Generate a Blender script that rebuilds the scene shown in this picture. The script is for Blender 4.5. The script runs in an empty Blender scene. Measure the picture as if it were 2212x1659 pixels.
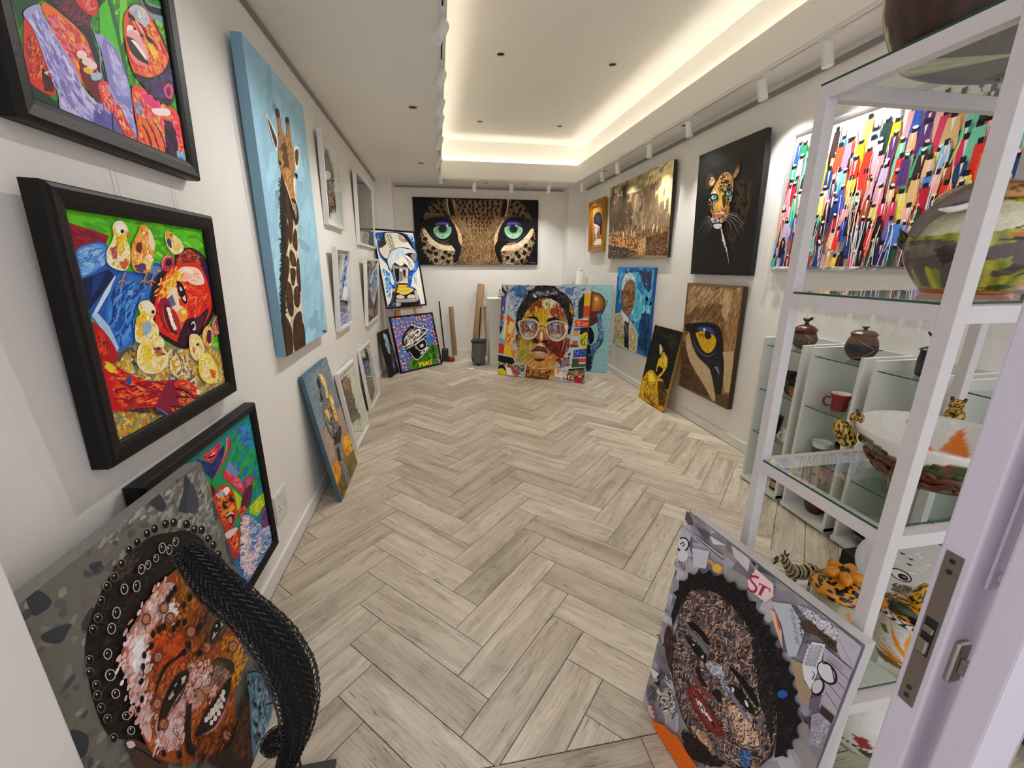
import bpy, bmesh, math, random
from mathutils import Vector, Matrix
random.seed(7)
C = bpy.context.scene.collection
SC = bpy.context.scene
PI = math.pi
# ---------------------------------------------------------------- camera, light, exposure
cam = bpy.data.objects.new('camera', bpy.data.cameras.new('camera'))
C.objects.link(cam); SC.camera = cam
yaw_c, pitch_c, roll_c = 0.17183697, -0.27847485, -0.00147056
fw = Vector((math.sin(yaw_c)*math.cos(pitch_c), math.cos(yaw_c)*math.cos(pitch_c), math.sin(pitch_c)))
rt = Vector((math.cos(yaw_c), -math.sin(yaw_c), 0)); up = rt.cross(fw)
r2 = rt*math.cos(roll_c) + up*math.sin(roll_c); u2 = -rt*math.sin(roll_c) + up*math.cos(roll_c)
cam.matrix_world = Matrix(((r2.x, u2.x, -fw.x, 0), (r2.y, u2.y, -fw.y, 0), (r2.z, u2.z, -fw.z, 1.5), (0, 0, 0, 1)))
cam.data.sensor_width = 36; cam.data.lens = 891.178/2212*36; cam.data.clip_start = 0.02
SC.view_settings.view_transform = 'Standard'; SC.view_settings.look = 'None'
SC.view_settings.gamma = 1; SC.view_settings.use_curve_mapping = False
SC.view_settings.exposure = 0.36
SC.cycles.diffuse_bounces = 10; SC.cycles.max_bounces = 16; SC.cycles.transparent_max_bounces = 24
w = bpy.data.worlds.new('shop_light'); SC.world = w; w.use_nodes = True
w.node_tree.nodes['Background'].inputs[0].default_value = (0.80, 0.775, 0.83, 1)   # the lit shop the open doorway faces
w.node_tree.nodes['Background'].inputs[1].default_value = 1.0
SPOT_W = 25.0          # one track head
COVE_E = 11.0           # LED strip in the ceiling cove
SPOT_COL = (1.0, 0.972, 0.93)

# ---------------------------------------------------------------- materials
def s2l(c):
    c = c/255.0
    return c/12.92 if c <= 0.04045 else ((c+0.055)/1.055)**2.4
def rgb(h):
    if isinstance(h, str):
        h = h.lstrip('#'); h = tuple(int(h[i:i+2], 16) for i in (0, 2, 4))
    return (s2l(h[0]), s2l(h[1]), s2l(h[2]), 1)
def mat(name, col, rough=0.5, metal=0.0, var=0.06, scale=14.0, bump=0.0, bscale=60.0, spec=0.5, emit=None, est=0.0, coat=0.0):
    m = bpy.data.materials.new(name); m.use_nodes = True
    nt = m.node_tree; N = nt.nodes; L = nt.links; b = N['Principled BSDF']
    tc = N.new('ShaderNodeTexCoord'); nz = N.new('ShaderNodeTexNoise')
    nz.inputs['Scale'].default_value = scale; nz.inputs['Detail'].default_value = 4
    L.new(tc.outputs['Object'], nz.inputs['Vector'])
    mx = N.new('ShaderNodeMix'); mx.data_type = 'RGBA'
    c = rgb(col); k = 1-var
    mx.inputs['A'].default_value = (c[0]*k, c[1]*k, c[2]*k, 1); k = 1+var
    mx.inputs['B'].default_value = (min(1, c[0]*k), min(1, c[1]*k), min(1, c[2]*k), 1)
    L.new(nz.outputs['Fac'], mx.inputs['Factor']); L.new(mx.outputs['Result'], b.inputs['Base Color'])
    b.inputs['Roughness'].default_value = rough; b.inputs['Metallic'].default_value = metal
    b.inputs['Specular IOR Level'].default_value = spec; b.inputs['Coat Weight'].default_value = coat
    if emit:
        b.inputs['Emission Color'].default_value = emit; b.inputs['Emission Strength'].default_value = est
    if bump:
        n2 = N.new('ShaderNodeTexNoise'); n2.inputs['Scale'].default_value = bscale; n2.inputs['Detail'].default_value = 5
        L.new(tc.outputs['Object'], n2.inputs['Vector'])
        bp = N.new('ShaderNodeBump'); bp.inputs['Strength'].default_value = bump; bp.inputs['Distance'].default_value = 0.004
        L.new(n2.outputs['Fac'], bp.inputs['Height']); L.new(bp.outputs['Normal'], b.inputs['Normal'])
    return m
def paint_mat(name, rough=0.45, weave=0.15, spec=0.4, var=0.08, gain=1.2):
    """colour attribute 'Col' broken up by fine brush noise over a canvas weave"""
    m = bpy.data.materials.new(name); m.use_nodes = True
    nt = m.node_tree; N = nt.nodes; L = nt.links; b = N['Principled BSDF']
    at = N.new('ShaderNodeAttribute'); at.attribute_name = 'Col'
    tc = N.new('ShaderNodeTexCoord'); nz = N.new('ShaderNodeTexNoise')
    nz.inputs['Scale'].default_value = 55; nz.inputs['Detail'].default_value = 6; nz.inputs['Roughness'].default_value = 0.7
    L.new(tc.outputs['Object'], nz.inputs['Vector'])
    mr = N.new('ShaderNodeMapRange'); mr.inputs['From Min'].default_value = 0.3; mr.inputs['From Max'].default_value = 0.7
    mr.inputs['To Min'].default_value = (1-var)*gain; mr.inputs['To Max'].default_value = (1+var)*gain
    L.new(nz.outputs['Fac'], mr.inputs['Value'])
    mx = N.new('ShaderNodeMix'); mx.data_type = 'RGBA'; mx.blend_type = 'MULTIPLY'; mx.inputs['Factor'].default_value = 1
    L.new(at.outputs['Color'], mx.inputs['A']); L.new(mr.outputs['Result'], mx.inputs['B'])
    L.new(mx.outputs['Result'], b.inputs['Base Color'])
    b.inputs['Roughness'].default_value = rough; b.inputs['Specular IOR Level'].default_value = spec
    if weave:
        wv = N.new('ShaderNodeTexNoise'); wv.inputs['Scale'].default_value = 400
        L.new(tc.outputs['Object'], wv.inputs['Vector'])
        bp = N.new('ShaderNodeBump'); bp.inputs['Strength'].default_value = weave; bp.inputs['Distance'].default_value = 0.002
        L.new(wv.outputs['Fac'], bp.inputs['Height']); L.new(bp.outputs['Normal'], b.inputs['Normal'])
    return m
def glass_mat(name, tint, ior=1.45, spec=1.0):
    m = bpy.data.materials.new(name); m.use_nodes = True
    nt = m.node_tree; N = nt.nodes; L = nt.links; N.remove(N['Principled BSDF'])
    tr = N.new('ShaderNodeBsdfTransparent'); tr.inputs[0].default_value = tint
    gl = N.new('ShaderNodeBsdfGlossy'); gl.inputs['Roughness'].default_value = 0.0
    gl.inputs['Color'].default_value = (spec, spec, spec, 1)
    fr = N.new('ShaderNodeFresnel'); fr.inputs['IOR'].default_value = ior
    ge = N.new('ShaderNodeNewGeometry'); sb = N.new('ShaderNodeMath'); sb.operation = 'SUBTRACT'; sb.inputs[0].default_value = 1; L.new(ge.outputs['Backfacing'], sb.inputs[1])
    ml = N.new('ShaderNodeMath'); ml.operation = 'MULTIPLY'; L.new(fr.outputs[0], ml.inputs[0]); L.new(sb.outputs[0], ml.inputs[1])
    mx = N.new('ShaderNodeMixShader'); L.new(ml.outputs[0], mx.inputs[0]); L.new(tr.outputs[0], mx.inputs[1]); L.new(gl.outputs[0], mx.inputs[2])
    L.new(mx.outputs[0], N['Material Output'].inputs['Surface'])
    return m
def plank_mat():
    m = bpy.data.materials.new('wood_look_tile'); m.use_nodes = True
    nt = m.node_tree; N = nt.nodes; L = nt.links; b = N['Principled BSDF']
    tc = N.new('ShaderNodeTexCoord'); oi = N.new('ShaderNodeObjectInfo')
    mul = N.new('ShaderNodeMath'); mul.operation = 'MULTIPLY'; mul.inputs[1].default_value = 90; L.new(oi.outputs['Random'], mul.inputs[0])
    cx = N.new('ShaderNodeCombineXYZ'); L.new(mul.outputs[0], cx.inputs['X']); L.new(mul.outputs[0], cx.inputs['Y'])
    ad = N.new('ShaderNodeVectorMath'); L.new(tc.outputs['Object'], ad.inputs[0]); L.new(cx.outputs[0], ad.inputs[1])
    def noise(sx, sy, det, rough, dist=0.0):
        mp = N.new('ShaderNodeMapping'); mp.inputs['Scale'].default_value = (sx, sy, 1); L.new(ad.outputs[0], mp.inputs['Vector'])
        n = N.new('ShaderNodeTexNoise'); n.inputs['Scale'].default_value = 1; n.inputs['Detail'].default_value = det
        n.inputs['Roughness'].default_value = rough; n.inputs['Distortion'].default_value = dist
        L.new(mp.outputs[0], n.inputs['Vector']); return n.outputs['Fac']
    def ramp(src, stops):
        r = N.new('ShaderNodeValToRGB'); e = r.color_ramp.elements
        e[0].position, e[0].color = stops[0]; e[1].position, e[1].color = stops[-1]
        for p, c in stops[1:-1]:
            x = e.new(p); x.color = c
        L.new(src, r.inputs[0]); return r.outputs[0]
    def mix(a, bb, f, mode='MIX'):
        x = N.new('ShaderNodeMix'); x.data_type = 'RGBA'; x.blend_type = mode
        for s, k in ((a, 'A'), (bb, 'B'), (f, 'Factor')):
            if isinstance(s, (tuple, float)): x.inputs[k].default_value = s
            else: L.new(s, x.inputs[k])
        return x.outputs['Result']
    broad = ramp(noise(1.6, 15, 5, 0.55, 0.8), [(0.28, rgb('aea28f')), (0.45, rgb('cabeab')), (0.58, rgb('d8cdba')), (0.74, rgb('e6dcc9'))])
    tone = ramp(oi.outputs['Random'], [(0.0, (0.76, 0.74, 0.71, 1)), (0.35, (0.88, 0.87, 0.85, 1)), (0.7, (0.98, 0.97, 0.96, 1)), (1.0, (1.06, 1.06, 1.06, 1))])
    col = mix(broad, tone, 1.0, 'MULTIPLY')
    fine = ramp(noise(9, 190, 3, 0.6), [(0.36, (0.72, 0.70, 0.68, 1)), (0.54, (1, 1, 1, 1))])
    col = mix(col, fine, 0.75, 'MULTIPLY')
    mask = noise(4.5, 22, 2, 0.5, 0.5)
    streak = ramp(noise(14, 150, 2, 0.5), [(0.60, (1, 1, 1, 1)), (0.68, (0.42, 0.39, 0.36, 1))])
    col = mix(col, streak, ramp(mask, [(0.48, (0, 0, 0, 1)), (0.60, (1, 1, 1, 1))]), 'MULTIPLY')
    blot = ramp(noise(5, 9, 5, 0.65), [(0.32, (0.72, 0.70, 0.67, 1)), (0.45, (1, 1, 1, 1))])
    col = mix(col, blot, 0.8, 'MULTIPLY')
    L.new(col, b.inputs['Base Color'])
    b.inputs['Roughness'].default_value = 0.42; b.inputs['Specular IOR Level'].default_value = 0.35
    bp = N.new('ShaderNodeBump'); bp.inputs['Strength'].default_value = 0.12; bp.inputs['Distance'].default_value = 0.003
    L.new(noise(9, 190, 3, 0.6), bp.inputs['Height']); L.new(bp.outputs['Normal'], b.inputs['Normal'])
    return m
M = dict(
    wall=mat('white_plaster', (238, 236, 232), 0.75, var=0.012, scale=5, bump=0.25, bscale=55),
    ceil=mat('ceiling_paint', (240, 238, 233), 0.85, var=0.01, scale=4, bump=0.08, bscale=80),
    trim=mat('white_gloss_paint', (232, 230, 226), 0.4, var=0.02),
    grout=mat('dark_grout', (84, 76, 68), 0.9, var=0.1, scale=40),
    plank=plank_mat(),
    rail=mat('grey_aluminium_rail', (150, 148, 142), 0.45, 0.5),
    slot=mat('black_track_slot', (14, 13, 14), 0.6),
    whitemetal=mat('white_powder_coat', (226, 224, 220), 0.45, var=0.02),
    lamp=mat('lamp_face', (255, 250, 240), 0.4, emit=(1, 0.97, 0.92, 1), est=24.0),
    led=mat('led_strip', (255, 240, 210), 0.4, emit=(1, 0.93, 0.79, 1), est=COVE_E),
    chrome=mat('satin_nickel', (176, 168, 156), 0.32, 0.9),
    darkhole=mat('dark_recess', (52, 40, 30), 0.7),
    blackwood=mat('black_frame_wood', (15, 13, 13), 0.5, var=0.25, scale=40, bump=0.2, bscale=120, spec=0.3),
    whitewood=mat('white_frame_wood', (232, 231, 229), 0.5, var=0.02),
    shelfwood=mat('white_brushed_paint', (214, 208, 206), 0.6, var=0.05, scale=30, bump=0.35, bscale=140),
    unit=mat('white_melamine', (222, 224, 218), 0.45, var=0.02),
    gold=mat('gilt_frame', (178, 122, 30), 0.35, 0.55, var=0.25, scale=60, bump=0.5, bscale=90),
    silver=mat('silver_frame', (206, 208, 212), 0.35, 0.3, var=0.04),
    canvasback=mat('raw_canvas', (196, 184, 160), 0.8),
    glass=glass_mat('clear_glass', (0.97, 0.985, 0.975, 1), 1.2),
    shelfglass=glass_mat('green_shelf_glass', (0.90, 0.95, 0.925, 1), 1.5),
    glassedge=mat('glass_edge', (38, 78, 66), 0.15, var=0.1),
    paint=paint_mat('oil_paint', 0.55, 0.15, 0.25),
    gloss=paint_mat('varnished_paint', 0.40, 0.12, 0.4),
    print=paint_mat('paper_print', 0.6, 0.0, 0.3, var=0.05),
    glaze=paint_mat('painted_glaze', 0.12, 0.0, 0.6, var=0.06),
    matteglaze=paint_mat('matte_glaze', 0.45, 0.0, 0.4, var=0.2),
    cardboard=mat('cardboard', (158, 128, 92), 0.8, var=0.12, scale=30),
    greyplastic=mat('grey_plastic', (96, 97, 100), 0.45),
    darkplastic=mat('dark_plastic', (34, 34, 36), 0.4),
    wood=mat('pale_easel_wood', (190, 150, 98), 0.55, var=0.15, scale=25),
    darkwood=mat('brown_wood', (70, 44, 26), 0.5, var=0.25, scale=12),
    nylon=mat('nylon_line', (205, 203, 198), 0.4),
    wire=mat('black_coated_wire', (44, 44, 46), 0.3, 0.5, spec=0.7),
    wirecore=mat('black_mesh_core', (6, 6, 7), 0.9),
    blackplate=mat('black_granite_plate', (62, 62, 62), 0.7, var=0.5, scale=420),
    door=mat('lilac_white_door_paint', (205, 198, 208), 0.55, var=0.02, bump=0.15, bscale=160),
    lockplate=mat('bronze_lock_plate', (118, 106, 94), 0.45, 0.4, var=0.1),
    paper=mat('white_paper_roll', (222, 218, 212), 0.8),
    red=mat('red_plastic', (120, 26, 26), 0.4),
)
def side_mat(name, col, rough=0.55): 
    if name not in M: M[name] = mat(name, col, rough, var=0.06, scale=30, bump=0.15, bscale=200)
    return M[name]

# ---------------------------------------------------------------- object helpers
def link(o, parent=None):
    C.objects.link(o)
    if parent: o.parent = parent
    return o
def obj(name, bm, m, parent=None, smooth=False):
    me = bpy.data.meshes.new(name)
    if isinstance(bm, bmesh.types.BMesh):
        bm.normal_update(); bm.to_mesh(me); bm.free()
    else:
        me.from_pydata(*bm); me.update()
    if m: me.materials.append(m)
    if smooth: me.polygons.foreach_set('use_smooth', [True]*len(me.polygons))
    return link(bpy.data.objects.new(name, me), parent)
def thing(name, label, cat, loc=(0, 0, 0), group=None, rotz=0.0):
    o = bpy.data.objects.new(name, None); C.objects.link(o); o.location = loc; o.rotation_euler = (0, 0, rotz)
    o.empty_display_size = 0.05
    return tag(o, label, cat, group)
def tag(o, label, cat, group=None):
    o['label'] = label; o['category'] = cat
    if group: o['group'] = group
    return o
def struct(name, bm, m, parent=None, smooth=False):
    o = obj(name, bm, m, parent, smooth); o['kind'] = 'structure'; return o
def box(bm, a, b, bev=0.0):
    v = [bm.verts.new((x, y, z)) for x in (a[0], b[0]) for y in (a[1], b[1]) for z in (a[2], b[2])]
    f = [bm.faces.new([v[i] for i in q]) for q in ((0, 1, 3, 2), (4, 6, 7, 5), (0, 4, 5, 1), (2, 3, 7, 6), (0, 2, 6, 4), (1, 5, 7, 3))]
    if bev:
        es = list({e for x in f for e in x.edges})
        bmesh.ops.bevel(bm, geom=es, offset=bev, segments=2, profile=0.6, affect='EDGES')
def boxm(a, b, bev=0.0):
    bm = bmesh.new(); box(bm, a, b, bev); bmesh.ops.recalc_face_normals(bm, faces=bm.faces); return bm
def tube(bm, pts, rad, seg=8, cap=True):
    """swept tube through points; rad a number or one per point"""
    pts = [Vector(p) for p in pts]; n = len(pts)
    rad = [rad]*n if isinstance(rad, (int, float)) else rad
    rings = []; ref = None
    for i, p in enumerate(pts):
        d = (pts[min(i+1, n-1)]-pts[max(i-1, 0)]).normalized()
        if ref is None: ref = Vector((0, 0, 1)) if abs(d.z) < 0.9 else Vector((1, 0, 0))
        a = d.cross(ref).normalized(); b = a.cross(d).normalized(); ref = b
        rings.append([bm.verts.new(p + (a*math.cos(t)+b*math.sin(t))*rad[i]) for t in [2*PI*k/seg for k in range(seg)]])
    for A, B in zip(rings, rings[1:]):
        for k in range(seg): bm.faces.new((A[k], A[(k+1) % seg], B[(k+1) % seg], B[k]))
    if cap:
        bm.faces.new(rings[0][::-1]); bm.faces.new(rings[-1])
    return bm
def tubem(pts, rad, seg=8):
    bm = tube(bmesh.new(), pts, rad, seg); bmesh.ops.recalc_face_normals(bm, faces=bm.faces); return bm
def catmull(pts, n=4, closed=False):
    P = [Vector(p) for p in pts]; out = []; m = len(P)
    rng = range(m) if closed else range(m-1)
    for i in rng:
        p0 = P[(i-1) % m] if closed or i > 0 else P[i]; p1 = P[i]; p2 = P[(i+1) % m]
        p3 = P[(i+2) % m] if closed or i+2 < m else p2
        for k in range(n):
            t = k/n
            out.append(0.5*((2*p1)+(p2-p0)*t+(2*p0-5*p1+4*p2-p3)*t*t+(3*p1-p0-3*p2+p3)*t**3))
    if not closed: out.append(P[-1])
    return out
def lathe(prof, seg=32, func=None, sx=1.0, sy=1.0):
    """surface of revolution from (r,z) pairs; func(angle_deg, t) gives a colour"""
    bm = bmesh.new(); lay = bm.loops.layers.float_color.new('Col') if func else None
    rings = []
    for r, z in prof:
        rings.append([bm.verts.new((r*sx*math.cos(2*PI*k/seg), r*sy*math.sin(2*PI*k/seg), z)) for k in range(seg)] if r > 1e-5 else [bm.verts.new((0, 0, z))]*seg)
    info = {}
    n = len(prof)
    for i in range(n-1):
        for k in range(seg):
            q = [rings[i][k], rings[i][(k+1) % seg], rings[i+1][(k+1) % seg], rings[i+1][k]]
            pr = [(k, i), (k+1, i), (k+1, i+1), (k, i+1)]
            vs = []; pp = []
            for v, p in zip(q, pr):
                if v not in vs: vs.append(v); pp.append(p)
            if len(vs) < 3: continue
            try: f = bm.faces.new(vs)
            except ValueError: continue
            f.smooth = True
            if func:
                for lp, p in zip(f.loops, pp):
                    lp[lay] = func(360.0*p[0]/seg, p[1])
    return bm
def resample(prof, n):
    P = catmull([(r, z, 0) for r, z in prof], 8); L = [0]; zm = min(z for r, z in prof)
    for a, b in zip(P, P[1:]): L.append(L[-1]+(b-a).length)
    out = []; j = 0
    for i in range(n):
        t = L[-1]*i/(n-1)
        while j < len(L)-2 and L[j+1] < t: j += 1
        f = (t-L[j])/max(1e-9, L[j+1]-L[j]); p = P[j].lerp(P[j+1], min(1, f)); out.append((max(0, p.x), max(zm, p.y)))
    return out
# ---------------------------------------------------------------- painting on a canvas: layered flat strokes of colour
def inside(p, poly):
    x, y = p; c = False; j = len(poly)-1
    for i in range(len(poly)):
        xi, yi = poly[i]; xj, yj = poly[j]
        if (yi > y) != (yj > y) and x < (xj-xi)*(y-yi)/(yj-yi)+xi: c = not c
        j = i
    return c
def hexc(h): return rgb(h)
class Art:
    """coordinates: x 0..1000 across the canvas, y down from the top in the same unit"""
    def __init__(s, w, h, seed=1, clip=None):
        s.w, s.h = w, h; s.H = 1000*h/w; s.V = []; s.F = []; s.K = []; s.lay = 0; s.R = random.Random(seed); s.fine = True
        s.box = clip or (0, 0, 1000, s.H)
    def _face(s, pts, cols, d):
        # clip to the canvas, then store
        P = [(p[0], p[1], c) for p, c in zip(pts, cols)]
        x0, y0, x1, y1 = s.box
        for ax, lim, sg in ((0, x0, 1), (0, x1, -1), (1, y0, 1), (1, y1, -1)):
            if all(sg*(p[ax]-lim) >= 0 for p in P): continue
            Q = []
            for i, b in enumerate(P):
                a = P[i-1]; ia = sg*(a[ax]-lim) >= 0; ib = sg*(b[ax]-lim) >= 0
                if ia != ib:
                    t = (lim-a[ax])/(b[ax]-a[ax])
                    Q.append((a[0]+(b[0]-a[0])*t, a[1]+(b[1]-a[1])*t, tuple(u+(v-u)*t for u, v in zip(a[2], b[2]))))
                if ib: Q.append(b)
            P = Q
            if len(P) < 3: return
        # drop repeated points
        Q = [p for i, p in enumerate(P) if abs(p[0]-P[i-1][0])+abs(p[1]-P[i-1][1]) > 0.02]
        if len(Q) < 3: return
        ar = sum(Q[i-1][0]*Q[i][1]-Q[i][0]*Q[i-1][1] for i in range(len(Q)))
        if ar < 0: Q = Q[::-1]
        b = len(s.V); k = s.w/1000
        for p in Q: s.V.append((p[0]*k, -d, s.h-p[1]*k)); s.K.append(p[2])
        s.F.append(list(range(b, b+len(Q)))[::-1])
    def nxt(s): s.lay += 1; return s.lay*4.5e-5
    def fill(s, col): s.P(col, [(-1, -1), (1001, -1), (1001, s.H+1), (-1, s.H+1)])
    def vgrad(s, stops, n=1):
        d = s.nxt()
        for (a, ca), (b, cb) in zip(stops, stops[1:]):
            ca = hexc(ca); cb = hexc(cb)
            s._face([(-1, a*s.H), (1001, a*s.H), (1001, b*s.H), (-1, b*s.H)], [ca, ca, cb, cb], d)
    def P(s, col, pts, smooth=0):
        if smooth: pts = [(p.x, p.y) for p in catmull([(x, y, 0) for x, y in pts], 5, True)]
        s._face(pts, [hexc(col)]*len(pts), s.nxt())
    def G(s, cc, ce, ctr, pts, smooth=0):
        if smooth: pts = [(p.x, p.y) for p in catmull([(x, y, 0) for x, y in pts], 5, True)]
        d = s.nxt(); a = hexc(cc); b = hexc(ce)
        for i in range(len(pts)): s._face([ctr, pts[i-1], pts[i]], [a, b, b], d)
    def E(s, col, c, rx, ry, rot=0.0, cole=None, n=24):
        a = math.radians(rot); ca, sa = math.cos(a), math.sin(a)
        pts = [(c[0]+rx*math.cos(t)*ca-ry*math.sin(t)*sa, c[1]+rx*math.cos(t)*sa+ry*math.sin(t)*ca) for t in [2*PI*k/n for k in range(n)]]
        if cole: s.G(col, cole, c, pts)
        else: s.P(col, pts)
    def S(s, col, wd, pts, taper=0, d=None, smooth=1, col2=None):
        if len(pts) > 2 and smooth: pts = [(p.x, p.y) for p in catmull([(x, y, 0) for x, y in pts], 4)]
        d = d or s.nxt(); c = hexc(col) if isinstance(col, str) else col; c2 = hexc(col2) if col2 else c
        n = len(pts); L = []; 
        for i, p in enumerate(pts):
            a = pts[max(0, i-1)]; b = pts[min(n-1, i+1)]; dx, dy = b[0]-a[0], b[1]-a[1]; l = math.hypot(dx, dy) or 1
            t = i/(n-1); k = 1.0
            if taper == 1: k = max(0.05, math.sin(PI*min(1, max(0, t)))**0.6)
            elif taper == 2: k = max(0.05, 1-t)
            elif taper == 3: k = max(0.05, t)
            ww = wd*k/2; cc = tuple(u+(v-u)*t for u, v in zip(c, c2))
            L.append(((p[0]-dy/l*ww, p[1]+dx/l*ww), (p[0]+dy/l*ww, p[1]-dx/l*ww), cc))
        for A, B in zip(L, L[1:]): s._face([A[0], A[1], B[1], B[0]], [A[2], A[2], B[2], B[2]], d)
    def D(s, cols, n, ln, wd, ang, jit, poly, var=0.12, full=0):
        """n dabs of paint inside a polygon; ang in degrees, 0 along +x, 90 up"""
        base = s.nxt(); s.lay += 1
        if s.fine: n = int(n*2.6); ln *= 0.62; wd = max(1.4, wd*0.52)
        if full == 2: n = int(n*1.15)
        xs = [p[0] for p in poly]; ys = [p[1] for p in poly]; cl = [hexc(c) for c in cols]; R = s.R
        for _ in range(n):
            for _t in range(8):
                x = R.uniform(min(xs), max(xs)); y = R.uniform(min(ys), max(ys))
                if not inside((x, y), poly): continue
                if full == 2: x += R.gauss(0, ln*0.8); y += R.gauss(0, ln*0.8)
                a = math.radians(ang+R.uniform(-jit, jit)); l = ln*R.uniform(0.6, 1.35)/2; q = wd*R.uniform(0.6, 1.3)/2
                dx, dy = math.cos(a), -math.sin(a)
                if not full and not (inside((x+dx*l, y+dy*l), poly) and inside((x-dx*l, y-dy*l), poly)): continue
                c = R.choice(cl); k = 1+R.uniform(-var, var); c = (c[0]*k, c[1]*k, c[2]*k, 1)
                b = R.uniform(-0.15, 0.15)*l; nx, ny = -dy, dx
                s._face([(x-dx*l, y-dy*l), (x-dx*l*0.5+nx*(q+b), y-dy*l*0.5+ny*(q+b)), (x+dx*l*0.5+nx*(q+b), y+dy*l*0.5+ny*(q+b)), (x+dx*l, y+dy*l),
                         (x+dx*l*0.5-nx*(q-b), y+dy*l*0.5-ny*(q-b)), (x-dx*l*0.5-nx*(q-b), y-dy*l*0.5-ny*(q-b))], [c]*6, base+R.uniform(0, 4.5e-5))
                break
    def blot(s, col, x, y, r, n=9, k=0.35, sy=1.0, ang=0.0):
        R = s.R; a = math.radians(ang); pts = []
        for i in range(n):
            t = 2*PI*i/n; q = r*(1+R.uniform(-k, k)); u, v = q*math.cos(t), q*sy*math.sin(t)
            pts.append((x+u*math.cos(a)-v*math.sin(a), y+u*math.sin(a)+v*math.cos(a)))
        s.P(col, pts, 1)
    def text(s, col, a, b, hgt, txt):
        """flat lettering from point a to point b on its baseline"""
        cu = bpy.data.curves.new('lettering', 'FONT'); cu.body = txt; o = bpy.data.objects.new('lettering', cu); C.objects.link(o)
        me = o.to_mesh(); xs = [v.co.x for v in me.vertices]; ys = [v.co.y for v in me.vertices]
        if xs:
            x0, x1 = min(xs), max(xs); dx, dy = (b[0]-a[0])/(x1-x0), (b[1]-a[1])/(x1-x0); l = math.hypot(dx, dy); k = hgt/max(0.5, max(ys)); d = s.nxt(); c = hexc(col)
            T = [(a[0]+(v.co.x-x0)*dx+v.co.y*k*dy/l, a[1]+(v.co.x-x0)*dy-v.co.y*k*dx/l) for v in me.vertices]
            for p in me.polygons: s._face([T[i] for i in p.vertices], [c]*len(p.vertices), d)
        o.to_mesh_clear(); bpy.data.objects.remove(o); bpy.data.curves.remove(cu)
    def run(s, src):
        for ln in src.strip().split('\n'):
            f = ln.split('|'); op = f[0]
            def pts(t):
                v = [float(x) for x in t.split()]; return list(zip(v[::2], v[1::2]))
            if op == 'F': s.fill(f[1])
            elif op == 'V': s.vgrad([(float(a), c) for a, c in (q.split() for q in f[1].split(','))])
            elif op in 'PQ': s.P(f[1], pts(f[2]), op == 'Q')
            elif op in 'GH': s.G(f[1], f[2], pts(f[3])[0], pts(f[4]), op == 'H')
            elif op == 'E':
                e = f[3].split(); s.E(f[1], pts(f[2])[0], float(e[0]), float(e[1]), float(e[2]), f[4] if len(f) > 4 else None)
            elif op == 'S': s.S(f[1], float(f[2]), pts(f[4]), int(f[3]))
            elif op == 'D':
                e = [float(x) for x in f[2].split()]; s.D(f[1].split(), int(e[0]), e[1], e[2], e[3], e[4], pts(f[3]), full=int(f[4]) if len(f) > 4 else 0)
            elif op == 'T': q = pts(f[2]); s.text(f[1], q[0], q[1], float(f[3]), f[4])
            elif op == 'X': GEN[f[1]](s)
            elif op == 'N': s.fine = f[1] == '1'
    def build(s, name, m, parent, off=(0, 0, 0)):
        me = bpy.data.meshes.new(name); me.from_pydata([(x+off[0], y+off[1], z+off[2]) for x, y, z in s.V], [], s.F)
        at = me.color_attributes.new('Col', 'FLOAT_COLOR', 'POINT')
        at.data.foreach_set('color', [c for k in s.K for c in k]); me.materials.append(m); me.update()
        return link(bpy.data.objects.new(name, me), parent)
def frame_mesh(w, h, prof):
    """mitred moulding: profile of (inset from the outer edge, depth behind the front)"""
    V = []; F = []
    for i, y in prof: V += [(i, y, i), (w-i, y, i), (w-i, y, h-i), (i, y, h-i)]
    for k in range(len(prof)-1):
        for j in range(4): F.append((4*k+j, 4*k+(j+1) % 4, 4*k+4+(j+1) % 4, 4*k+4+j))
    return V, [], F
GEN = {}
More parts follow.
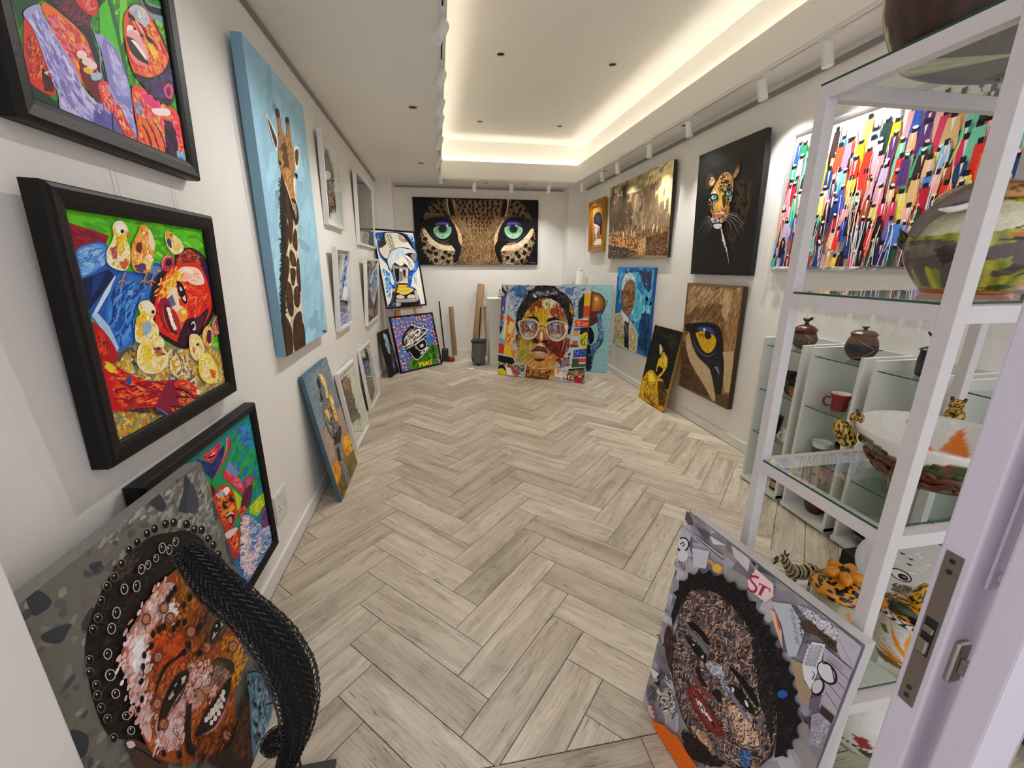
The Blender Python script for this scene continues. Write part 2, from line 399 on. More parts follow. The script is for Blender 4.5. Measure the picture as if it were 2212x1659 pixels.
def picture(kind, key, label, style, side, depth, seed=1, lean=False, fwid=0.0, finish='paint', group=None, wires=None, gain=None):
    P, w, h, ya, ti = PICS[key]; ya = math.radians(ya); ti = math.radians(ti)
    n0 = Vector((math.cos(ya), math.sin(ya), 0)); z = Vector((0, 0, 1)); u = Vector((-math.sin(ya), math.cos(ya), 0))
    v = z*math.cos(ti)-n0*math.sin(ti); n = n0*math.cos(ti)+z*math.sin(ti); P = Vector(P)
    if lean: P.z += depth*max(0.0, math.sin(ti))+0.0005
    r = thing(kind, label, 'painting', group=group)
    r.matrix_world = Matrix(((u.x, -n.x, v.x, P.x), (u.y, -n.y, v.y, P.y), (u.z, -n.z, v.z, P.z), (0, 0, 0, 1)))
    a = Art(w-2*fwid, h-2*fwid, seed); a.run(ART[key])
    if style == 'canvas':
        obj('canvas', boxm((0, 0.0004, 0), (w, depth, h), 0.002), side, r); a.build('painted_face', M[finish], r, (0, 0.0003, 0))
    elif style == 'frame':
        obj('frame', frame_mesh(w, h, [(0.012, depth), (0, depth), (0, 0.012), (0.004, 0.003), (0.012, 0), (fwid*0.7, 0.004), (fwid*0.92, 0.009), (fwid, 0.012), (fwid, 0.022)]), side, r)
        obj('backing_board', boxm((0.006, 0.020, 0.006), (w-0.006, depth-0.004, h-0.006)), M['canvasback'], r)
        a.build('painted_face', M[finish], r, (fwid, 0.0195, fwid))
    elif style == 'glazed':
        obj('frame', frame_mesh(w, h, [(0.012, depth), (0, depth), (0, 0.001), (0.001, 0), (0.022, 0), (0.023, 0.001), (0.023, 0.024)]), side, r)
        obj('backing_board', boxm((0.006, 0.0225, 0.006), (w-0.006, depth-0.004, h-0.006)), M['canvasback'], r)
        a.build('artwork', M[finish], r, (fwid, 0.022, fwid))
        obj('glass_pane', boxm((0.022, 0.006, 0.022), (w-0.022, 0.008, h-0.022)), M['glass'], r)
    elif style == 'gilt':
        obj('frame', frame_mesh(w, h, [(0.012, depth), (0, depth), (0, 0.012), (0.010, 0), (0.022, 0.002), (0.030, 0.012), (0.055, 0.016), (0.066, 0.006), (0.074, 0.008), (0.080, 0.020), (fwid, 0.026), (fwid, 0.034)]), side, r)
        obj('backing_board', boxm((0.006, 0.0325, 0.006), (w-0.006, depth-0.004, h-0.006)), M['canvasback'], r)
        a.build('painted_face', M[finish], r, (fwid, 0.032, fwid))
    if wires:                                                       # pairs of clear nylon lines up to the hanging rail
        inv = r.matrix_world.inverted()
        for wy in wires[:-1]:
            top = P+v*h; q = inv @ Vector((-0.853, wy, top.z-0.004)); pr_ = [inv @ Vector((-0.853, wy+d_, wires[-1])) for d_ in (0.006, -0.012)]
            for d_, q2 in zip((0.006, -0.012), pr_): obj('hanging_line', tubem([q+Vector((d_, 0, 0)), q2], 0.0006, 5), M['nylon'], r)
    return r
PICS = {'L1': ((-0.81, 1.107, 1.79), 0.668, 0.66, 0, -2.4), 'L2': ((-0.81, 1.076, 1.019), 0.671, 0.655, 0, -2.4), 'L3': ((-0.81, 1.137, 0.222), 0.728, 0.712, 0, -0.5), 'giraffe': ((-0.81, 2.31, 1.04), 0.872, 1.439, 0, -0.8), 'W1': ((-0.82, 3.65, 1.817), 0.626, 0.669, 0, -1.9), 'W2': ((-0.82, 4.985, 1.729), 1.213, 0.749, 0, -2.0), 'W3': ((-0.82, 3.616, 0.975), 0.545, 0.676, 0, -3.6), 'W4': ((-0.82, 4.991, 0.834), 1.01, 0.759, 0, -3.8), 'gladiator': ((-0.698, 2.567, 0), 0.565, 0.869, 0, 8.6), 'W5': ((-0.74, 3.371, 0), 0.558, 0.675, -2.1, 7.0), 'W6': ((-0.77, 4.381, 0), 0.625, 0.667, -1.2, 5.0), 'girl': ((-0.672, 0.69, 0), 0.594, 0.93, -1.5, 5.0), 'mountain': ((2.41, 5.839, 1.588), 1.606, 0.935, 180, -1.7), 'leopard': ((2.41, 3.775, 1.423), 0.805, 1.027, 180, -2.4), 'lion': ((2.4, 3.762, 0.308), 0.771, 1.033, 180, -1.0), 'blueman': ((2.41, 5.475, 0.447), 0.993, 1.033, 180, 0.0), 'gold': ((2.4, 6.66, 1.71), 0.624, 0.736, 180, -2.0), 'crowd': ((2.42, 2.795, 1.462), 1.75, 0.905, 180, 0), 'lady': ((2.278, 4.356, 0), 0.562, 0.859, 180, 8.8), 'eyes': ((-0.335, 7.19, 1.52), 2.03, 1.025, -90, 0), 'robot': ((-0.7316, 6.14, 0.917), 0.735, 1.106, -48.3, 9.9), 'peace': ((-0.585, 5.968, 0), 0.801, 0.824, -48.3, 12.4), 'black': ((-0.708, 5.775, 0), 0.351, 0.64, -12.3, 9.9), 'glasses': ((0.777, 5.7, 0), 1.264, 1.259, -123.7, 7.8), 'globe': ((1.704, 5.8, 0), 0.722, 1.246, -114.6, 7), 'collage': ((0.646, 1.005, 0), 0.502, 0.766, 188.5, 7.0)}
ART = {}
ART['L2'] = '''
F|5cc31c
D|4fb812 6fd024 8ade3c 57c418 46a81a|150 212.5 49.8 6 35|13 -25 1081 -12 1077 1065 -10 1006
P|8a1426|16 48 218 85 184 126 10 157
D|a01c2c 6e1020 941a34|40 96.6 14.1 -11 10|16 52 212 87 185 123 13 152
Q|245ab0|14 161 105 122 191 122 221 224 417 234 491 197 557 226 463 341 403 372 294 424 230 577 122 589 76 494 20 417 16 344 11 265
P|10244e|20 265 176 227 201 255 78 348 10 394
P|183a80|81 252 151 239 88 311 39 345
Q|4a8ad8|19 160 104 125 184 127 183 186 125 223 48 251 11 251
D|6aa4e4 8cbcec 3f7fd0 a4ccf0|70 81.3 16.5 11 30|21 160 103 126 184 127 175 193 49 248 15 251
P|cfe4f4|129 314 201 255 214 267 63 400 30 426 24 414
Q|2e70c8|212 255 330 258 440 295 376 370 279 431 229 560 134 576 101 482 103 404
D|3c86dc 1d4fa0 163c84 5a9ce4|110 116.7 21.7 44 25|198 262 426 295 279 431 223 559 135 572 93 473
P|a8cdf0|25 414 60 407 105 467 135 572 115 585 74 501
P|5090cc|466 208 550 221 486 261 440 247
E|7aaae0|277 334|19.8 12.9 173
P|8c8a6a|115 585 237 574 436 606 636 668 872 685 1103 801 1077 1065 474 1030 -10 1006 -16 808 82 656
P|5a5050|101 594 186 578 270 594 248 669 112 671
D|d8b030 e8c84c c8982a f0dc8c b89a5a d07828 a09a78 e0cc94|420 64.8 30.1 -15 95|109 604 236 579 450 613 634 673 870 690 1101 807 1068 1049 477 1020 -2 1000 -9 819 91 666
D|e8dcae f0e0b0 d8a838 6a6064|120 57.1 26.1 -14 90|446 627 630 688 697 916 445 844
Q|b81c20|17 436 76 494 115 585 89 633 7 590 9 499
D|e0381c f05a20 8a1020 d02a20|60 70.5 17.5 39 30|21 447 75 498 104 583 9 583
Q|2a0f22|400 381 493 261 650 207 684 150 821 109 959 143 1039 240 1051 409 985 518 833 600 635 671 483 605 423 547 388 469
D|c8401c e06020 8a2420 5a1c3a|80 84.7 15.9 11 50|654 207 701 150 819 115 947 149 1009 228 813 197
D|4a2050 3a1840 241030|60 50.0 30.1 -50 40|925 154 1020 229 1037 408 970 359 923 228
Q|c03050|540 230 545 190 593 157 648 160 654 207 600 240
Q|2a1030|578 208 597 180 634 179 624 212
S|f0a0a0|8.4|0|550 221 561 185 599 163 638 165
Q|e02418|430 401 512 298 612 226 740 197 909 207 976 337 970 471 829 577 662 642 562 619 484 576 420 533 413 472
D|f04020 e8281c d01820 f86a28 c0182c|170 106.7 28.9 22 50|447 394 517 307 737 205 906 217 964 414 822 565 649 624 494 568 417 519
Q|3c0e2a|693 506 799 508 937 468 816 586 650 650 562 619 615 557
D|5a1440 2c0c24 701830|50 94.4 25.6 23 30|676 535 906 498 796 583 653 640
Q|f8dcc8|614 302 696 227 807 217 900 238 929 314 815 320 713 286
D|fff0e0 f8c8b0 f4a070 fce4d8|50 109.3 18.5 15 40|625 292 713 227 881 233 910 307
Q|f0d040|587 282 673 246 719 266 656 303 600 320
D|f8e060 f4a828 f08838|40 67.9 18.0 32 30|491 370 601 263 689 251 628 341 560 375|2
Q|f4e0c0|536 373 617 321 639 361 638 420 667 442 607 466 549 412
Q|f8a030|610 456 684 444 699 486 644 520 607 496
Q|f8e8a8|645 455 684 456 682 476 650 475
P|5a7090|588 362 605 417 551 431 516 390
Q|9a1c40|471 387 542 383 561 451 574 521 528 564 475 527 455 468
Q|1a0a14|650 293 696 315 720 386 699 425 664 392 644 341
Q|f4ecec|667 323 697 354 703 405 678 393 666 357
E|0c0608|685 359|31.5 20.0 143
E|ffffff|679 343|7.1 4.8 171
Q|140812|693 537 757 514 771 569 739 607 699 579
Q|e4e0f0|717 538 753 529 756 572 726 579
E|0a0608|730 554|20.1 14.0 150
Q|6a0a18|503 408 546 421 566 491 582 552 557 578 510 541 489 481
Q|b83030|550 436 602 485 609 546 573 581 563 500
Q|fbf4ee|516 426 542 429 547 450 522 454
Q|fbf4ee|520 451 546 454 551 475 526 479
Q|fbf4ee|524 475 550 479 555 500 530 504
Q|fbf4ee|529 500 556 504 561 525 535 529
Q|fbf4ee|539 522 566 527 571 548 545 551
S|f49a88|8.9|1|568 428 610 486 615 557
S|e85040|10.7|1|485 415 481 480 506 555
Q|f4ecd0|167 186 180 148 219 109 239 78 243 44 269 21 308 14 335 35 336 62 309 90 327 127 310 192 267 232 209 227 173 208
D|f0d850 f8e890 fff8d8 e8b838 f4e0b0|70 37.1 13.4 56 50|167 186 180 148 219 109 239 78 243 44 269 21 308 14 335 35 336 62 309 90 327 127 310 192 267 232 209 227 173 208
D|f0c828 f8e050 d8a020|40 48.9 16.6 51 30|251 47 326 25 310 120 244 185 242 115
D|c07050 a04868|18 40.7 11.7 42 20|198 133 251 123 232 185 199 185
D|d06428|14 44.6 13.4 33 20|228 201 305 176 291 224 242 230
E|fbf6e6|289 51|33.0 21.3 156
E|1a1410|297 60|12.7 8.0 159
P|d06a28|327 62 360 73 322 85
E|e8a038|450 38|31.4 17.5 165
S|4a2414|9.6|1|436 39 456 53 465 79
P|c86428|439 57 415 84 452 68
Q|e8a040|407 50 433 23 466 19 491 37 514 95 493 155 452 225 410 246 338 241 315 200 342 119 378 80
D|f0b040 e88a28 f8d878 c85a28 fff0d0|70 44.8 14.0 45 50|407 50 433 23 466 19 491 37 514 95 493 155 452 225 410 246 338 241 315 200 342 119 378 80
Q|f8e0b8|489 35 514 93 494 138 468 104
D|8a3018 5a2028 703048|26 57.3 15.1 41 20|362 110 416 99 412 157 362 150
D|6a4878 50386a|18 65.9 14.9 18 30|320 208 427 199 400 244 335 241
D|f8f0e0 f0d850|24 47.5 17.6 49 30|419 157 481 155 447 225 403 233
S|d08030|7.7|0|262 240 227 279
S|d08030|5.7|0|203 286 229 275 253 288
S|d08030|5.7|0|229 275 225 303
S|d08030|8.6|0|414 242 375 284
S|d08030|6.4|0|346 291 376 280 404 294
S|d08030|6.4|0|376 280 372 310
S|d08030|8.9|0|470 243 429 286
S|d08030|6.6|0|399 293 430 282 460 296
S|d08030|6.6|0|430 282 427 312
Q|f0e0c0|608 53 638 33 681 48 748 81 751 129 667 151 613 115
D|f0d850 f8e890 fff8d8 e8b838 f4e0b0|40 55.1 15.7 39 50|608 53 638 33 681 48 748 81 751 129 667 151 613 115
D|3c3868 54508a|12 57.2 20.7 53 15|607 62 659 67 648 133 613 115
Q|f0b020|620 38 668 39 676 66 635 69
Q|f4e8c4|243 511 272 455 306 435 298 403 328 379 384 380 418 417 412 449 386 469 414 518 397 562 315 577 241 562
D|f0d850 f8e890 fff8d8 e8b838 f4e0b0|70 40.4 16.0 47 50|243 511 272 455 306 435 298 403 328 379 384 380 418 417 412 449 386 469 414 518 397 562 315 577 241 562
D|f0c020 f8d840 e09820|46 53.1 23.1 54 30|272 455 350 412 338 499 280 560 242 536
Q|98b8cc|302 485 358 479 360 519 311 543 296 528
E|f8f0d8|371 414|38.1 24.2 178
E|141010|396 436|12.6 8.8 175
P|5a3028|418 441 441 448 415 452
Q|f4ecc8|221 628 250 581 321 557 378 554 428 572 439 607 422 627 452 667 428 716 348 741 259 720 216 672
D|f0d850 f8e890 fff8d8 e8b838 f4e0b0|110 52.2 13.3 9 50|221 628 250 581 321 557 378 554 428 572 439 607 422 627 452 667 428 716 348 741 259 720 216 672
D|c87840 a04830|20 59.0 13.5 9 30|334 606 417 621 403 666 348 655
D|f8e060 e8c828|30 59.5 17.4 17 40|251 590 358 574 314 675 245 677
Q|f0d8b8|658 625 695 595 766 617 804 683 782 735 704 757 652 708
D|f0d850 f8e890 fff8d8 e8b838 f4e0b0|40 50.0 22.5 42 50|658 625 695 595 766 617 804 683 782 735 704 757 652 708
D|d06850 e08050|14 44.1 22.1 43 20|658 656 709 677 684 726
E|2a1810|736 665|15.3 8.5 -172
E|2a1810|867 616|14.7 8.8 -176
E|3a2010|384 620|11.3 6.4 -172
P|8a4a28|396 641 438 664 399 661
E|f0a030|644 54|30.5 17.4 165
E|1a1410|656 51|8.6 5.2 162
Q|e0a860|813 597 874 570 930 603 907 679 845 702 798 660
D|f0b040 e88a28 f8d878 c85a28 fff0d0|40 53.9 24.1 42 50|813 597 874 570 930 603 907 679 845 702 798 660
Q|4a2040|864 604 905 610 886 676 844 668
Q|c86a78|929 568 1001 520 1030 582 1001 637 931 637
D|d88a68 6a3a70 e8b050 b04868|34 61.1 23.8 35 50|929 568 1001 520 1030 582 1001 637 931 637
Q|f0d84c|706 785 751 734 844 742 912 857 891 924 799 928 712 864
D|f0d850 f8e890 fff8d8 e8b838 f4e0b0|70 64.8 20.0 18 50|706 785 751 734 844 742 912 857 891 924 799 928 712 864
D|d04c20 e88030|16 79.1 17.4 2 30|806 831 897 865 870 918 811 890
Q|c81824|9 599 59 626 151 698 260 763 396 795 468 820 416 886 275 899 106 850 -7 811
D|e0241c f0501c f88030 a01030 8a0e34|150 109.2 20.7 -22 25|11 611 149 706 284 774 452 820 278 890 25 814
D|e8d838 f0c030|20 57.3 15.2 -38 20|13 603 95 651 76 679 10 646
P|2a5a9a|119 707 149 706 150 741 120 742
Q|8a1a3a|392 809 487 815 581 851 654 926 663 962 566 965 633 998 606 1022 488 982 528 1028 403 983 321 944 275 899
Q|e03820|468 820 566 841 657 916 669 955 611 941 536 880 459 853
D|f88838 f0a050 c82430 701838|14 67.1 12.8 -28 30|468 820 566 841 657 916 669 955 611 941 536 880 459 853
Q|b81c2c|442 853 535 885 624 961 586 960 493 909
D|f88838 f0a050 c82430 701838|14 66.1 12.7 -29 30|442 853 535 885 624 961 586 960 493 909
Q|e85a20|474 914 587 955 649 994 628 1013 524 983 464 947
D|f88838 f0a050 c82430 701838|14 68.2 12.8 -30 30|474 914 587 955 649 994 628 1013 524 983 464 947
Q|f06a24|391 943 473 974 536 1014 511 1027 417 993
D|f88838 f0a050 c82430 701838|14 64.3 12.3 -32 30|391 943 473 974 536 1014 511 1027 417 993
Q|f8d8d0|644 919 672 931 665 954 636 945
Q|f8d8d0|623 979 650 992 643 1015 615 1005
Q|f8d8d0|509 997 534 1010 527 1032 501 1023
S|2a0c2a|9.2|0|450 855 532 895 605 961
S|2a0c2a|9.1|0|445 900 555 939
S|2a0c2a|7.6|0|392 939 505 985
P|4a7ab0|269 897 335 949 372 982 316 962
D|4a2438 3c2030 5a3040|40 75.8 17.4 -23 15|10 826 273 908 345 967 146 882
S|1a1414|6.3|0|803 988 832 985 857 1001
'''
ART['L1'] = '''
F|2e8a20
D|3fa01c 5cc024 257a24 1c5c28 78d038|160 162.2 26.2 50 40|27 446 1180 -276 1051 1012 -6 1004
P|164a26|17 674 166 599 63 703 27 763
P|10381c|10 927 62 929 141 978 139 1012 -6 1004
P|1a6a3a|528 416 574 393 612 581 599 738 541 785 511 605
P|4cc81c|482 474 551 404 575 597 571 722 586 783 445 633
P|78d83c|646 356 697 331 693 384 594 570 597 505
P|7aa4b4|806 276 1021 210 1035 262 985 478 961 413 869 312
S|14141c|31.0|0|834 261 879 280 1030 228
D|86c838 4f9a2c a0d850|40 103.5 36.1 53 40|882 313 999 286 1010 445 913 434
D|58b030 88d44c 4c9c90|40 120.4 36.4 50 30|995 598 1079 632 1050 900 975 715
Q|d83018|40 757 61 709 88 725 109 792 125 859 124 934 57 946 6 918 21 828
D|f05a1c f89030 c02018 8a1428 e8402a|120 69.2 13.1 57 25|43 761 88 750 115 868 112 927 21 913
D|3a0c20 2a0a1c 5a1424|60 54.9 10.6 57 20|86 847 124 885 124 934 72 941
Q|f4701c|149 632 191 606 294 615 382 660 400 754 405 832 362 883 292 847 241 798 190 710
D|f88a28 e83a28 f0b050 d0285a f06aa0 c03a30|170 38.6 25.8 -38 30|155 634 263 613 366 655 404 740 380 853 259 791 191 704
Q|1c0e22|174 594 483 438 482 474 417 540 400 600 425 702 435 796 398 761 354 638 263 613 193 600
D|4a1030 2c0c28 6a1c30 8a2838|90 84.2 11.0 48 30|182 590 462 449 402 593 357 625 265 607
Q|e02c2c|341 510 462 449 474 478 440 523 384 533
D|f04850 f88a80 c82030|40 55.2 8.4 38 40|351 505 461 453 459 491 405 523
S|b8a4d8|6.4|0|414 582 428 658 411 750 427 824
Q|a9a6dc|55 697 136 631 151 661 190 710 257 797 288 860 370 887 414 804 500 748 452 740 434 638 416 604 479 582 551 607 582 685 599 779 586 879 582 992 413 1008 259 1018 136 996 134 925 109 838 85 737
D|bfb8e8 9a98d8 8884cc d0ccf4 7c76bc|260 62.4 27.8 -57 22|60 697 134 637 188 716 286 867 368 894 586 783 578 986 260 1015 141 992 134 925 100 730
D|5a52a0 6a64b4|60 62.0 25.7 -52 20|314 923 446 894 437 995 280 1006
P|6a62b0|435 898 473 873 533 963 582 992 413 1008
S|241a4a|8.4|0|431 906 409 1002
P|8a84cc|479 582 551 607 582 685 581 839 484 837 443 768 439 654
D|a4a0e0 c4c0f0|50 61.7 29.8 -64 18|486 591 568 658 588 796 490 815
Q|6a1828|298 741 359 740 396 798 362 883 313 863 285 815
Q|f0b830|306 772 365 749 347 780 309 788
Q|a8c8d8|342 782 400 754 402 777 349 803
E|f4dcd0|310 722|34.3 14.0 153
E|f4dcd0|335 738|35.1 14.4 154
E|f4dcd0|358 743|35.8 14.6 154
Q|e83a50|376 805 441 775 427 824 452 841 475 866 435 898 389 887 372 849
D|f88060 f8b090 d02838|34 27.1 17.6 -29 30|380 807 434 784 469 868 400 883
Q|e02c20|430 880 489 855 526 910 580 999 510 1003 470 953
D|f8703c f8b08c c01c24|50 42.6 23.4 -53 16|439 884 487 862 568 999 502 991
S|f0a8b0|6.5|0|388 875 386 907
S|f0a8b0|6.6|0|415 866 413 898
S|f0a8b0|6.7|0|437 859 435 891
S|f0a8b0|6.8|0|459 852 457 884
Q|f0502c|641 440 697 369 756 324 835 302 914 340 989 416 1027 516 995 598 896 633 709 685 645 661 619 559
D|f8702c f08830 e03040 f8a848 c02040|190 49.1 34.3 -25 40|654 441 750 343 865 328 970 432 982 540 770 649 652 638
Q|c0ccdc|695 376 748 329 827 307 860 344 792 403 748 390
D|f0f0f4 a0b4d0 d8c8c8|40 44.2 25.1 -13 30|699 381 754 329 819 313 843 359 760 391
Q|f8f0ec|660 457 710 441 760 472 699 479 644 509
Q|2c1030|695 690 645 661 774 633 923 540 1037 404 1029 522 979 650 898 724 760 724
D|4a1848 2a3a78 1a0c20 3a4a8a 601840|100 60.0 32.4 -19 40|711 677 918 557 1029 484 976 635 858 714 751 713
S|16080c|17.7|0|892 322 955 387 1007 454 1022 556
Q|d84a80|886 644 951 594 981 618 950 672 897 678
Q|6a1c48|907 644 944 615 951 644 921 670
Q|2a0a14|638 512 683 492 748 511 779 553 770 585 709 602 659 575
Q|f4b0b0|634 507 680 464 739 461 786 509 791 556 769 543 725 507 681 500
Q|f8f4f0|666 513 708 504 755 528 772 556 748 552 696 526
Q|f08888|637 571 703 584 772 577 753 599 682 613 637 591
S|e8383c|11.2|0|630 522 627 575 658 615 746 601
S|14080c|18.5|1|684 391 703 402 735 403
E|0c0608|703 402|24.9 9.9 164
S|14080c|20.4|1|793 432 836 441 881 450
E|0c0608|831 442|27.4 11.7 169
S|14080c|13.0|1|704 370 736 371
S|f8f0f0|11.5|1|728 400 757 419 778 442
S|8a1c30|13.8|1|757 399 797 408 815 430
E|3a0c18|763 451|16.0 6.4 155
E|3a0c18|714 445|13.4 5.3 152
D|f8d84c f8b838|30 36.4 17.5 -25 20|790 472 844 442 893 500 843 535
S|f8d020|14.1|1|790 472 817 489 822 515
Q|f04c40|603 743 702 709 756 740 848 747 958 720 1041 818 1043 953 1033 1016 794 1025 588 1012 590 926
D|f8702c f09030 e83060 f06aa0 d02838 f8b860|240 58.0 39.5 -44 35|607 749 700 716 939 734 1025 983 784 1011 593 996
D|2a0c34 4a1048 1a0820|90 67.8 40.7 -53 16|831 806 938 790 932 1019 796 1016
D|6a90c8 88b8d8|30 69.6 40.6 -42 20|908 942 1036 946 1025 1013 920 1005
D|88a8d8 5a80c0|24 32.4 28.1 -45 30|609 803 659 772 649 846 610 858
Q|e83080|668 741 746 729 820 749 784 779 695 775
Q|f8e4e4|741 788 893 741 899 770 775 807
S|f0703c|30.3|0|645 861 694 927 717 1003
S|3a0c28|8.2|0|672 853 725 918 746 996
S|f0703c|31.6|0|720 861 761 924 774 998
S|3a0c28|8.6|0|749 852 794 915 804 991
S|f0703c|29.4|0|609 900 644 947 652 1004
S|3a0c28|8.0|0|635 892 674 939 680 997
S|f4e8e8|3.2|0|81 878 90 869 90 879 100 865 113 863
'''
ART['L3'] = '''
F|169a44
V|0 1a8a90,0.2 149a58,0.5 1ca432,0.75 2c70a8,1 4a86c8
D|1890a0 2a70b8 12a060 1cac3c 10883c|140 132.3 62.7 14 30|730 47 1021 64 1021 591 754 557 651 215
D|2a64b0 3a8ad0 18a0a8|50 123.7 43.1 6 40|848 39 1002 65 1002 266 808 145
P|b8d420|591 293 666 384 744 490 670 504 609 490 542 344
P|a8cc1c|789 561 1003 580 1011 671 860 679 775 597
D|d8e440 98c020|50 111.6 28.8 -8 30|797 566 990 587 1002 666 862 672
P|6a4070|970 665 1048 694 1043 850 891 809 917 717
D|8a5a88 503064|24 57.2 28.9 20 20|958 667 1032 704 1032 837 904 804
P|d81c34|419 34 468 36 600 37 610 57 550 96 492 108 452 78
D|f04050 b01030 f07a60|40 65.7 11.9 -8 40|429 39 598 44 539 91 472 91
S|f8e4d8|7.3|0|494 69 540 69
Q|2a0a1c|468 68 531 76 522 83 489 81
P|1c2c70|375 26 450 84 491 111 550 96 586 76 645 72 598 157 472 197 379 77
D|142054 2a4490 203a80|50 97.7 16.6 -49 30|382 37 478 112 608 93 586 151 466 179
S|e03038|38.5|2|699 49 658 116 552 165 472 197
S|f8b0b0|11.8|2|685 44 645 111 574 145
S|a01c40|10.0|2|725 61 679 134 576 177
P|f08828|396 113 419 168 432 234 433 301 396 228
P|2a9040|455 173 496 240 494 284 454 246
P|5a1c30|441 210 469 240 462 296 428 298
P|7a8ac8|653 169 746 305 683 296 608 209
P|e0285a|584 196 683 296 756 368 763 441 729 438 642 322 569 234
D|f05a8a c02050 f08a98 d83a30|60 83.6 18.4 -56 20|596 202 736 332 756 437 655 329
Q|a83a60|770 376 826 372 891 398 896 445 844 470 781 442
D|e88aa8 6a2850 c05a80|20 37.0 18.3 11 30|785 384 872 397 879 454 806 448
Q|5a1440|766 434 871 450 795 547 725 539 691 492
P|e8501c|654 502 733 518 748 553 650 555
D|f88030 a01c2c|20 62.8 15.2 -11 20|667 510 731 525 720 553 661 549
Q|d83a18|433 301 471 271 529 266 602 303 640 369 643 445 635 507 589 543 532 529 473 489 458 416
D|f05a1c f88028 c02818 8a1420 f8a848|130 48.1 19.9 1 40|444 308 538 279 619 341 640 452 579 528 478 476
D|88b4d8 c8d8e0|20 45.8 13.6 -6 20|464 290 536 285 552 318 480 322
Q|f8f0ec|545 298 586 306 605 337 557 344
E|14080c|523 395|31.2 11.6 -130
E|14080c|606 402|33.0 12.2 -131
S|3a0c10|11.6|0|502 366 532 373 554 390
S|3a0c10|12.1|0|591 373 619 381
Q|2a0810|516 454 559 458 594 488 581 530 540 527
Q|e87a80|524 479 564 485 569 521 543 519
S|f8f0e8|8.0|0|522 457 565 463 588 484
Q|f0a830|554 430 599 434 619 463 559 458
Q|c02c20|482 503 569 554 623 626 592 707 541 754 497 702 479 589
D|f06028 8a1424 f0a050 d02c2c|70 58.8 27.1 8 30|491 517 607 623 552 745 507 676
Q|e8d8d8|470 535 579 570 599 601 496 585
Q|c8541c|575 772 617 774 665 834 665 880 605 849
D|2a1020 f0b050|24 36.2 18.7 3 30|582 777 664 837 641 896 584 859
D|3a78c0 5a9ad8 2a5aa8 8ab8e4 e8eef8 a878c0 d890b8 f0d8e0 70c0c8|420 124.1 16.0 -16 30|657 538 806 617 895 798 1052 856 1048 1049 571 983 526 793 618 639
D|f0e8c0 f0a8c0 c8a0d8 ffffff|120 73.1 14.7 -12 45|654 544 770 611 687 824 869 866 625 984 543 790
'''
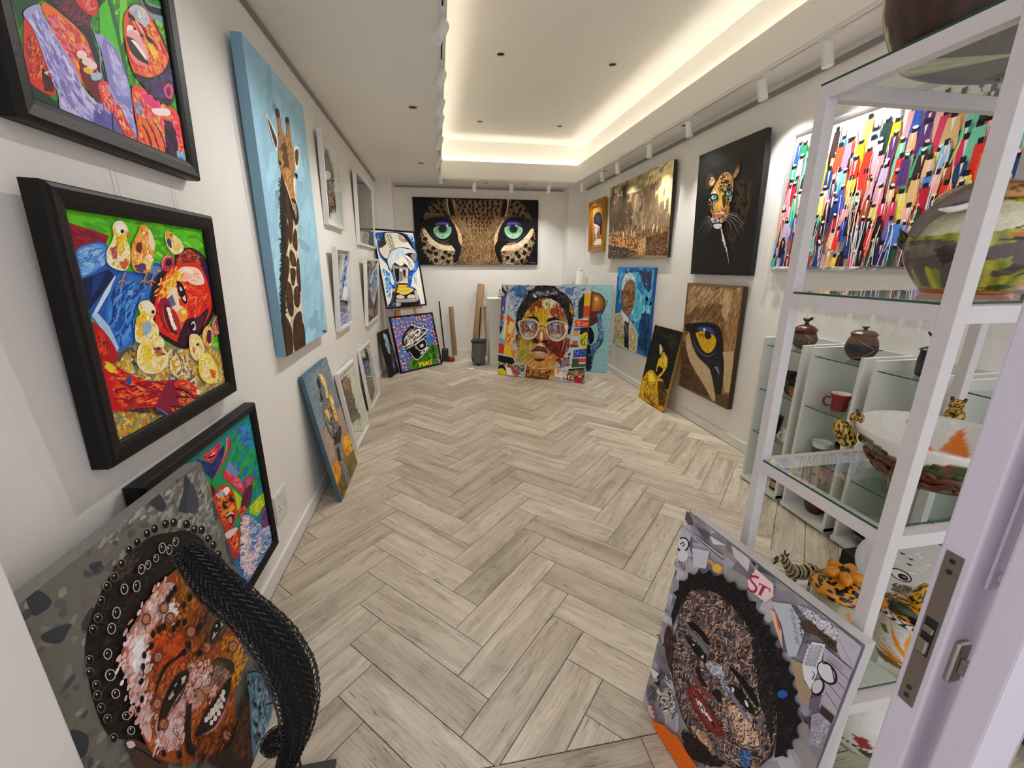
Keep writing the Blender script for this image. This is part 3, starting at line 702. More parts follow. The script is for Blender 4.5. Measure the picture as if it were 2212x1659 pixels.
ART['giraffe'] = '''
F|92c0d8
D|96c4dc 8cbad2 9ccae0|120 491.9 165.9 29 60|254 -84 938 15 992 1653 -145 1616
P|d8ceb0|361 588 628 568 527 860 478 1108 415 1390 387 1661 -15 1651 43 1365 137 1091 246 812
D|c8bc98 e4dcc4 b8aa84|120 80.3 27.6 46 20|380 612 620 589 398 1389 364 1645 30 1643 164 1090
Q|3c2616|350 617 466 615 451 731 371 854 297 751
D|5a3a20 2c1a0e 4a2e1a|16 58.8 23.5 46 16|350 617 466 615 451 731 371 854 297 751
Q|3c2616|426 753 476 786 371 970 324 972 333 877
D|5a3a20 2c1a0e 4a2e1a|16 58.5 24.8 45 16|426 753 476 786 371 970 324 972 333 877
Q|3c2616|274 809 333 839 309 973 220 1052 194 979
D|5a3a20 2c1a0e 4a2e1a|16 55.1 23.5 45 16|274 809 333 839 309 973 220 1052 194 979
Q|3c2616|458 886 499 912 464 1015 415 1017 380 969
D|5a3a20 2c1a0e 4a2e1a|16 60.0 26.3 44 16|458 886 499 912 464 1015 415 1017 380 969
Q|3c2616|320 1021 393 1048 397 1118 312 1118 286 1070
D|5a3a20 2c1a0e 4a2e1a|16 57.0 25.8 43 16|320 1021 393 1048 397 1118 312 1118 286 1070
Q|3c2616|231 1061 274 1099 203 1204 140 1221 129 1146
D|5a3a20 2c1a0e 4a2e1a|16 52.8 24.3 44 16|231 1061 274 1099 203 1204 140 1221 129 1146
Q|3c2616|274 1138 372 1148 321 1228 265 1236
D|5a3a20 2c1a0e 4a2e1a|16 55.9 26.3 43 16|274 1138 372 1148 321 1228 265 1236
Q|3c2616|433 1077 469 1087 430 1285 378 1230 385 1148
D|5a3a20 2c1a0e 4a2e1a|16 59.0 27.8 42 16|433 1077 469 1087 430 1285 378 1230 385 1148
Q|3c2616|309 1258 386 1251 404 1315 343 1383 275 1367 271 1306
D|5a3a20 2c1a0e 4a2e1a|16 56.3 27.8 42 16|309 1258 386 1251 404 1315 343 1383 275 1367 271 1306
Q|3c2616|171 1213 257 1255 225 1413 149 1415 127 1325
D|5a3a20 2c1a0e 4a2e1a|16 52.3 25.7 43 16|171 1213 257 1255 225 1413 149 1415 127 1325
Q|3c2616|249 1431 376 1418 373 1537 344 1653 161 1649 181 1499
D|5a3a20 2c1a0e 4a2e1a|16 54.5 29.0 40 16|249 1431 376 1418 373 1537 344 1653 161 1649 181 1499
Q|3c2616|41 1403 110 1439 154 1515 115 1650 0 1647 12 1513
D|5a3a20 2c1a0e 4a2e1a|16 49.0 25.8 42 16|41 1403 110 1439 154 1515 115 1650 0 1647 12 1513
Q|3c2616|380 1494 403 1552 377 1659 353 1654
D|5a3a20 2c1a0e 4a2e1a|16 57.2 31.2 39 16|380 1494 403 1552 377 1659 353 1654
S|2a1c14|70.2|0|361 588 263 810 188 1044 56 1366 -25 1641
D|1c120c 3a281c 0e0a08|150 133.1 9.6 13 30|293 610 407 580 192 1090 84 1398 7 1389 232 813|1
Q|f0ece4|194 293 243 311 329 361 328 412 298 462 257 438 217 367
Q|3a2a20|211 309 291 363 323 396 297 445 259 413
Q|f0ece4|649 360 741 329 774 349 712 452 640 497 632 450
Q|4a3a2c|662 376 740 347 738 387 682 459 647 447
Q|a87838|372 219 417 202 442 226 448 294 476 330 526 312 558 218 587 196 614 210 611 313 633 392 616 492 533 642 579 774 533 844 472 850 451 731 380 648 339 574 312 519 330 446 377 374 375 264
D|b88844 c89a54 8a5c28 a87434 6a4420|210 63.6 18.1 49 20|390 251 388 345 484 346 587 310 618 405 516 645 545 798 472 835 395 646 328 533 349 424
Q|2a2422|360 235 391 209 429 205 427 244 386 260
Q|2a2422|538 224 571 200 607 199 610 221 554 241
D|5a3c1c 4a3018|60 82.4 17.3 44 16|380 399 509 357 509 430 466 615 380 540
Q|b8843e|407 543 489 527 499 647 500 724 454 692
D|d0a060 a87438 8a5c2c e0b878|90 57.9 14.7 49 10|407 543 502 524 494 715 454 692
Q|2c1e16|442 713 512 694 564 726 574 795 525 848 474 845 447 779
D|b89868 7a5c3c|26 67.6 15.8 41 15|459 711 551 718 552 797 493 823
S|140e0a|19.1|0|308 515 332 521 350 510
S|140e0a|22.4|1|587 531 634 527 650 539
D|140e0a|14 69.8 4.9 1 20|603 523 684 513 650 554 601 553
Q|f0e8d8|556 561 597 563 557 638 530 643
S|e8e0cc|13.8|0|380 612 426 678 484 765
S|1c1c20|12.3|0|844 1624 879 1620 908 1635 939 1632
'''
ART['girl'] = '''
F|6c6a62
D|7a766a 645f56 5a5c58 8a8676 565a5c 74705e 4c4e50|420 65.3 44.5 1 60|81 -335 598 -357 1629 1072 723 2426 -244 437|1
D|8f938a 9aa096 7c8688|80 66.0 28.4 22 30|306 15 476 -28 1021 29 972 464 544 48
Q|3c4046|92 -22 128 14 138 69 87 68 80 33
Q|3c4046|75 133 114 144 161 175 145 188 111 201 76 159
Q|3c4046|185 209 238 185 239 231 196 243
Q|3c4046|620 -93 674 -25 699 61 658 74 604 -29
Q|3c4046|869 6 886 115 830 180 755 131 815 72
Q|3c4046|27 470 59 541 33 585 13 565
Q|3c4046|290 50 336 72 302 94
Q|464a52|890 62 893 174 845 206 801 157 831 108
Q|464a52|993 230 1025 318 969 330 972 268
Q|464a52|1006 468 1037 606 989 641 969 511
Q|464a52|916 -46 945 -4 874 -41
Q|211c18|157 303 201 235 272 176 361 131 456 121 568 135 677 192 760 244 829 345 858 492 861 644 840 818 615 748 345 847 206 804 157 713 109 610 118 454
D|15110f 2c2520 0e0c0b 3a302a|330 43.6 11.5 7 60|157 303 201 235 272 176 361 131 456 121 568 135 677 192 760 244 829 345 858 492 861 644 840 818 615 748 345 847 206 804 157 713 109 610 118 454
D|4c3c36 2a2220|60 31.3 11.8 22 40|368 117 479 125 491 185 356 188
E|8a8478|400 134|21.4 16.9 -115
E|0c0b0b|400 135|18.5 14.9 -113|1a1716
E|e8e4dc|399 128|3.7 3.4 -90
E|8a8478|450 109|21.9 17.8 -119
E|0c0b0b|450 111|19.0 15.6 -117|1a1716
E|e8e4dc|449 103|3.8 3.6 -89
E|8a8478|495 109|22.7 18.5 -123
E|0c0b0b|495 110|19.7 16.3 -121|1a1716
E|e8e4dc|494 102|3.9 3.8 -95
E|8a8478|551 108|23.8 19.4 -128
E|0c0b0b|551 109|20.6 17.1 -127|1a1716
E|e8e4dc|550 101|4.1 4.0 -142
E|8a8478|592 114|24.8 20.1 -132
E|0c0b0b|593 116|21.4 17.7 -131|1a1716
E|e8e4dc|591 108|4.3 4.1 -158
E|8a8478|655 134|26.4 21.0 -136
E|0c0b0b|655 135|22.8 18.5 -135|1a1716
E|e8e4dc|653 127|4.6 4.3 -161
E|8a8478|700 157|27.7 21.6 -138
E|0c0b0b|700 159|23.9 19.1 -138|1a1716
E|e8e4dc|698 150|4.8 4.4 -160
E|8a8478|766 211|30.1 22.6 -140
E|0c0b0b|766 213|26.0 19.9 -139|1a1716
E|e8e4dc|764 203|5.3 4.6 -157
E|8a8478|802 266|31.8 23.1 -139
E|0c0b0b|802 268|27.4 20.4 -139|1a1716
E|e8e4dc|800 258|5.5 4.7 -154
E|8a8478|843 299|33.4 23.6 -140
E|0c0b0b|843 301|28.8 20.9 -140|1a1716
E|e8e4dc|841 291|5.8 4.8 -153
E|8a8478|868 370|35.1 24.0 -139
E|0c0b0b|869 372|30.3 21.2 -139|1a1716
E|e8e4dc|866 362|6.1 4.9 -150
E|8a8478|884 418|36.2 24.2 -138
E|0c0b0b|884 420|31.2 21.3 -138|1a1716
E|e8e4dc|882 409|6.3 4.9 -148
E|8a8478|896 486|37.6 24.3 -137
E|0c0b0b|896 489|32.4 21.5 -137|1a1716
E|e8e4dc|894 477|6.5 4.9 -146
E|8a8478|351 153|20.8 16.1 -112
E|0c0b0b|351 154|18.0 14.1 -110|1a1716
E|e8e4dc|350 147|3.6 3.2 -90
E|8a8478|312 161|20.3 15.4 -110
E|0c0b0b|312 163|17.6 13.5 -108|1a1716
E|e8e4dc|311 155|3.6 3.1 -90
E|8a8478|271 188|19.9 14.7 -108
E|0c0b0b|271 190|17.3 12.9 -106|1a1716
E|e8e4dc|270 183|3.5 2.9 -91
E|8a8478|238 232|19.9 14.1 -107
E|0c0b0b|238 233|17.3 12.4 -105|1a1716
E|e8e4dc|238 226|3.5 2.8 -93
E|8a8478|208 252|19.7 13.6 -106
E|0c0b0b|208 254|17.1 12.0 -104|1a1716
E|e8e4dc|207 246|3.5 2.7 -93
E|8a8478|157 329|19.8 12.8 -105
E|0c0b0b|157 331|17.2 11.3 -104|1a1716
E|e8e4dc|157 323|3.5 2.6 -95
E|8a8478|140 364|19.9 12.6 -105
E|0c0b0b|140 366|17.3 11.0 -103|1a1716
E|e8e4dc|140 359|3.5 2.5 -96
E|8a8478|141 423|20.6 12.6 -105
E|0c0b0b|141 425|17.9 11.1 -104|1a1716
E|e8e4dc|141 417|3.6 2.6 -98
E|8a8478|130 456|20.8 12.5 -105
E|0c0b0b|130 457|18.0 11.0 -104|1a1716
E|e8e4dc|129 450|3.6 2.5 -98
E|8a8478|123 505|21.3 12.4 -105
E|0c0b0b|123 506|18.4 10.9 -105|1a1716
E|e8e4dc|122 499|3.7 2.5 -100
E|8a8478|125 561|22.0 12.5 -106
E|0c0b0b|125 563|19.0 11.0 -105|1a1716
E|e8e4dc|125 555|3.8 2.6 -101
E|8a8478|115 640|22.8 12.3 -106
E|0c0b0b|115 641|19.7 10.9 -105|1a1716
E|e8e4dc|114 634|3.9 2.5 -102
E|c8c2b8|588 210|23.2 21.2 -99
E|100d0c|588 210|18.9 17.0 101
E|f0ece4|586 202|4.1 3.5 141
E|c8c2b8|619 242|21.5 17.4 120
E|100d0c|619 242|17.9 13.6 122
E|f0ece4|617 234|4.2 3.7 144
E|c8c2b8|665 236|20.5 19.2 -110
E|100d0c|665 236|16.6 15.5 101
E|f0ece4|662 228|4.4 3.8 149
E|c8c2b8|540 224|16.9 15.0 -100
E|100d0c|540 224|13.7 12.1 96
E|f0ece4|538 217|4.0 3.4 136
E|c8c2b8|493 219|18.5 16.1 89
E|100d0c|493 219|15.1 12.8 101
E|f0ece4|492 212|3.8 3.3 131
E|c8c2b8|459 212|20.2 17.1 95
E|100d0c|459 212|16.6 13.6 105
E|f0ece4|458 205|3.7 3.2 128
E|c8c2b8|412 253|22.7 18.2 101
E|100d0c|412 253|18.7 14.4 108
E|f0ece4|411 246|3.6 3.1 123
E|c8c2b8|362 221|20.9 16.8 -94
E|100d0c|362 221|16.9 13.5 95
E|f0ece4|361 214|3.5 2.9 121
E|c8c2b8|299 271|22.3 17.1 -92
E|100d0c|299 271|18.1 13.8 96
E|f0ece4|297 265|3.4 2.7 115
E|c8c2b8|260 304|22.1 16.2 -100
E|100d0c|260 304|17.8 13.2 -94
E|f0ece4|259 297|3.3 2.6 112
E|c8c2b8|212 368|21.8 14.8 -103
E|100d0c|212 368|17.3 12.1 -98
E|f0ece4|211 362|3.2 2.5 107
E|c8c2b8|190 440|27.8 16.4 -110
E|100d0c|190 440|21.9 13.6 -108
E|f0ece4|189 434|3.2 2.5 -78
E|c8c2b8|179 515|22.5 13.1 -109
E|100d0c|179 515|17.8 10.8 -106
E|f0ece4|178 508|3.3 2.6 -83
E|c8c2b8|178 623|23.6 11.7 -112
E|100d0c|178 623|18.6 9.7 -111
E|f0ece4|177 616|3.4 2.6 -89
E|c8c2b8|171 688|22.8 11.5 -110
E|100d0c|171 688|17.9 9.6 -109
E|f0ece4|171 680|3.5 2.6 -92
Q|4a342a|136 696 170 733 211 861 235 952 217 989 144 865 132 766
S|14100e|4.8|0|140 718 174 803 211 929
Q|d8c0b8|140 703 159 724 161 751 140 733
Q|9a4c22|246 421 298 388 368 354 472 330 593 338 690 379 738 516 798 652 830 808 826 984 782 1089 677 1163 618 1267 530 1292 449 1244 355 1150 271 1029 218 915 197 823 200 717 224 621 243 534
D|a8521e b4602a 8a3e18 c06a30 7c3818 d07838|340 50.0 33.6 6 35|246 421 298 388 368 354 472 330 593 338 690 379 738 516 798 652 830 808 826 984 782 1089 677 1163 618 1267 530 1292 449 1244 355 1150 271 1029 218 915 197 823 200 717 224 621 243 534
Q|d8b4ac|252 429 310 394 379 365 465 346 536 351 575 393 486 413 415 448 352 471 300 545 252 675 233 782 206 804 205 708 230 591 243 504
D|e4c4c0 d4aaa4 c89488 ecd8d8 c07c68|240 38.1 25.6 22 30|255 432 368 370 502 343 565 392 417 443 344 470 282 599 233 766 216 685|2
D|f4eaec ffffff e8dcdc|60 32.7 17.9 41 16|325 426 337 468 302 556 289 517|2
D|f4eaec ffffff|36 34.1 19.9 13 30|485 435 539 464 498 504 470 483|2
D|f8f0f0 e8d8dc|50 35.2 19.8 24 14|253 828 324 850 284 892 254 880|2
D|f07028 f88840|30 39.1 13.2 -35 40|351 455 472 557 471 597 401 511|2
D|c04818 a83a14 d05a20|90 47.4 25.1 -6 40|382 513 519 625 465 689 373 604|2
D|b0641c c87c28 8a5018|70 48.9 25.2 28 30|577 388 723 450 684 571 569 527|2
D|c88420 e0a030 a05818|70 52.5 24.5 -2 20|721 896 816 973 779 1095 659 1139 691 978|2
D|6a4028 50301c 7a5038|90 56.2 26.7 6 30|660 617 782 683 804 800 653 819 611 709|2
Q|6a4a30|672 711 762 719 818 775 796 841 647 831 638 775
D|c89088 d8a8a0 b47a70 e4c8c4|150 34.3 24.9 2 40|485 774 567 838 601 1013 546 1017 435 912 345 847 358 781 439 821|2
Q|c89890|252 778 321 780 394 829 385 886 322 969 260 940 243 847
D|d8b0a8 b88078 e0c8c8|80 36.4 24.1 19 20|254 790 324 792 389 848 319 965 259 922|2
D|7a3c1c 5c2c16 984c22|90 45.9 26.4 -6 30|280 974 352 1071 498 1202 577 1260 509 1280 373 1160|2
Q|2a1a12|259 797 318 750 386 726 460 760 474 786 436 807 367 802 304 814 257 819
Q|1a120e|339 746 381 736 425 747 467 778 445 789 395 787 342 776
Q|d8d0c4|425 758 454 775 435 789 414 779
Q|c8bcae|342 758 371 756 371 776 345 771
E|0a0808|396 760|31.7 23.9 -165
E|d8d8d8|393 751|8.2 5.9 176
E|d8d8d8|369 761|7.9 5.8 176
S|120c0a|9.6|1|255 798 293 765 354 733 423 731 476 771
S|3a2418|14.1|1|323 815 379 818 421 814
S|8a6a54|7.0|1|302 819 349 819 411 835
Q|3a2a1c|646 784 680 756 730 753 794 791 773 817 724 813 653 819
Q|c8c0b0|657 787 701 769 769 784 771 806 725 799 666 796
E|0c0a0a|710 777|31.1 20.8 -161
E|e0e0e0|707 764|7.9 6.1 -143
S|100c0a|11.7|1|639 785 684 751 740 759 804 800
S|4a3828|10.9|1|645 810 711 837 767 840
S|140e0c|17.8|1|303 674 353 643 399 643 479 681
S|2a1a10|9.5|1|294 693 328 659 388 646 494 673
S|2a1c12|17.8|1|637 683 689 656 757 677 805 744
S|a87838|9.1|1|688 682 749 692 799 756
Q|3a2a20|602 890 630 886 674 930 726 1021 715 1068 687 1063 683 1018 645 933 615 925
Q|5c4436|613 894 650 924 672 985 655 1043 598 1019 576 962
D|8a6a58 6a4c3c a88878|60 33.8 18.6 -1 30|610 900 677 1002 680 1075 595 1024 561 942
Q|ecd8d0|530 874 550 882 551 902 530 907 523 893
S|6a4634|7.8|1|444 916 461 884 489 895 469 913 483 951
S|5a3c2c|6.6|1|570 879 571 936 545 949 490 915
Q|b88468|477 897 520 926 540 981 494 975 457 934
Q|1c1210|382 1035 453 1030 531 1045 630 1061 680 1075 624 1123 550 1130 484 1132 423 1087
Q|a05a58|416 1078 484 1132 558 1141 624 1123 602 1163 532 1164 468 1138 426 1102
S|c88a84|8.5|1|429 1097 488 1148 566 1152 618 1135
Q|e4e0d8|447 1047 458 1036 471 1052 466 1069 454 1062
Q|e4e0d8|466 1055 481 1041 497 1062 490 1083 475 1074
Q|e4e0d8|486 1060 503 1044 521 1067 514 1091 496 1081
Q|e4e0d8|512 1070 531 1052 551 1078 543 1105 524 1094
Q|e4e0d8|534 1073 555 1054 577 1083 569 1112 547 1100
Q|e4e0d8|562 1071 578 1055 596 1078 589 1100 572 1091
Q|e4e0d8|585 1065 599 1053 613 1070 608 1088 594 1081
Q|e4e0d8|466 1093 477 1083 488 1098 483 1113 473 1107
Q|e4e0d8|490 1102 503 1090 516 1108 511 1125 498 1118
Q|e4e0d8|519 1109 531 1097 545 1115 540 1133 527 1125
Q|e4e0d8|549 1106 560 1096 572 1111 568 1127 556 1120
Q|e4e0d8|577 1099 587 1090 597 1103 593 1117 583 1111
S|221512|9.9|0|382 1035 468 1023 561 1038 672 1064
S|140e0c|32.2|0|414 891 365 964 335 1034 353 1091
D|1a1210 2c1e18|60 29.9 21.8 43 20|396 884 417 905 351 1032 365 1110 325 1063
E|15100e|559 403|16.1 13.3 96
E|15100e|533 406|14.8 13.9 110
E|15100e|510 412|15.3 13.0 99
E|15100e|482 421|14.3 13.4 108
E|15100e|443 490|14.1 13.1 -88
E|15100e|417 479|15.9 11.1 92
E|15100e|386 470|15.8 10.5 92
E|15100e|360 502|13.0 12.5 -117
E|15100e|320 502|14.5 10.4 94
E|15100e|297 534|14.5 10.1 -87
E|15100e|268 573|12.6 11.3 -127
E|15100e|480 541|15.2 13.3 -92
E|15100e|509 543|15.2 13.9 -152
E|15100e|542 570|15.9 14.2 -99
E|15100e|571 503|15.3 14.9 -136
E|15100e|614 504|17.5 14.0 -92
E|15100e|650 500|16.5 15.6 -159
E|15100e|686 533|18.3 15.1 -163
E|15100e|712 531|17.3 16.5 -142
E|15100e|578 660|16.8 14.8 -140
E|15100e|611 668|17.2 15.2 -136
E|15100e|519 676|18.0 12.7 -96
E|15100e|551 761|17.3 14.4 -134
E|15100e|482 676|15.7 13.7 -111
E|15100e|242 630|14.3 9.9 -89
E|15100e|231 907|16.8 9.5 -94
E|15100e|373 1160|18.6 12.3 -122
E|15100e|284 1005|16.4 11.2 -103
E|15100e|215 646|12.8 10.5 -97
E|7a4030|383 390|28.3 21.6 -115
E|c08468|383 390|18.3 14.0 -115
E|7a4030|383 390|9.2 7.0 -115
E|d8a8a0|383 390|6.4 4.5 -100
E|7a4030|651 388|34.9 27.1 -133
E|c08468|651 388|22.6 17.5 -133
E|7a4030|651 388|11.3 8.8 -133
E|d8a8a0|651 388|7.5 5.8 -112
E|7a4030|365 566|30.7 21.2 -115
E|c08468|365 566|19.9 13.7 -115
E|7a4030|365 566|9.9 6.9 -115
E|b87858|365 566|6.8 4.4 -103
E|7a4030|552 635|36.5 24.9 -124
E|c08468|552 635|23.6 16.1 -124
E|7a4030|552 635|11.8 8.1 -124
E|b87858|552 635|7.9 5.3 -110
E|7a4030|472 422|30.9 23.5 -121
E|c08468|472 422|20.0 15.2 -121
E|7a4030|472 422|10.0 7.6 -121
E|d8a8a0|472 422|6.9 4.9 -104
E|7a4030|479 484|32.0 23.6 -121
E|c08468|479 484|20.7 15.3 -121
E|7a4030|479 484|10.4 7.6 -121
E|d8a8a0|479 484|7.1 5.0 -105
E|7a4030|524 1252|47.9 23.9 -118
E|c08468|524 1252|31.0 15.5 -118
E|7a4030|524 1252|15.5 7.7 -118
E|b87858|524 1252|10.2 5.2 -111
E|7a4030|274 811|32.7 19.3 -112
E|c08468|274 811|21.2 12.5 -112
E|7a4030|274 811|10.6 6.2 -112
E|b87858|274 811|7.2 4.1 -103
E|7a4030|284 712|31.3 19.5 -112
E|c08468|284 712|20.2 12.6 -112
E|7a4030|284 712|10.1 6.3 -112
E|b87858|284 712|6.9 4.1 -102
E|7a4030|597 782|40.5 25.7 -124
E|c08468|597 782|26.2 16.6 -124
E|7a4030|597 782|13.1 8.3 -124
E|b87858|597 782|8.7 5.6 -112
E|7a4030|751 950|48.6 28.4 -127
E|c08468|751 950|31.4 18.4 -127
E|7a4030|751 950|15.7 9.2 -127
E|b87858|751 950|10.3 6.3 -117
S|3a1c12|4.0|0|562 1072 571 1103 575 1128 581 1165
S|3a1c12|3.1|0|385 739 374 743 367 749 363 763
S|3a1c12|4.0|0|536 1206 546 1244 526 1242 533 1282
S|3a1c12|2.8|0|242 744 239 754 224 753 231 775
S|3a1c12|3.5|0|451 1098 431 1090 411 1083 399 1090
S|3a1c12|3.1|0|378 714 366 710 371 731 376 760
S|3a1c12|3.3|0|415 796 411 811 407 830 402 840
S|3a1c12|2.8|0|231 872 227 883 212 876 211 884
S|3a1c12|3.2|0|381 788 371 795 374 809 356 806
S|3a1c12|3.2|0|404 729 394 733 385 736 383 748
S|3a1c12|3.7|0|633 701 616 706 602 705 593 717
S|3a1c12|2.9|0|284 808 276 819 264 816 261 834
S|3a1c12|2.7|0|294 531 281 535 285 552 274 558
S|3a1c12|3.1|0|501 386 489 394 478 398 470 405
S|3a1c12|4.0|0|535 1233 546 1269 552 1309 535 1308
S|3a1c12|3.3|0|530 569 521 573 502 571 488 579
S|3a1c12|3.5|0|399 1078 403 1110 402 1119 404 1138
S|3a1c12|3.4|0|491 653 498 680 489 684 493 707
S|3a1c12|2.9|0|320 568 324 584 324 606 324 628
S|3a1c12|3.0|0|427 441 422 452 415 464 399 457
S|3a1c12|3.3|0|513 578 502 582 501 599 492 603
S|3a1c12|3.3|0|407 861 400 864 387 861 383 878
S|3a1c12|3.5|0|532 718 522 725 523 743 523 761
S|3a1c12|3.8|0|699 512 690 521 695 551 682 563
S|3a1c12|3.4|0|559 434 562 456 566 482 564 501
S|3a1c12|3.5|0|663 412 644 416 625 410 604 414
S|3a1c12|3.8|0|559 1020 561 1051 556 1070 533 1063
S|3a1c12|3.0|0|359 644 363 663 351 661 348 677
S|3a1c12|3.2|0|454 548 448 553 441 568 432 579
S|3a1c12|3.6|0|514 960 508 972 504 993 490 986
S|3a1c12|3.3|0|478 668 480 683 469 684 467 696
S|3a1c12|3.7|0|580 754 585 780 572 780 551 773
S|3a1c12|3.2|0|447 514 451 529 459 555 456 568
S|3a1c12|3.4|0|484 714 483 736 473 746 481 773
S|3a1c12|3.6|0|494 935 500 969 488 967 476 965
S|3a1c12|3.1|0|348 794 335 787 339 807 330 813
S|3a1c12|3.1|0|402 572 397 580 392 597 384 605
S|3a1c12|3.7|0|667 525 672 554 649 558 637 568
S|3a1c12|3.6|0|481 895 486 916 485 942 484 961
S|3a1c12|3.0|0|324 750 323 767 310 768 309 779
S|3a1c12|3.6|0|523 886 517 901 511 909 497 903
S|3a1c12|3.2|0|394 868 386 872 376 881 358 875
S|3a1c12|3.1|0|441 518 433 526 436 543 441 561
S|3a1c12|3.8|0|675 609 658 610 658 634 660 656
S|3a1c12|2.8|0|320 562 318 571 307 577 290 576
S|3a1c12|3.1|0|386 667 382 681 388 709 376 716
S|3a1c12|3.9|0|744 479 746 502 739 515 733 523
S|3a1c12|3.2|0|406 786 398 795 403 826 387 826
S|3a1c12|3.2|0|475 458 458 457 465 479 469 502
S|3a1c12|3.3|0|359 1019 358 1040 347 1047 351 1079
S|3a1c12|3.3|0|574 434 556 429 543 428 536 441
S|3a1c12|3.6|0|589 648 581 661 573 667 579 695
S|3a1c12|3.2|0|434 771 423 768 408 771 394 769
S|3a1c12|3.4|0|593 404 573 401 563 412 544 410
S|3a1c12|2.7|0|284 603 277 606 262 605 251 611
S|3a1c12|3.0|0|444 442 431 449 430 462 414 463
S|3a1c12|3.4|0|390 1037 374 1040 366 1052 370 1084
S|3a1c12|3.3|0|355 1034 340 1026 345 1048 338 1052
S|3a1c12|2.8|0|255 675 253 694 248 709 241 714
S|3a1c12|3.3|0|518 537 502 541 498 557 489 565
S|3a1c12|3.6|0|513 964 496 956 500 983 504 1014
S|3a1c12|3.7|0|623 716 615 719 603 732 583 729
S|3a1c12|3.6|0|612 605 593 598 591 615 571 608
S|3a1c12|3.4|0|507 677 509 699 511 721 498 718
S|3a1c12|3.4|0|526 500 530 522 527 540 533 562
S|3a1c12|3.3|0|392 946 378 945 371 957 355 950
S|3a1c12|3.3|0|399 871 391 881 390 893 378 902
S|3a1c12|3.6|0|430 1069 438 1103 445 1133 434 1145
S|3a1c12|3.2|0|359 855 349 866 355 890 362 914
S|3a1c12|3.0|0|361 603 361 614 363 630 357 636
S|3a1c12|3.0|0|395 540 381 536 381 555 386 584
S|3a1c12|3.2|0|427 691 424 702 429 723 421 736
S|3a1c12|2.8|0|259 745 245 737 241 748 231 743
S|3a1c12|3.1|0|290 967 289 992 274 981 259 973
S|3a1c12|3.5|0|610 453 599 456 603 476 592 476
S|3a1c12|3.4|0|395 1058 399 1080 382 1078 384 1101
S|3a1c12|3.9|0|502 1214 494 1226 499 1261 497 1277
S|3a1c12|2.8|0|273 647 279 672 272 678 265 689
S|3a1c12|3.4|0|490 650 493 676 500 703 480 699
S|3a1c12|2.9|0|300 708 306 728 306 742 299 756
S|3a1c12|4.0|0|684 762 666 770 677 798 667 804
S|3a1c12|2.7|0|281 512 280 531 277 547 262 542
S|3a1c12|2.9|0|361 569 350 573 336 568 343 588
S|3a1c12|4.1|0|641 1132 642 1148 617 1140 601 1133
S|3a1c12|3.4|0|506 638 489 635 499 660 484 656
S|3a1c12|4.0|0|527 1344 513 1341 521 1377 523 1397
S|3a1c12|3.6|0|472 1025 468 1039 464 1051 457 1067
S|3a1c12|3.9|0|541 1204 522 1204 529 1229 516 1226
S|3a1c12|3.0|0|300 872 288 864 290 890 296 919
S|3a1c12|2.7|0|281 525 277 530 275 541 271 550
S|3a1c12|3.3|0|342 1051 346 1083 350 1106 358 1135
S|3a1c12|3.8|0|620 721 620 736 630 765 623 777
S|3a1c12|3.4|0|484 673 483 684 474 696 478 712
S|3a1c12|2.9|0|322 584 326 604 329 627 322 631
S|3a1c12|3.0|0|352 721 355 744 343 741 334 748
S|3a1c12|3.1|0|443 472 425 470 430 492 430 513
S|3a1c12|3.1|0|370 776 353 777 345 783 350 805
S|3a1c12|3.5|0|641 472 620 468 596 468 581 468
S|3a1c12|3.1|0|383 738 382 754 364 755 365 768
S|3a1c12|3.1|0|298 891 302 912 294 920 300 942
E|2a1812|460 1154|10.4 5.6 -114
E|b86838|460 1154|5.2 3.1 -113
E|2a1812|469 1207|10.7 5.7 -114
E|b86838|469 1207|5.4 3.1 -113
E|2a1812|426 1170|10.3 5.5 -113
E|b86838|426 1170|5.1 3.0 -112
E|2a1812|474 1245|10.9 5.7 -114
E|b86838|474 1245|5.5 3.1 -113
E|2a1812|438 1217|10.6 5.5 -113
E|b86838|438 1217|5.3 3.0 -112
E|2a1812|418 1118|10.0 5.4 -113
E|b86838|418 1118|5.0 3.0 -111
E|2a1812|445 980|9.5 5.6 -114
E|b86838|445 980|4.8 3.0 -112
E|2a1812|444 853|8.9 5.6 -114
E|b86838|444 853|4.5 3.0 -111
E|2a1812|446 829|8.8 5.6 -114
E|b86838|446 829|4.4 3.0 -111
E|2a1812|433 874|9.0 5.5 -114
E|b86838|433 874|4.5 3.0 -111
E|2a1812|445 810|8.8 5.6 -114
E|b86838|445 810|4.4 3.0 -111
P|2a1a10|618 1267 706 1222 725 1334 605 1655 422 1341 374 1201 511 1303
D|3c2414 1c120c 5a3018|90 51.0 36.8 23 20|614 1273 700 1289 613 1598 482 1380 518 1314
Q|54768a|768 1160 849 1251 885 1440 861 1543 711 1603 605 1608 632 1479 718 1289
D|6a8ca0 3c5a70 7ca0b0 2c4458|140 55.4 33.3 34 20|769 1172 856 1270 872 1445 742 1583 616 1604 698 1365
S|16181a|9.5|0|770 1157 851 1248 886 1374 906 1536 817 1458
S|16181a|8.5|0|972 1298 857 1239 834 1159
S|16181a|6.3|0|864 1227 876 1268
S|16181a|6.1|0|884 972 907 1006 880 1008
S|16181a|6.1|0|868 1014 885 1028 863 1039
E|14181c|755 1210|16.4 10.4 -107
E|14181c|810 1334|17.6 10.9 -109
E|14181c|744 1357|17.2 10.3 -108
E|14181c|770 1415|17.8 10.6 -109
E|14181c|701 1445|17.4 10.0 -107
E|14181c|695 1512|17.8 10.0 -107
'''
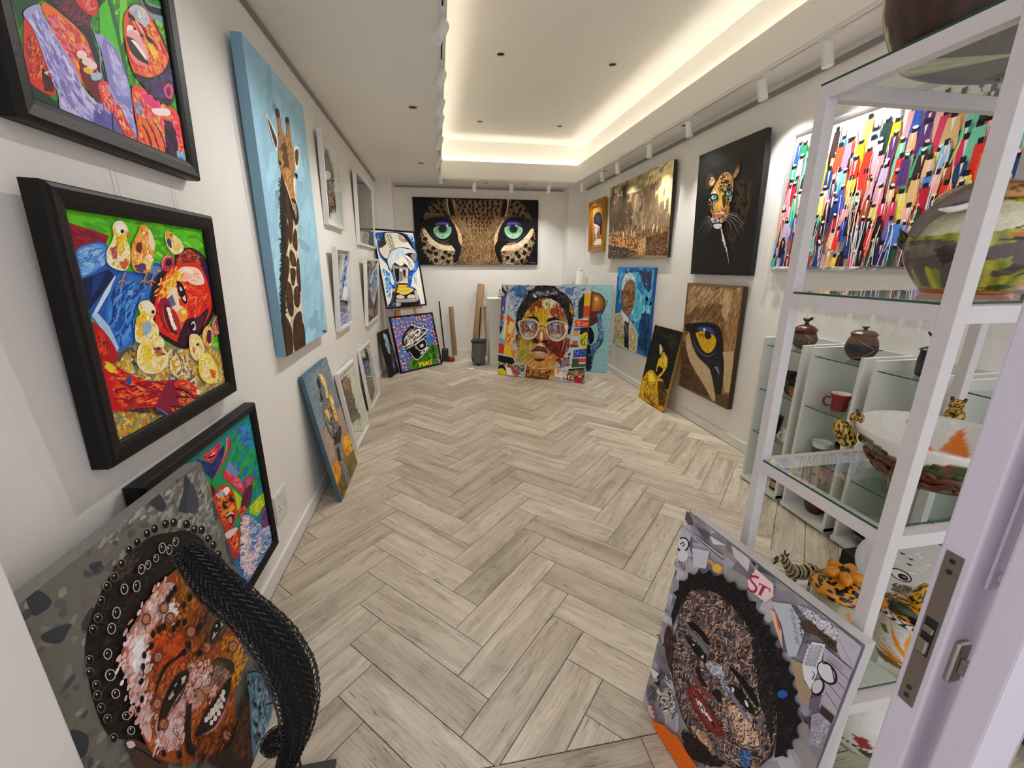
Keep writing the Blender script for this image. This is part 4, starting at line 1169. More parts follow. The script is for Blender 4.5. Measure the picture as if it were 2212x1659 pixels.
ART['eyes'] = '''
F|0a0908
Q|4a3624|50 137 179 38 325 25 494 11 676 7 840 23 941 122 976 245 932 393 842 479 728 506 503 543 306 506 157 479 66 397 32 256
Q|7a5c3c|262 36 505 16 731 25 708 156 596 311 594 437 526 506 416 506 374 437 411 313 298 173
D|8a6a44 a07c54 6a4c30 9a7850 5a4028|420 41.1 8.6 78 40|273 36 731 25 697 167 596 311 582 501 394 500 411 313 298 173|2
D|6a4e34 8a6c4a 4a3524|300 42.6 8.4 120 30|80 156 178 57 314 35 267 153 174 135|2
D|6a4e34 8a6c4a 4a3524|260 45.8 8.5 58 30|697 157 709 26 840 33 930 143 840 114|2
D|5a432c 8a6a48 a88860 4c3824 7a5a38|560 35.5 7.7 83 35|357 293 509 271 663 290 695 394 705 503 328 502 332 396|2
D|8a7050 6a5238 a89070 c0a888|420 38.8 8.1 38 30|52 276 121 356 246 396 309 438 285 500 135 479 66 397|2
D|8a7050 6a5238 a89070 c8b090|420 39.7 8.7 142 30|740 352 864 309 942 225 944 393 864 479 728 501|2
Q|c8a878|296 163 337 212 367 273 370 334 342 375 333 303 304 233
D|dcc090 b89060|60 40.3 8.6 -60 12|301 173 337 217 366 283 365 334 338 334 314 253
Q|d4bc98|63 236 99 235 122 285 172 335 256 355 310 355 335 417 298 396 212 391 129 356 80 296
D|e4d0b0 c4a880 f0e4cc|150 44.6 7.4 -40 20|64 241 104 245 132 305 214 360 304 365 319 401 213 381 119 341
Q|080808|50 186 109 156 172 135 255 146 306 183 335 253 344 314 363 375 327 479 294 479 314 396 257 335 183 330 122 285 84 231
S|4a3c2c|12.2|1|57 167 130 146 224 134 296 163
E|101a24|219 239|81.2 72.2 166
E|5a8a6c|219 236|71.8 67.1 151|9ac8a0
E|78b088|219 252|63.5 48.1 175|6aa080
D|a8dcb0 c8f0c8 5a9070 8ac89a|110 22.2 4.2 87 60|160 245 185 284 249 284 278 243 250 264 218 274 186 264
E|1a2a2c|220 229|34.2 31.6 156
E|0e1214|220 229|25.6 23.7 156
Q|0a0c14|147 225 153 185 223 164 291 183 296 218 263 208 221 204 179 209
Q|3a3c9a|158 200 191 180 233 176 269 185 274 205 232 196 200 200
D|5a5cc8 2c2c80 7a7ce0|40 18.9 6.0 1 30|164 199 201 181 264 185 270 201 221 194
E|f0f4ff|257 203|7.4 6.0 173
S|c8f0d0|5.2|1|164 255 185 284 227 298 265 274 281 238
S|5a6a78|4.1|1|124 255 163 305 226 325 280 304
Q|c8a878|717 156 672 208 639 270 632 332 659 373 671 300 705 228
D|dcc090 b89060|60 42.4 8.6 58 12|711 166 672 213 638 280 638 332 665 332 694 249
Q|d4bc98|962 225 923 225 895 277 839 330 749 352 693 352 665 416 704 394 794 389 884 351 940 288
D|e4d0b0 c4a880 f0e4cc|150 48.3 7.5 38 20|960 230 917 236 884 299 794 357 699 363 681 400 794 378 895 335
Q|080808|979 173 916 143 849 124 761 137 706 177 672 249 660 311 637 374 669 479 703 479 687 394 749 331 828 325 895 277 940 220
S|4a3c2c|12.8|1|973 152 894 133 794 125 717 156
E|101a24|794 232|85.2 74.8 177
E|5a8a6c|794 229|74.7 70.1 174|9ac8a0
E|78b088|794 245|67.0 49.6 179|6aa080
D|a8dcb0 c8f0c8 5a9070 8ac89a|110 22.8 4.5 90 60|856 236 827 278 760 279 732 238 760 258 794 268 827 257
E|1a2a2c|794 222|35.7 32.9 175
E|0e1214|794 222|26.7 24.7 175
Q|0a0c14|872 215 867 174 794 155 721 177 714 212 750 202 794 196 838 200
Q|3a3c9a|861 190 827 171 783 167 744 178 738 199 783 188 816 192
D|5a5cc8 2c2c80 7a7ce0|40 20.0 6.1 1 30|855 189 816 172 750 178 743 195 794 186
E|f0f4ff|816 198|6.7 5.1 178
S|c8f0d0|5.4|1|852 247 827 278 783 293 744 269 729 233
S|5a6a78|4.3|1|895 246 850 299 783 320 727 300
E|15100c|345 32|16.0 9.9 108
E|15100c|389 31|16.2 9.9 113
E|15100c|418 27|16.2 9.9 114
E|15100c|466 31|15.7 10.3 75
E|15100c|504 23|15.9 10.3 95
E|15100c|546 19|15.8 10.4 79
E|15100c|583 29|16.1 10.2 105
E|15100c|622 26|15.9 10.4 75
E|15100c|669 17|15.9 10.4 67
E|15100c|363 55|14.5 9.5 81
E|15100c|402 62|14.5 9.5 84
E|15100c|441 57|14.8 9.4 102
E|15100c|470 61|14.8 9.4 102
E|15100c|518 59|14.6 9.6 83
E|15100c|550 50|14.6 9.6 76
E|15100c|585 51|14.8 9.6 98
E|15100c|623 55|14.7 9.7 84
E|15100c|667 55|14.8 9.7 91
E|15100c|353 87|13.6 8.5 103
E|15100c|386 93|13.4 8.7 71
E|15100c|432 90|13.4 8.8 71
E|15100c|470 84|13.6 8.7 97
E|15100c|497 79|13.5 8.8 78
E|15100c|546 80|13.7 8.7 105
E|15100c|583 88|13.6 8.9 85
E|15100c|613 83|13.8 8.8 105
E|15100c|648 85|13.8 8.8 106
E|15100c|374 111|12.6 7.7 113
E|15100c|399 115|12.4 7.9 99
E|15100c|445 114|12.6 7.8 112
E|15100c|476 113|12.3 8.0 85
E|15100c|507 109|12.3 8.0 76
E|15100c|549 120|12.4 8.1 76
E|15100c|576 119|12.5 8.0 94
E|15100c|617 109|12.5 8.1 97
E|15100c|659 111|12.5 8.1 88
E|15100c|377 152|11.1 7.2 72
E|15100c|417 150|11.1 7.2 76
E|15100c|454 151|11.3 7.1 99
E|15100c|488 140|11.2 7.2 90
E|15100c|514 149|11.2 7.3 83
E|15100c|552 150|11.4 7.2 109
E|15100c|593 143|11.3 7.3 92
E|15100c|624 142|11.3 7.3 82
E|15100c|412 172|10.0 6.4 88
E|15100c|451 181|10.1 6.4 99
E|15100c|477 173|10.0 6.5 74
E|15100c|506 178|10.2 6.4 109
E|15100c|540 178|10.2 6.4 105
E|15100c|577 176|10.2 6.4 104
E|15100c|605 176|10.1 6.5 82
E|15100c|423 209|8.9 5.6 102
E|15100c|451 211|8.9 5.6 100
E|15100c|486 199|8.9 5.6 95
E|15100c|512 207|8.9 5.7 91
E|15100c|550 206|9.0 5.6 106
E|15100c|575 206|9.0 5.7 103
E|15100c|454 234|7.8 4.8 108
E|15100c|484 238|7.8 4.8 114
E|15100c|514 236|7.7 4.9 94
E|15100c|533 239|7.8 4.8 112
E|15100c|566 237|7.7 4.9 102
E|15100c|461 262|6.5 4.0 105
E|15100c|486 268|6.4 4.1 89
E|15100c|514 269|6.5 4.1 99
E|15100c|543 260|6.4 4.1 77
E|100c0a|179 38|18.2 11.5 53
E|100c0a|221 27|18.2 11.5 53
E|100c0a|162 77|18.2 11.5 54
E|100c0a|192 101|18.4 11.6 54
E|100c0a|238 105|18.5 11.6 53
E|100c0a|219 66|18.3 11.5 53
E|100c0a|137 53|18.1 11.5 54
E|100c0a|119 97|18.2 11.5 54
E|100c0a|258 134|18.6 11.6 53
E|100c0a|785 19|17.7 10.4 130
E|100c0a|824 38|17.8 10.5 130
E|100c0a|851 73|17.9 10.6 130
E|100c0a|796 104|17.9 10.6 130
E|100c0a|874 123|18.0 10.7 130
E|100c0a|829 109|17.9 10.6 130
E|100c0a|774 54|17.8 10.5 130
E|100c0a|896 82|17.9 10.7 130
S|0c0a08|40.5|1|284 6 294 74 310 133
S|0c0a08|41.8|1|725 -4 719 66 699 136
S|d0b890|5.1|0|315 25 322 93
S|d8c8a8|6.1|0|263 7 269 75 279 124
S|d8c8a8|6.3|0|752 0 743 65 730 126
E|120e0b|69 346|17.5 14.5 -170
E|120e0b|118 407|17.7 14.6 -168
E|120e0b|81 306|17.4 14.4 -170
E|120e0b|160 417|17.8 14.7 -168
E|120e0b|212 448|17.9 14.8 -167
E|120e0b|157 469|17.9 14.8 -167
E|120e0b|97 397|17.6 14.6 -169
E|120e0b|253 479|18.1 14.9 -167
E|120e0b|266 427|18.0 14.7 -167
E|120e0b|141 376|17.7 14.6 -169
E|120e0b|235 407|17.9 14.7 -168
E|120e0b|309 438|18.1 14.8 -167
E|120e0b|887 409|17.1 16.0 -179
E|120e0b|841 436|17.1 16.0 -180
E|120e0b|785 468|17.0 16.1 179
E|120e0b|864 474|17.2 16.1 -178
E|120e0b|932 377|17.1 15.9 -178
E|120e0b|898 351|17.1 15.9 -180
E|120e0b|745 447|16.9 16.0 177
E|120e0b|944 436|17.2 16.1 -177
E|120e0b|819 410|17.0 15.9 179
E|120e0b|916 447|17.2 16.1 -177
E|120e0b|954 298|17.1 15.8 -179
D|0a0908 0c0a09|160 72.9 21.9 57 40|7 13 139 19 81 137 43 256 66 397 155 500 -14 500
D|0a0908 0c0a09|160 74.5 24.4 123 40|862 3 1006 9 1003 501 910 490 977 308 952 153
S|a8a8a8|2.8|0|931 488 986 490
S|2a2018|9.6|1|496 302 498 374
'''
ART['robot'] = '''
F|f0ede0
Q|1c50a8|31 66 153 35 303 14 641 6 885 68 990 192 1004 361 1009 492 997 703 883 834 804 886 703 1119 805 1189 863 1392 864 1540 727 1543 242 1534 15 1530 119 1399 213 1177 169 1100 286 1054 244 827 163 653 58 532 32 388 43 208
D|2060c0 3a80d8 1848a0 68a8e8|260 136.1 45.8 47 50|57 76 609 8 959 181 992 492 974 729 771 885 720 1120 857 1418 830 1537 32 1519 231 1165 244 827 35 436
D|58b0e8 a0d8f4 3a90dc f0f4f4 1c58b0|200 103.5 37.4 38 50|44 727 214 827 214 1102 109 1373 41 1344 58 997
D|58b0e8 a0d8f4 e8f4f8|80 93.7 34.1 46 40|810 860 917 835 870 1125 797 1070
D|5ab0e4 2a70c8 d8ecf4|80 103.3 30.2 31 40|821 59 982 76 1010 256 926 182
Q|141210|57 339 132 192 251 53 453 17 732 26 843 109 939 272 1009 413 1009 492 895 624 850 755 766 833 712 780 247 814 183 629 107 507
Q|ece4d4|254 71 512 26 633 44 718 90 809 187 897 312 992 414 700 319 441 352 313 380
Q|e4dccc|69 351 225 236 284 307 302 430 214 555 109 495
Q|34302a|62 315 132 192 222 115 249 260 135 313
S|141210|9.3|0|68 321 115 337 205 262
S|141210|9.3|0|85 320 128 332 203 257
S|141210|9.3|0|103 320 141 327 201 252
S|141210|9.3|0|120 319 153 322 199 247
S|141210|9.4|0|138 319 166 316 197 242
S|14120f|13.6|0|239 72 287 222 340 380
S|14120f|10.9|0|279 66 323 220 366 379
S|14120f|16.4|0|319 60 358 219 392 378
S|14120f|11.0|0|362 54 397 217 420 377
S|14120f|13.8|0|393 49 425 216 440 377
S|e8e0d0|13.5|0|255 102 254 138
S|e8e0d0|13.5|0|271 161 270 198
S|e8e0d0|13.6|0|287 222 287 258
S|e8e0d0|13.6|0|304 282 303 319
S|e8e0d0|13.7|0|321 343 320 380
S|141210|8.5|0|582 59 608 158 693 205 826 186
S|141210|8.6|0|605 56 625 150 706 189 822 174
S|141210|8.6|0|628 52 643 141 719 173 818 161
S|141210|8.6|0|651 48 661 133 732 157 815 149
S|141210|8.6|0|674 44 678 125 745 142 811 136
Q|c8dcec|203 604 302 430 506 337 759 342 978 401 1006 426 772 432 596 499 447 602 302 703 255 815
D|e0ecf4 a8c8e0 c0d4e8 f0f4f4|90 97.5 24.3 27 30|218 604 332 429 566 348 977 407 599 486 305 690
S|14120f|12.8|0|255 815 320 690 484 576 666 472 838 430 1005 433
S|14120f|11.3|0|209 579 337 404 571 323 825 340 1001 413
Q|f0ece4|484 576 615 486 728 484 854 585 878 703 791 794 731 768 683 690 587 613
S|14120f|10.1|0|615 486 708 574 742 716
S|14120f|10.2|0|663 513 744 605 765 734
S|14120f|10.2|0|712 541 780 635 787 752
S|14120f|10.3|0|762 568 816 666 810 771
Q|8a847c|827 482 922 428 1003 440 963 545 898 611
Q|ece8dc|367 615 484 576 626 652 519 703
S|14120f|11.3|0|365 628 518 709 626 652
P|cfcac0|302 740 720 742 641 1065 325 1055
P|12100e|328 759 460 760 432 956 363 1056 328 1004
P|8a857c|461 753 507 760 539 830 500 1009 400 1032
P|24201c|552 773 630 780 588 934 535 920
P|e8e4da|477 753 540 754 534 817 463 817
S|12100e|12.7|0|293 746 727 748
S|12100e|11.5|0|511 958 669 935
S|12100e|9.9|0|460 829 539 830
P|e4e0d4|413 1045 451 1014 626 1019 641 1065
S|12100e|13.1|0|709 754 633 1064
P|9c978e|277 746 338 678 485 715 674 729 719 748
P|1a1612|363 1056 617 1064 593 1096 387 1089
P|f0c020|372 1088 577 1095 597 1154 342 1151
S|d05018|20.0|0|345 1151 596 1157
Q|f0d040|210 1189 327 1150 595 1161 735 1199 672 1262 516 1300 358 1292 260 1242
S|8ab088|20.0|0|317 1194 436 1225 637 1195
S|e0601c|12.6|0|253 1204 354 1170
Q|1c1814|182 1251 306 1245 480 1318 727 1238 835 1283 831 1417 797 1535 242 1534 201 1442
Q|d8d4cc|274 1319 357 1298 474 1343 418 1379 280 1364
Q|d8d4cc|535 1360 611 1311 726 1317 745 1385 594 1389
Q|c8c4bc|763 1227 838 1270 831 1417 783 1440 756 1332
P|c4c0b6|237 1381 760 1392 778 1467 228 1457
S|14120f|10.1|0|227 1393 775 1400
S|14120f|10.1|0|234 1432 782 1447
D|14120f e8e4dc|60 38.8 10.5 -4 90|400 1391 724 1404 711 1462 401 1455
Q|b8b4aa|210 1468 349 1478 325 1515 241 1541
P|100e0c|377 1493 669 1499 659 1545 384 1534
S|3a2c24|47.1|0|342 1081 257 1255 143 1426 64 1509
S|6a5444|13.9|0|330 1106 239 1267 110 1436
P|3c2e26|17 1486 99 1486 124 1513 59 1533
'''
ART['peace'] = '''
F|4478d0
D|3a6cc4 5084dc 4a7ed4|120 246.0 87.8 -8 90|8 10 1014 17 981 1020 -2 1027
X|stars
Q|4a8a20|199 1004 214 882 339 815 583 793 757 626 876 623 977 698 962 856 872 973 858 1024 358 1048
D|3a7a18 5ca02c 2c5c14 14240c|120 133.1 33.2 32 40|216 995 351 830 690 758 806 633 974 711 924 903 829 1006 331 1030
S|101c0a|23.4|1|796 671 887 645 848 731 770 771
S|101c0a|23.6|1|803 842 871 907 872 973
S|101c0a|22.0|1|288 895 368 884 380 962
S|101c0a|21.8|1|211 956 272 1018
Q|12100f|143 449 199 346 349 229 421 187 508 209 656 251 790 305 745 416 732 596 756 664 684 718 521 782 412 866 274 767 248 687 193 666 157 574
D|e4e0da c8c4be 8a8680 3a3632 141210|170 100.6 15.6 34 35|158 451 346 241 507 215 772 310 492 523 246 637 163 550
S|e8e4de|18.4|0|493 208 806 307 783 331 495 511
S|e8e4de|17.7|0|210 421 387 320 480 382 285 543
S|f0ece6|36.2|0|456 354 532 300 613 297 541 390 465 380
S|12100f|16.7|0|470 362 528 319 577 312 529 376
S|e8e4de|30.1|0|366 343 459 279
Q|e8e4dc|282 493 343 433 403 473 386 508 314 548 241 537
S|12100f|12.2|0|321 461 362 479 332 538
S|12100f|12.2|0|297 495 340 508
S|f0ece6|13.8|0|142 572 401 510 774 368
S|f0ece6|11.1|0|159 624 419 563 757 431
P|0c0b0a|449 567 675 497 690 629 526 700
S|e8e4de|16.9|0|441 566 676 491 703 644 525 706 431 577
D|e8e4de|16 56.7 14.0 42 60|525 579 643 557 621 644 537 657
P|0c0b0a|259 677 400 636 500 805 418 842
S|e8e4de|13.9|0|251 675 412 869 756 664
P|d8d4cc|515 743 602 718 600 757 521 782
P|d8d4cc|624 696 743 650 751 683 632 730
P|8a867e|412 587 458 594 491 650 424 665
S|f4f4f4|21.9|0|424 175 449 165 469 180
S|f4f4f4|19.9|0|693 236 726 234
S|e8f0f8|18.6|0|116 617 154 586 171 576
P|dcd8d0|136 657 182 652 170 699
S|e8d020|21.0|0|442 935 440 1025
S|e8d020|21.0|0|422 951 482 936 490 970 444 990
S|e8d020|21.3|0|547 935 525 944 525 1009 570 1004
S|e8d020|21.2|0|520 975 557 972
S|e8d020|21.5|0|576 1012 620 935 630 1009
S|e8d020|21.5|0|593 986 630 982
S|e8d020|21.6|0|693 942 661 952 653 1000 692 1000
S|e8d020|21.8|0|732 922 722 1012 748 1004
S|e8d020|21.8|0|732 933 765 925
S|e8d020|21.8|0|729 972 757 969
'''
ART['glasses'] = '''
F|b8c4cc
D|c8d0d4 a8bccc 5a84bc 88a8cc d8d4cc 4470b0|260 104.9 32.8 41 40|4 2 994 0 1015 345 786 357 187 346 94 309
D|3a64a8 4a78b8 6a94c8|60 91.9 33.9 39 30|96 16 308 12 301 172 174 127
D|3a64a8 5a84c0|30 76.5 28.7 41 20|704 21 824 26 824 125 724 74
P|40608c|52 45 68 0 84 45
P|4a2030|2 14 68 89 66 130 5 67
P|c8d4e4|68 89 98 129 62 393 47 536 41 586 60 344
P|4858a8|2 132 60 102 53 311 9 346 -1 247
P|e8e8f0|18 263 39 229 29 287
P|a02c40|-2 148 18 181 17 246 2 280
P|c8401c|1 321 46 344 43 377 2 396
P|5a7ca0|-3 388 48 394 38 461 0 446
P|1c1a20|-2 446 39 469 6 555
P|d8541c|86 318 172 388 166 446 74 442
P|e8a030|74 442 183 436 172 553 171 694 76 643
D|f0c878 e07828 d8a848 c0441c|60 66.8 27.3 82 30|84 450 183 436 161 670 85 625
Q|f0d080|102 441 135 389 174 437 143 521 106 524
P|f0dca8|62 385 89 383 58 644 45 586
P|88a4c4|0 581 79 601 77 660 1 631
P|c8381c|-4 636 73 660 64 762 -4 751
P|e8c020|72 651 200 709 196 793 64 754
P|e07c20|154 704 200 709 205 793 168 787
D|88b098 d8c878 a0b8a8 e0d8b0 c87830|70 50.5 23.3 83 40|200 709 283 744 327 865 218 867
P|1a1814|-1 776 177 795 208 843 164 881 41 858 -6 845
D|1a1814 e8e4d8 d8c020 3a3c48 c82c20 8a8a80|140 52.1 21.6 72 50|-1 853 336 865 330 983 6 990
Q|e0c828|8 938 64 924 123 978 96 994 11 990
Q|141210|8 930 33 884 81 897 113 962 64 924
Q|f0ece8|101 921 147 908 188 972 171 995 133 995
E|f0ece4|98 900|12.2 11.0 164
Q|c84820|203 928 249 923 253 982 216 986
P|3a6ab8|229 900 329 899 321 925 239 916
P|2a3038|875 161 934 69 943 318 889 336
P|e8b818|934 69 1004 71 1006 194 937 197
P|d0481c|937 201 1007 198 1005 323 939 319
S|f0a040|6.9|0|950 310 1005 315
P|1c1c20|1006 194 1003 67 1009 179
P|c02c20|857 346 1014 338 1009 410 855 415
D|e86a50 f0a888 d84c2c|30 53.4 19.0 74 30|862 349 1007 342 1005 407 863 411
P|3a64b8|856 431 919 419 914 451 854 458
P|282428|919 419 1005 411 1001 499 917 489
P|e89c1c|851 470 902 459 902 509 851 513
P|c8d8e4|847 517 903 513 905 544 845 548
P|d84820|846 560 902 556 901 591 845 599
P|3c5a40|837 600 909 595 911 622 835 628
Q|d8d028|935 620 921 543 940 488 994 469 998 615
D|2c4a28 e8e048 8aa830|26 69.5 14.2 79 15|935 612 934 503 991 477 994 612
P|c8d4d8|832 636 999 623 1008 833 726 877 729 796 831 731
P|2a48a8|866 657 999 627 1003 716 864 736
D|4a68d0 8aa8e0 1c3080|30 70.5 15.9 84 10|870 660 996 635 994 713 871 727
P|d8481c|928 734 1000 728 999 771 924 778
P|3c5040|856 745 925 739 934 809 859 824
P|40603c|853 808 1001 787 999 819 856 840
P|d87828|749 738 773 728 776 760 756 769
D|6a80a8 3a4c70 c8a070 a83c28|60 48.2 19.6 79 30|728 788 830 723 846 825 734 868
P|1c1a1a|824 859 992 827 997 989 817 981
D|1a1816 e8e0d0 c02820 d8c030 8a8680 3a4038|180 45.1 14.7 84 30|661 908 989 835 993 986 666 981
D|e8d8a8 d8a828 f0ece0|60 40.9 13.2 74 40|665 842 769 889 783 960 673 955
Q|b02020|900 988 913 946 960 933 989 986
D|f0ece4 e8e4dc|50 35.8 8.3 84 20|678 914 802 885 808 966 683 971
P|6a3a1c|337 823 653 795 655 941 616 994 326 1000
D|8a5028 4a2814 a86c34 c08040|140 91.6 29.2 78 20|343 839 650 811 647 950 607 987 335 991
P|f0a020|607 987 650 925 663 989
S|f0e8d8|7.8|0|342 847 335 991
Q|6a3c20|199 551 225 533 261 596 275 686 243 681 208 625
Q|a86838|738 699 761 562 791 528 814 558 796 654 754 697
S|3a2014|9.6|0|760 665 771 593 797 552
S|e8c8a0|5.6|0|746 694 792 655 811 558
Q|a8743c|231 549 213 402 254 270 327 179 437 136 521 126 623 146 702 221 759 319 784 435 769 561 746 690 703 790 623 854 522 884 425 873 341 806 291 719 257 613
D|b88448 9a6428 c89850 d8ac60 7c4c20|420 73.4 33.8 62 50|235 549 218 410 329 195 513 134 694 221 775 428 737 691 623 846 433 864 290 710
D|d0a848 e0bc58 b08830 c0a040|120 91.5 33.3 41 40|310 316 358 250 490 292 489 404 436 374 331 372|2
D|d8d4b0 c8c8a4 e8e4cc|140 70.5 33.6 83 30|485 213 559 187 627 208 634 302 500 308|2
D|8a3c1c a04c24 743014|90 63.4 25.8 83 30|372 193 439 159 471 261 404 288|2
D|8a3c20 a8482c|50 54.4 19.9 84 20|613 240 687 229 700 299 609 303|2
D|e0c020 d0a820 c88c20|110 87.6 25.6 89 20|450 326 499 292 515 402 493 452|2
D|8a3414 6c2410 a04820|120 75.4 31.0 62 30|273 571 431 560 409 627 297 668|2
D|6a1c14 7c281c 5a1818 8a3828|150 80.8 32.9 63 30|622 596 746 579 723 724 654 697|2
D|b8a040 88903c c8a850 9c8438|140 93.2 31.1 62 30|288 677 384 645 375 786 330 782|2
D|c88c40 b87830 d8a858|140 77.2 27.9 34 40|394 801 649 746 639 836 451 870|2
Q|ecd2b0|469 615 503 604 522 635 498 653 462 639
P|1c1a1c|193 452 194 378 205 272 249 181 306 116 320 60 371 43 411 7 512 1 613 7 665 52 741 89 803 156 844 277 830 401 813 496 793 497 778 357 729 251 666 176 572 132 471 135 380 185 316 267 276 342 245 417 235 549
D|2a2830 141216 3c3c48 4a4456 100e10|240 63.4 21.9 62 50|193 452 194 378 205 272 249 181 306 116 320 60 371 43 411 7 512 1 613 7 665 52 741 89 803 156 844 277 830 401 813 496 793 497 778 357 729 251 666 176 572 132 471 135 380 185 316 267 276 342 245 417 235 549
D|8a8c98 6a6c7c a8a8a8|26 56.4 19.5 -60 20|347 75 638 22 669 98 386 137
P|e0dccc|375 114 387 98 423 120 411 137
E|8a2028|292 108|14.0 12.7 -172
D|e0c848 c8a030|20 30.7 11.2 52 40|768 126 842 246 835 370 796 279
Q|241a14|312 348 363 330 433 334 463 389 417 359 365 350
Q|241a14|547 377 570 344 636 329 704 353 638 356 581 375
Q|a86428|451 478 494 468 529 481 550 544 569 575 537 602 451 608 416 594 438 536
Q|f0d8b0|487 492 512 490 517 563 501 580 482 549
Q|2a1610|408 611 431 560 467 582 477 602
Q|2a1610|511 599 535 569 570 579 567 603
S|4a2814|7.5|1|429 536 452 486 467 453
Q|6a4030|388 707 437 658 479 638 515 648 549 649 595 702 518 692 457 697
Q|c08a68|402 718 457 697 527 696 596 710 564 745 505 767 444 760
D|d8a888 b07858 e8c0a0|50 51.9 13.0 5 20|415 721 475 702 579 716 514 758
S|1c100c|8.4|0|388 707 448 694 518 692 601 714
S|e8d0b0|5.0|0|391 694 470 631 549 645 604 710
Q|4a3018|437 781 523 777 558 779 508 807 456 804
S|e8d8b0|5.0|1|341 814 416 874 522 884 623 854 702 782
Q|d8c8bc|219 402 269 375 348 363 418 371 472 405 460 486 430 544 362 577 290 570 255 506
Q|d8c8bc|541 417 581 379 655 363 721 368 785 392 783 474 743 547 671 576 602 557 560 496
Q|5a4640|243 409 305 379 393 381 452 418 439 495 403 542 352 557 289 545 263 489
D|c84828 e89048 8a94a8 3a2a24 a86838 d8c0a0 2a2c30 704838|150 40.6 15.8 83 24|243 409 305 379 393 381 452 418 439 495 403 542 352 557 289 545 263 489
Q|5a4640|559 424 607 386 672 374 731 387 765 405 755 484 710 542 652 553 591 526 571 471
D|c84828 e89048 8a94a8 3a2a24 a86838 d8c0a0 2a2c30 704838|150 39.4 15.0 84 24|559 424 607 386 672 374 731 387 765 405 755 484 710 542 652 553 591 526 571 471
P|7aa8d8|323 388 375 381 376 450 354 459
P|7aa8d8|616 393 665 383 663 465 642 475
Q|f0e8d8|356 419 373 418 370 459 361 459
Q|a89c8c|279 529 339 501 410 505 395 542 343 558 298 549
Q|a89c8c|591 518 656 494 731 501 701 542 652 555
D|c8bcac 8a8074 d8d0c0|70 70.4 9.8 4 14|288 533 401 512 377 543 325 553
D|c8bcac 8a8074 d8d0c0|70 66.6 9.5 4 14|599 517 724 505 685 543 627 547
Q|f4f0ec|749 406 783 400 769 459
S|e8dcd0|5.9|0|219 402 269 375 348 363 418 371 472 405 460 486 430 544 362 577 290 570 255 506 219 402
S|6a4c38|3.4|0|223 405 273 378 352 366 422 375 476 408 464 489 433 548 366 581 294 574 259 510 223 405
S|e8dcd0|5.7|0|541 417 581 379 655 363 721 368 785 392 783 474 743 547 671 576 602 557 560 496 541 417
S|6a4c38|3.2|0|545 421 585 383 659 367 725 372 788 396 786 478 747 551 674 580 606 561 563 499 545 421
S|d8c4a8|13.2|0|456 421 507 407 550 424
S|3a2418|6.6|0|462 437 508 423 547 440
S|e8dcc8|4.3|1|252 531 280 694
S|e8dcc8|4.8|1|776 435 755 594 737 691
'''
ART['globe'] = '''
F|8fc0c4
X|swirls
H|d8903c|3c1408|698 282|590 705 596 174 675 146 779 178 866 286 882 417 845 535 767 685 698 762 596 810
E|f8e0b0|695 277|52.8 38.0 84|c87830
S|1c2428|10.2|0|875 315 916 314 901 387 868 432
D|5a2410 7a3414 3c1408|80 73.0 18.0 63 30|593 497 843 491 766 670 609 765
Q|1c3c68|714 553 756 515 832 550 808 640 830 757 867 875 889 994 868 1130 801 1238 719 1364 698 1518 678 1681 580 1687 562 1250 649 1200 748 1105 784 968 760 819 729 671
D|2c5484 3c6a9c 14284c 5a88b4 a8c8dc|260 65.2 15.2 23 40|718 568 832 558 886 994 800 1223 697 1503 676 1658 586 1663 570 1265 748 1105 775 938
S|88b0cc|5.9|0|744 553 795 542 829 556
S|88b0cc|5.9|0|746 573 798 563 831 577
S|88b0cc|5.9|0|749 594 801 584 834 597
S|88b0cc|5.9|0|751 615 805 604 836 618
S|88b0cc|5.9|0|754 635 808 625 838 639
S|88b0cc|5.9|0|756 656 811 645 841 659
S|88b0cc|5.9|0|759 677 815 666 843 680
S|88b0cc|5.9|0|761 697 818 687 845 701
S|88b0cc|5.9|0|764 718 821 707 848 721
S|88b0cc|5.9|0|766 739 825 728 850 742
S|88b0cc|5.9|0|769 759 828 749 852 763
S|88b0cc|5.9|0|771 780 831 769 855 783
S|88b0cc|5.9|0|774 801 835 790 857 804
S|88b0cc|5.9|0|777 822 838 811 859 825
S|88b0cc|5.9|0|779 842 841 831 862 846
S|88b0cc|5.9|0|782 863 845 852 864 866
S|88b0cc|5.9|0|784 884 848 873 866 887
S|88b0cc|5.9|0|787 905 852 894 869 908
S|88b0cc|5.9|0|789 926 855 914 871 929
S|88b0cc|5.9|0|792 947 858 935 874 949
S|88b0cc|5.9|0|794 968 862 956 876 970
S|88b0cc|5.9|0|797 988 865 977 878 991
S|88b0cc|5.9|0|799 1009 868 998 881 1012
S|88b0cc|5.9|0|802 1030 872 1018 883 1033
S|88b0cc|5.9|0|804 1051 875 1039 885 1054
S|88b0cc|5.9|0|807 1072 879 1060 888 1075
Q|0c1018|569 856 628 839 695 971 695 1092 647 1170 600 1126
D|0a0c14 14203c|60 91.0 18.1 74 20|557 1159 633 1170 656 1306 574 1463
D|100c14 3a2c20 0c1420|50 61.1 24.3 64 50|572 1433 675 1382 677 1673 587 1679
'''
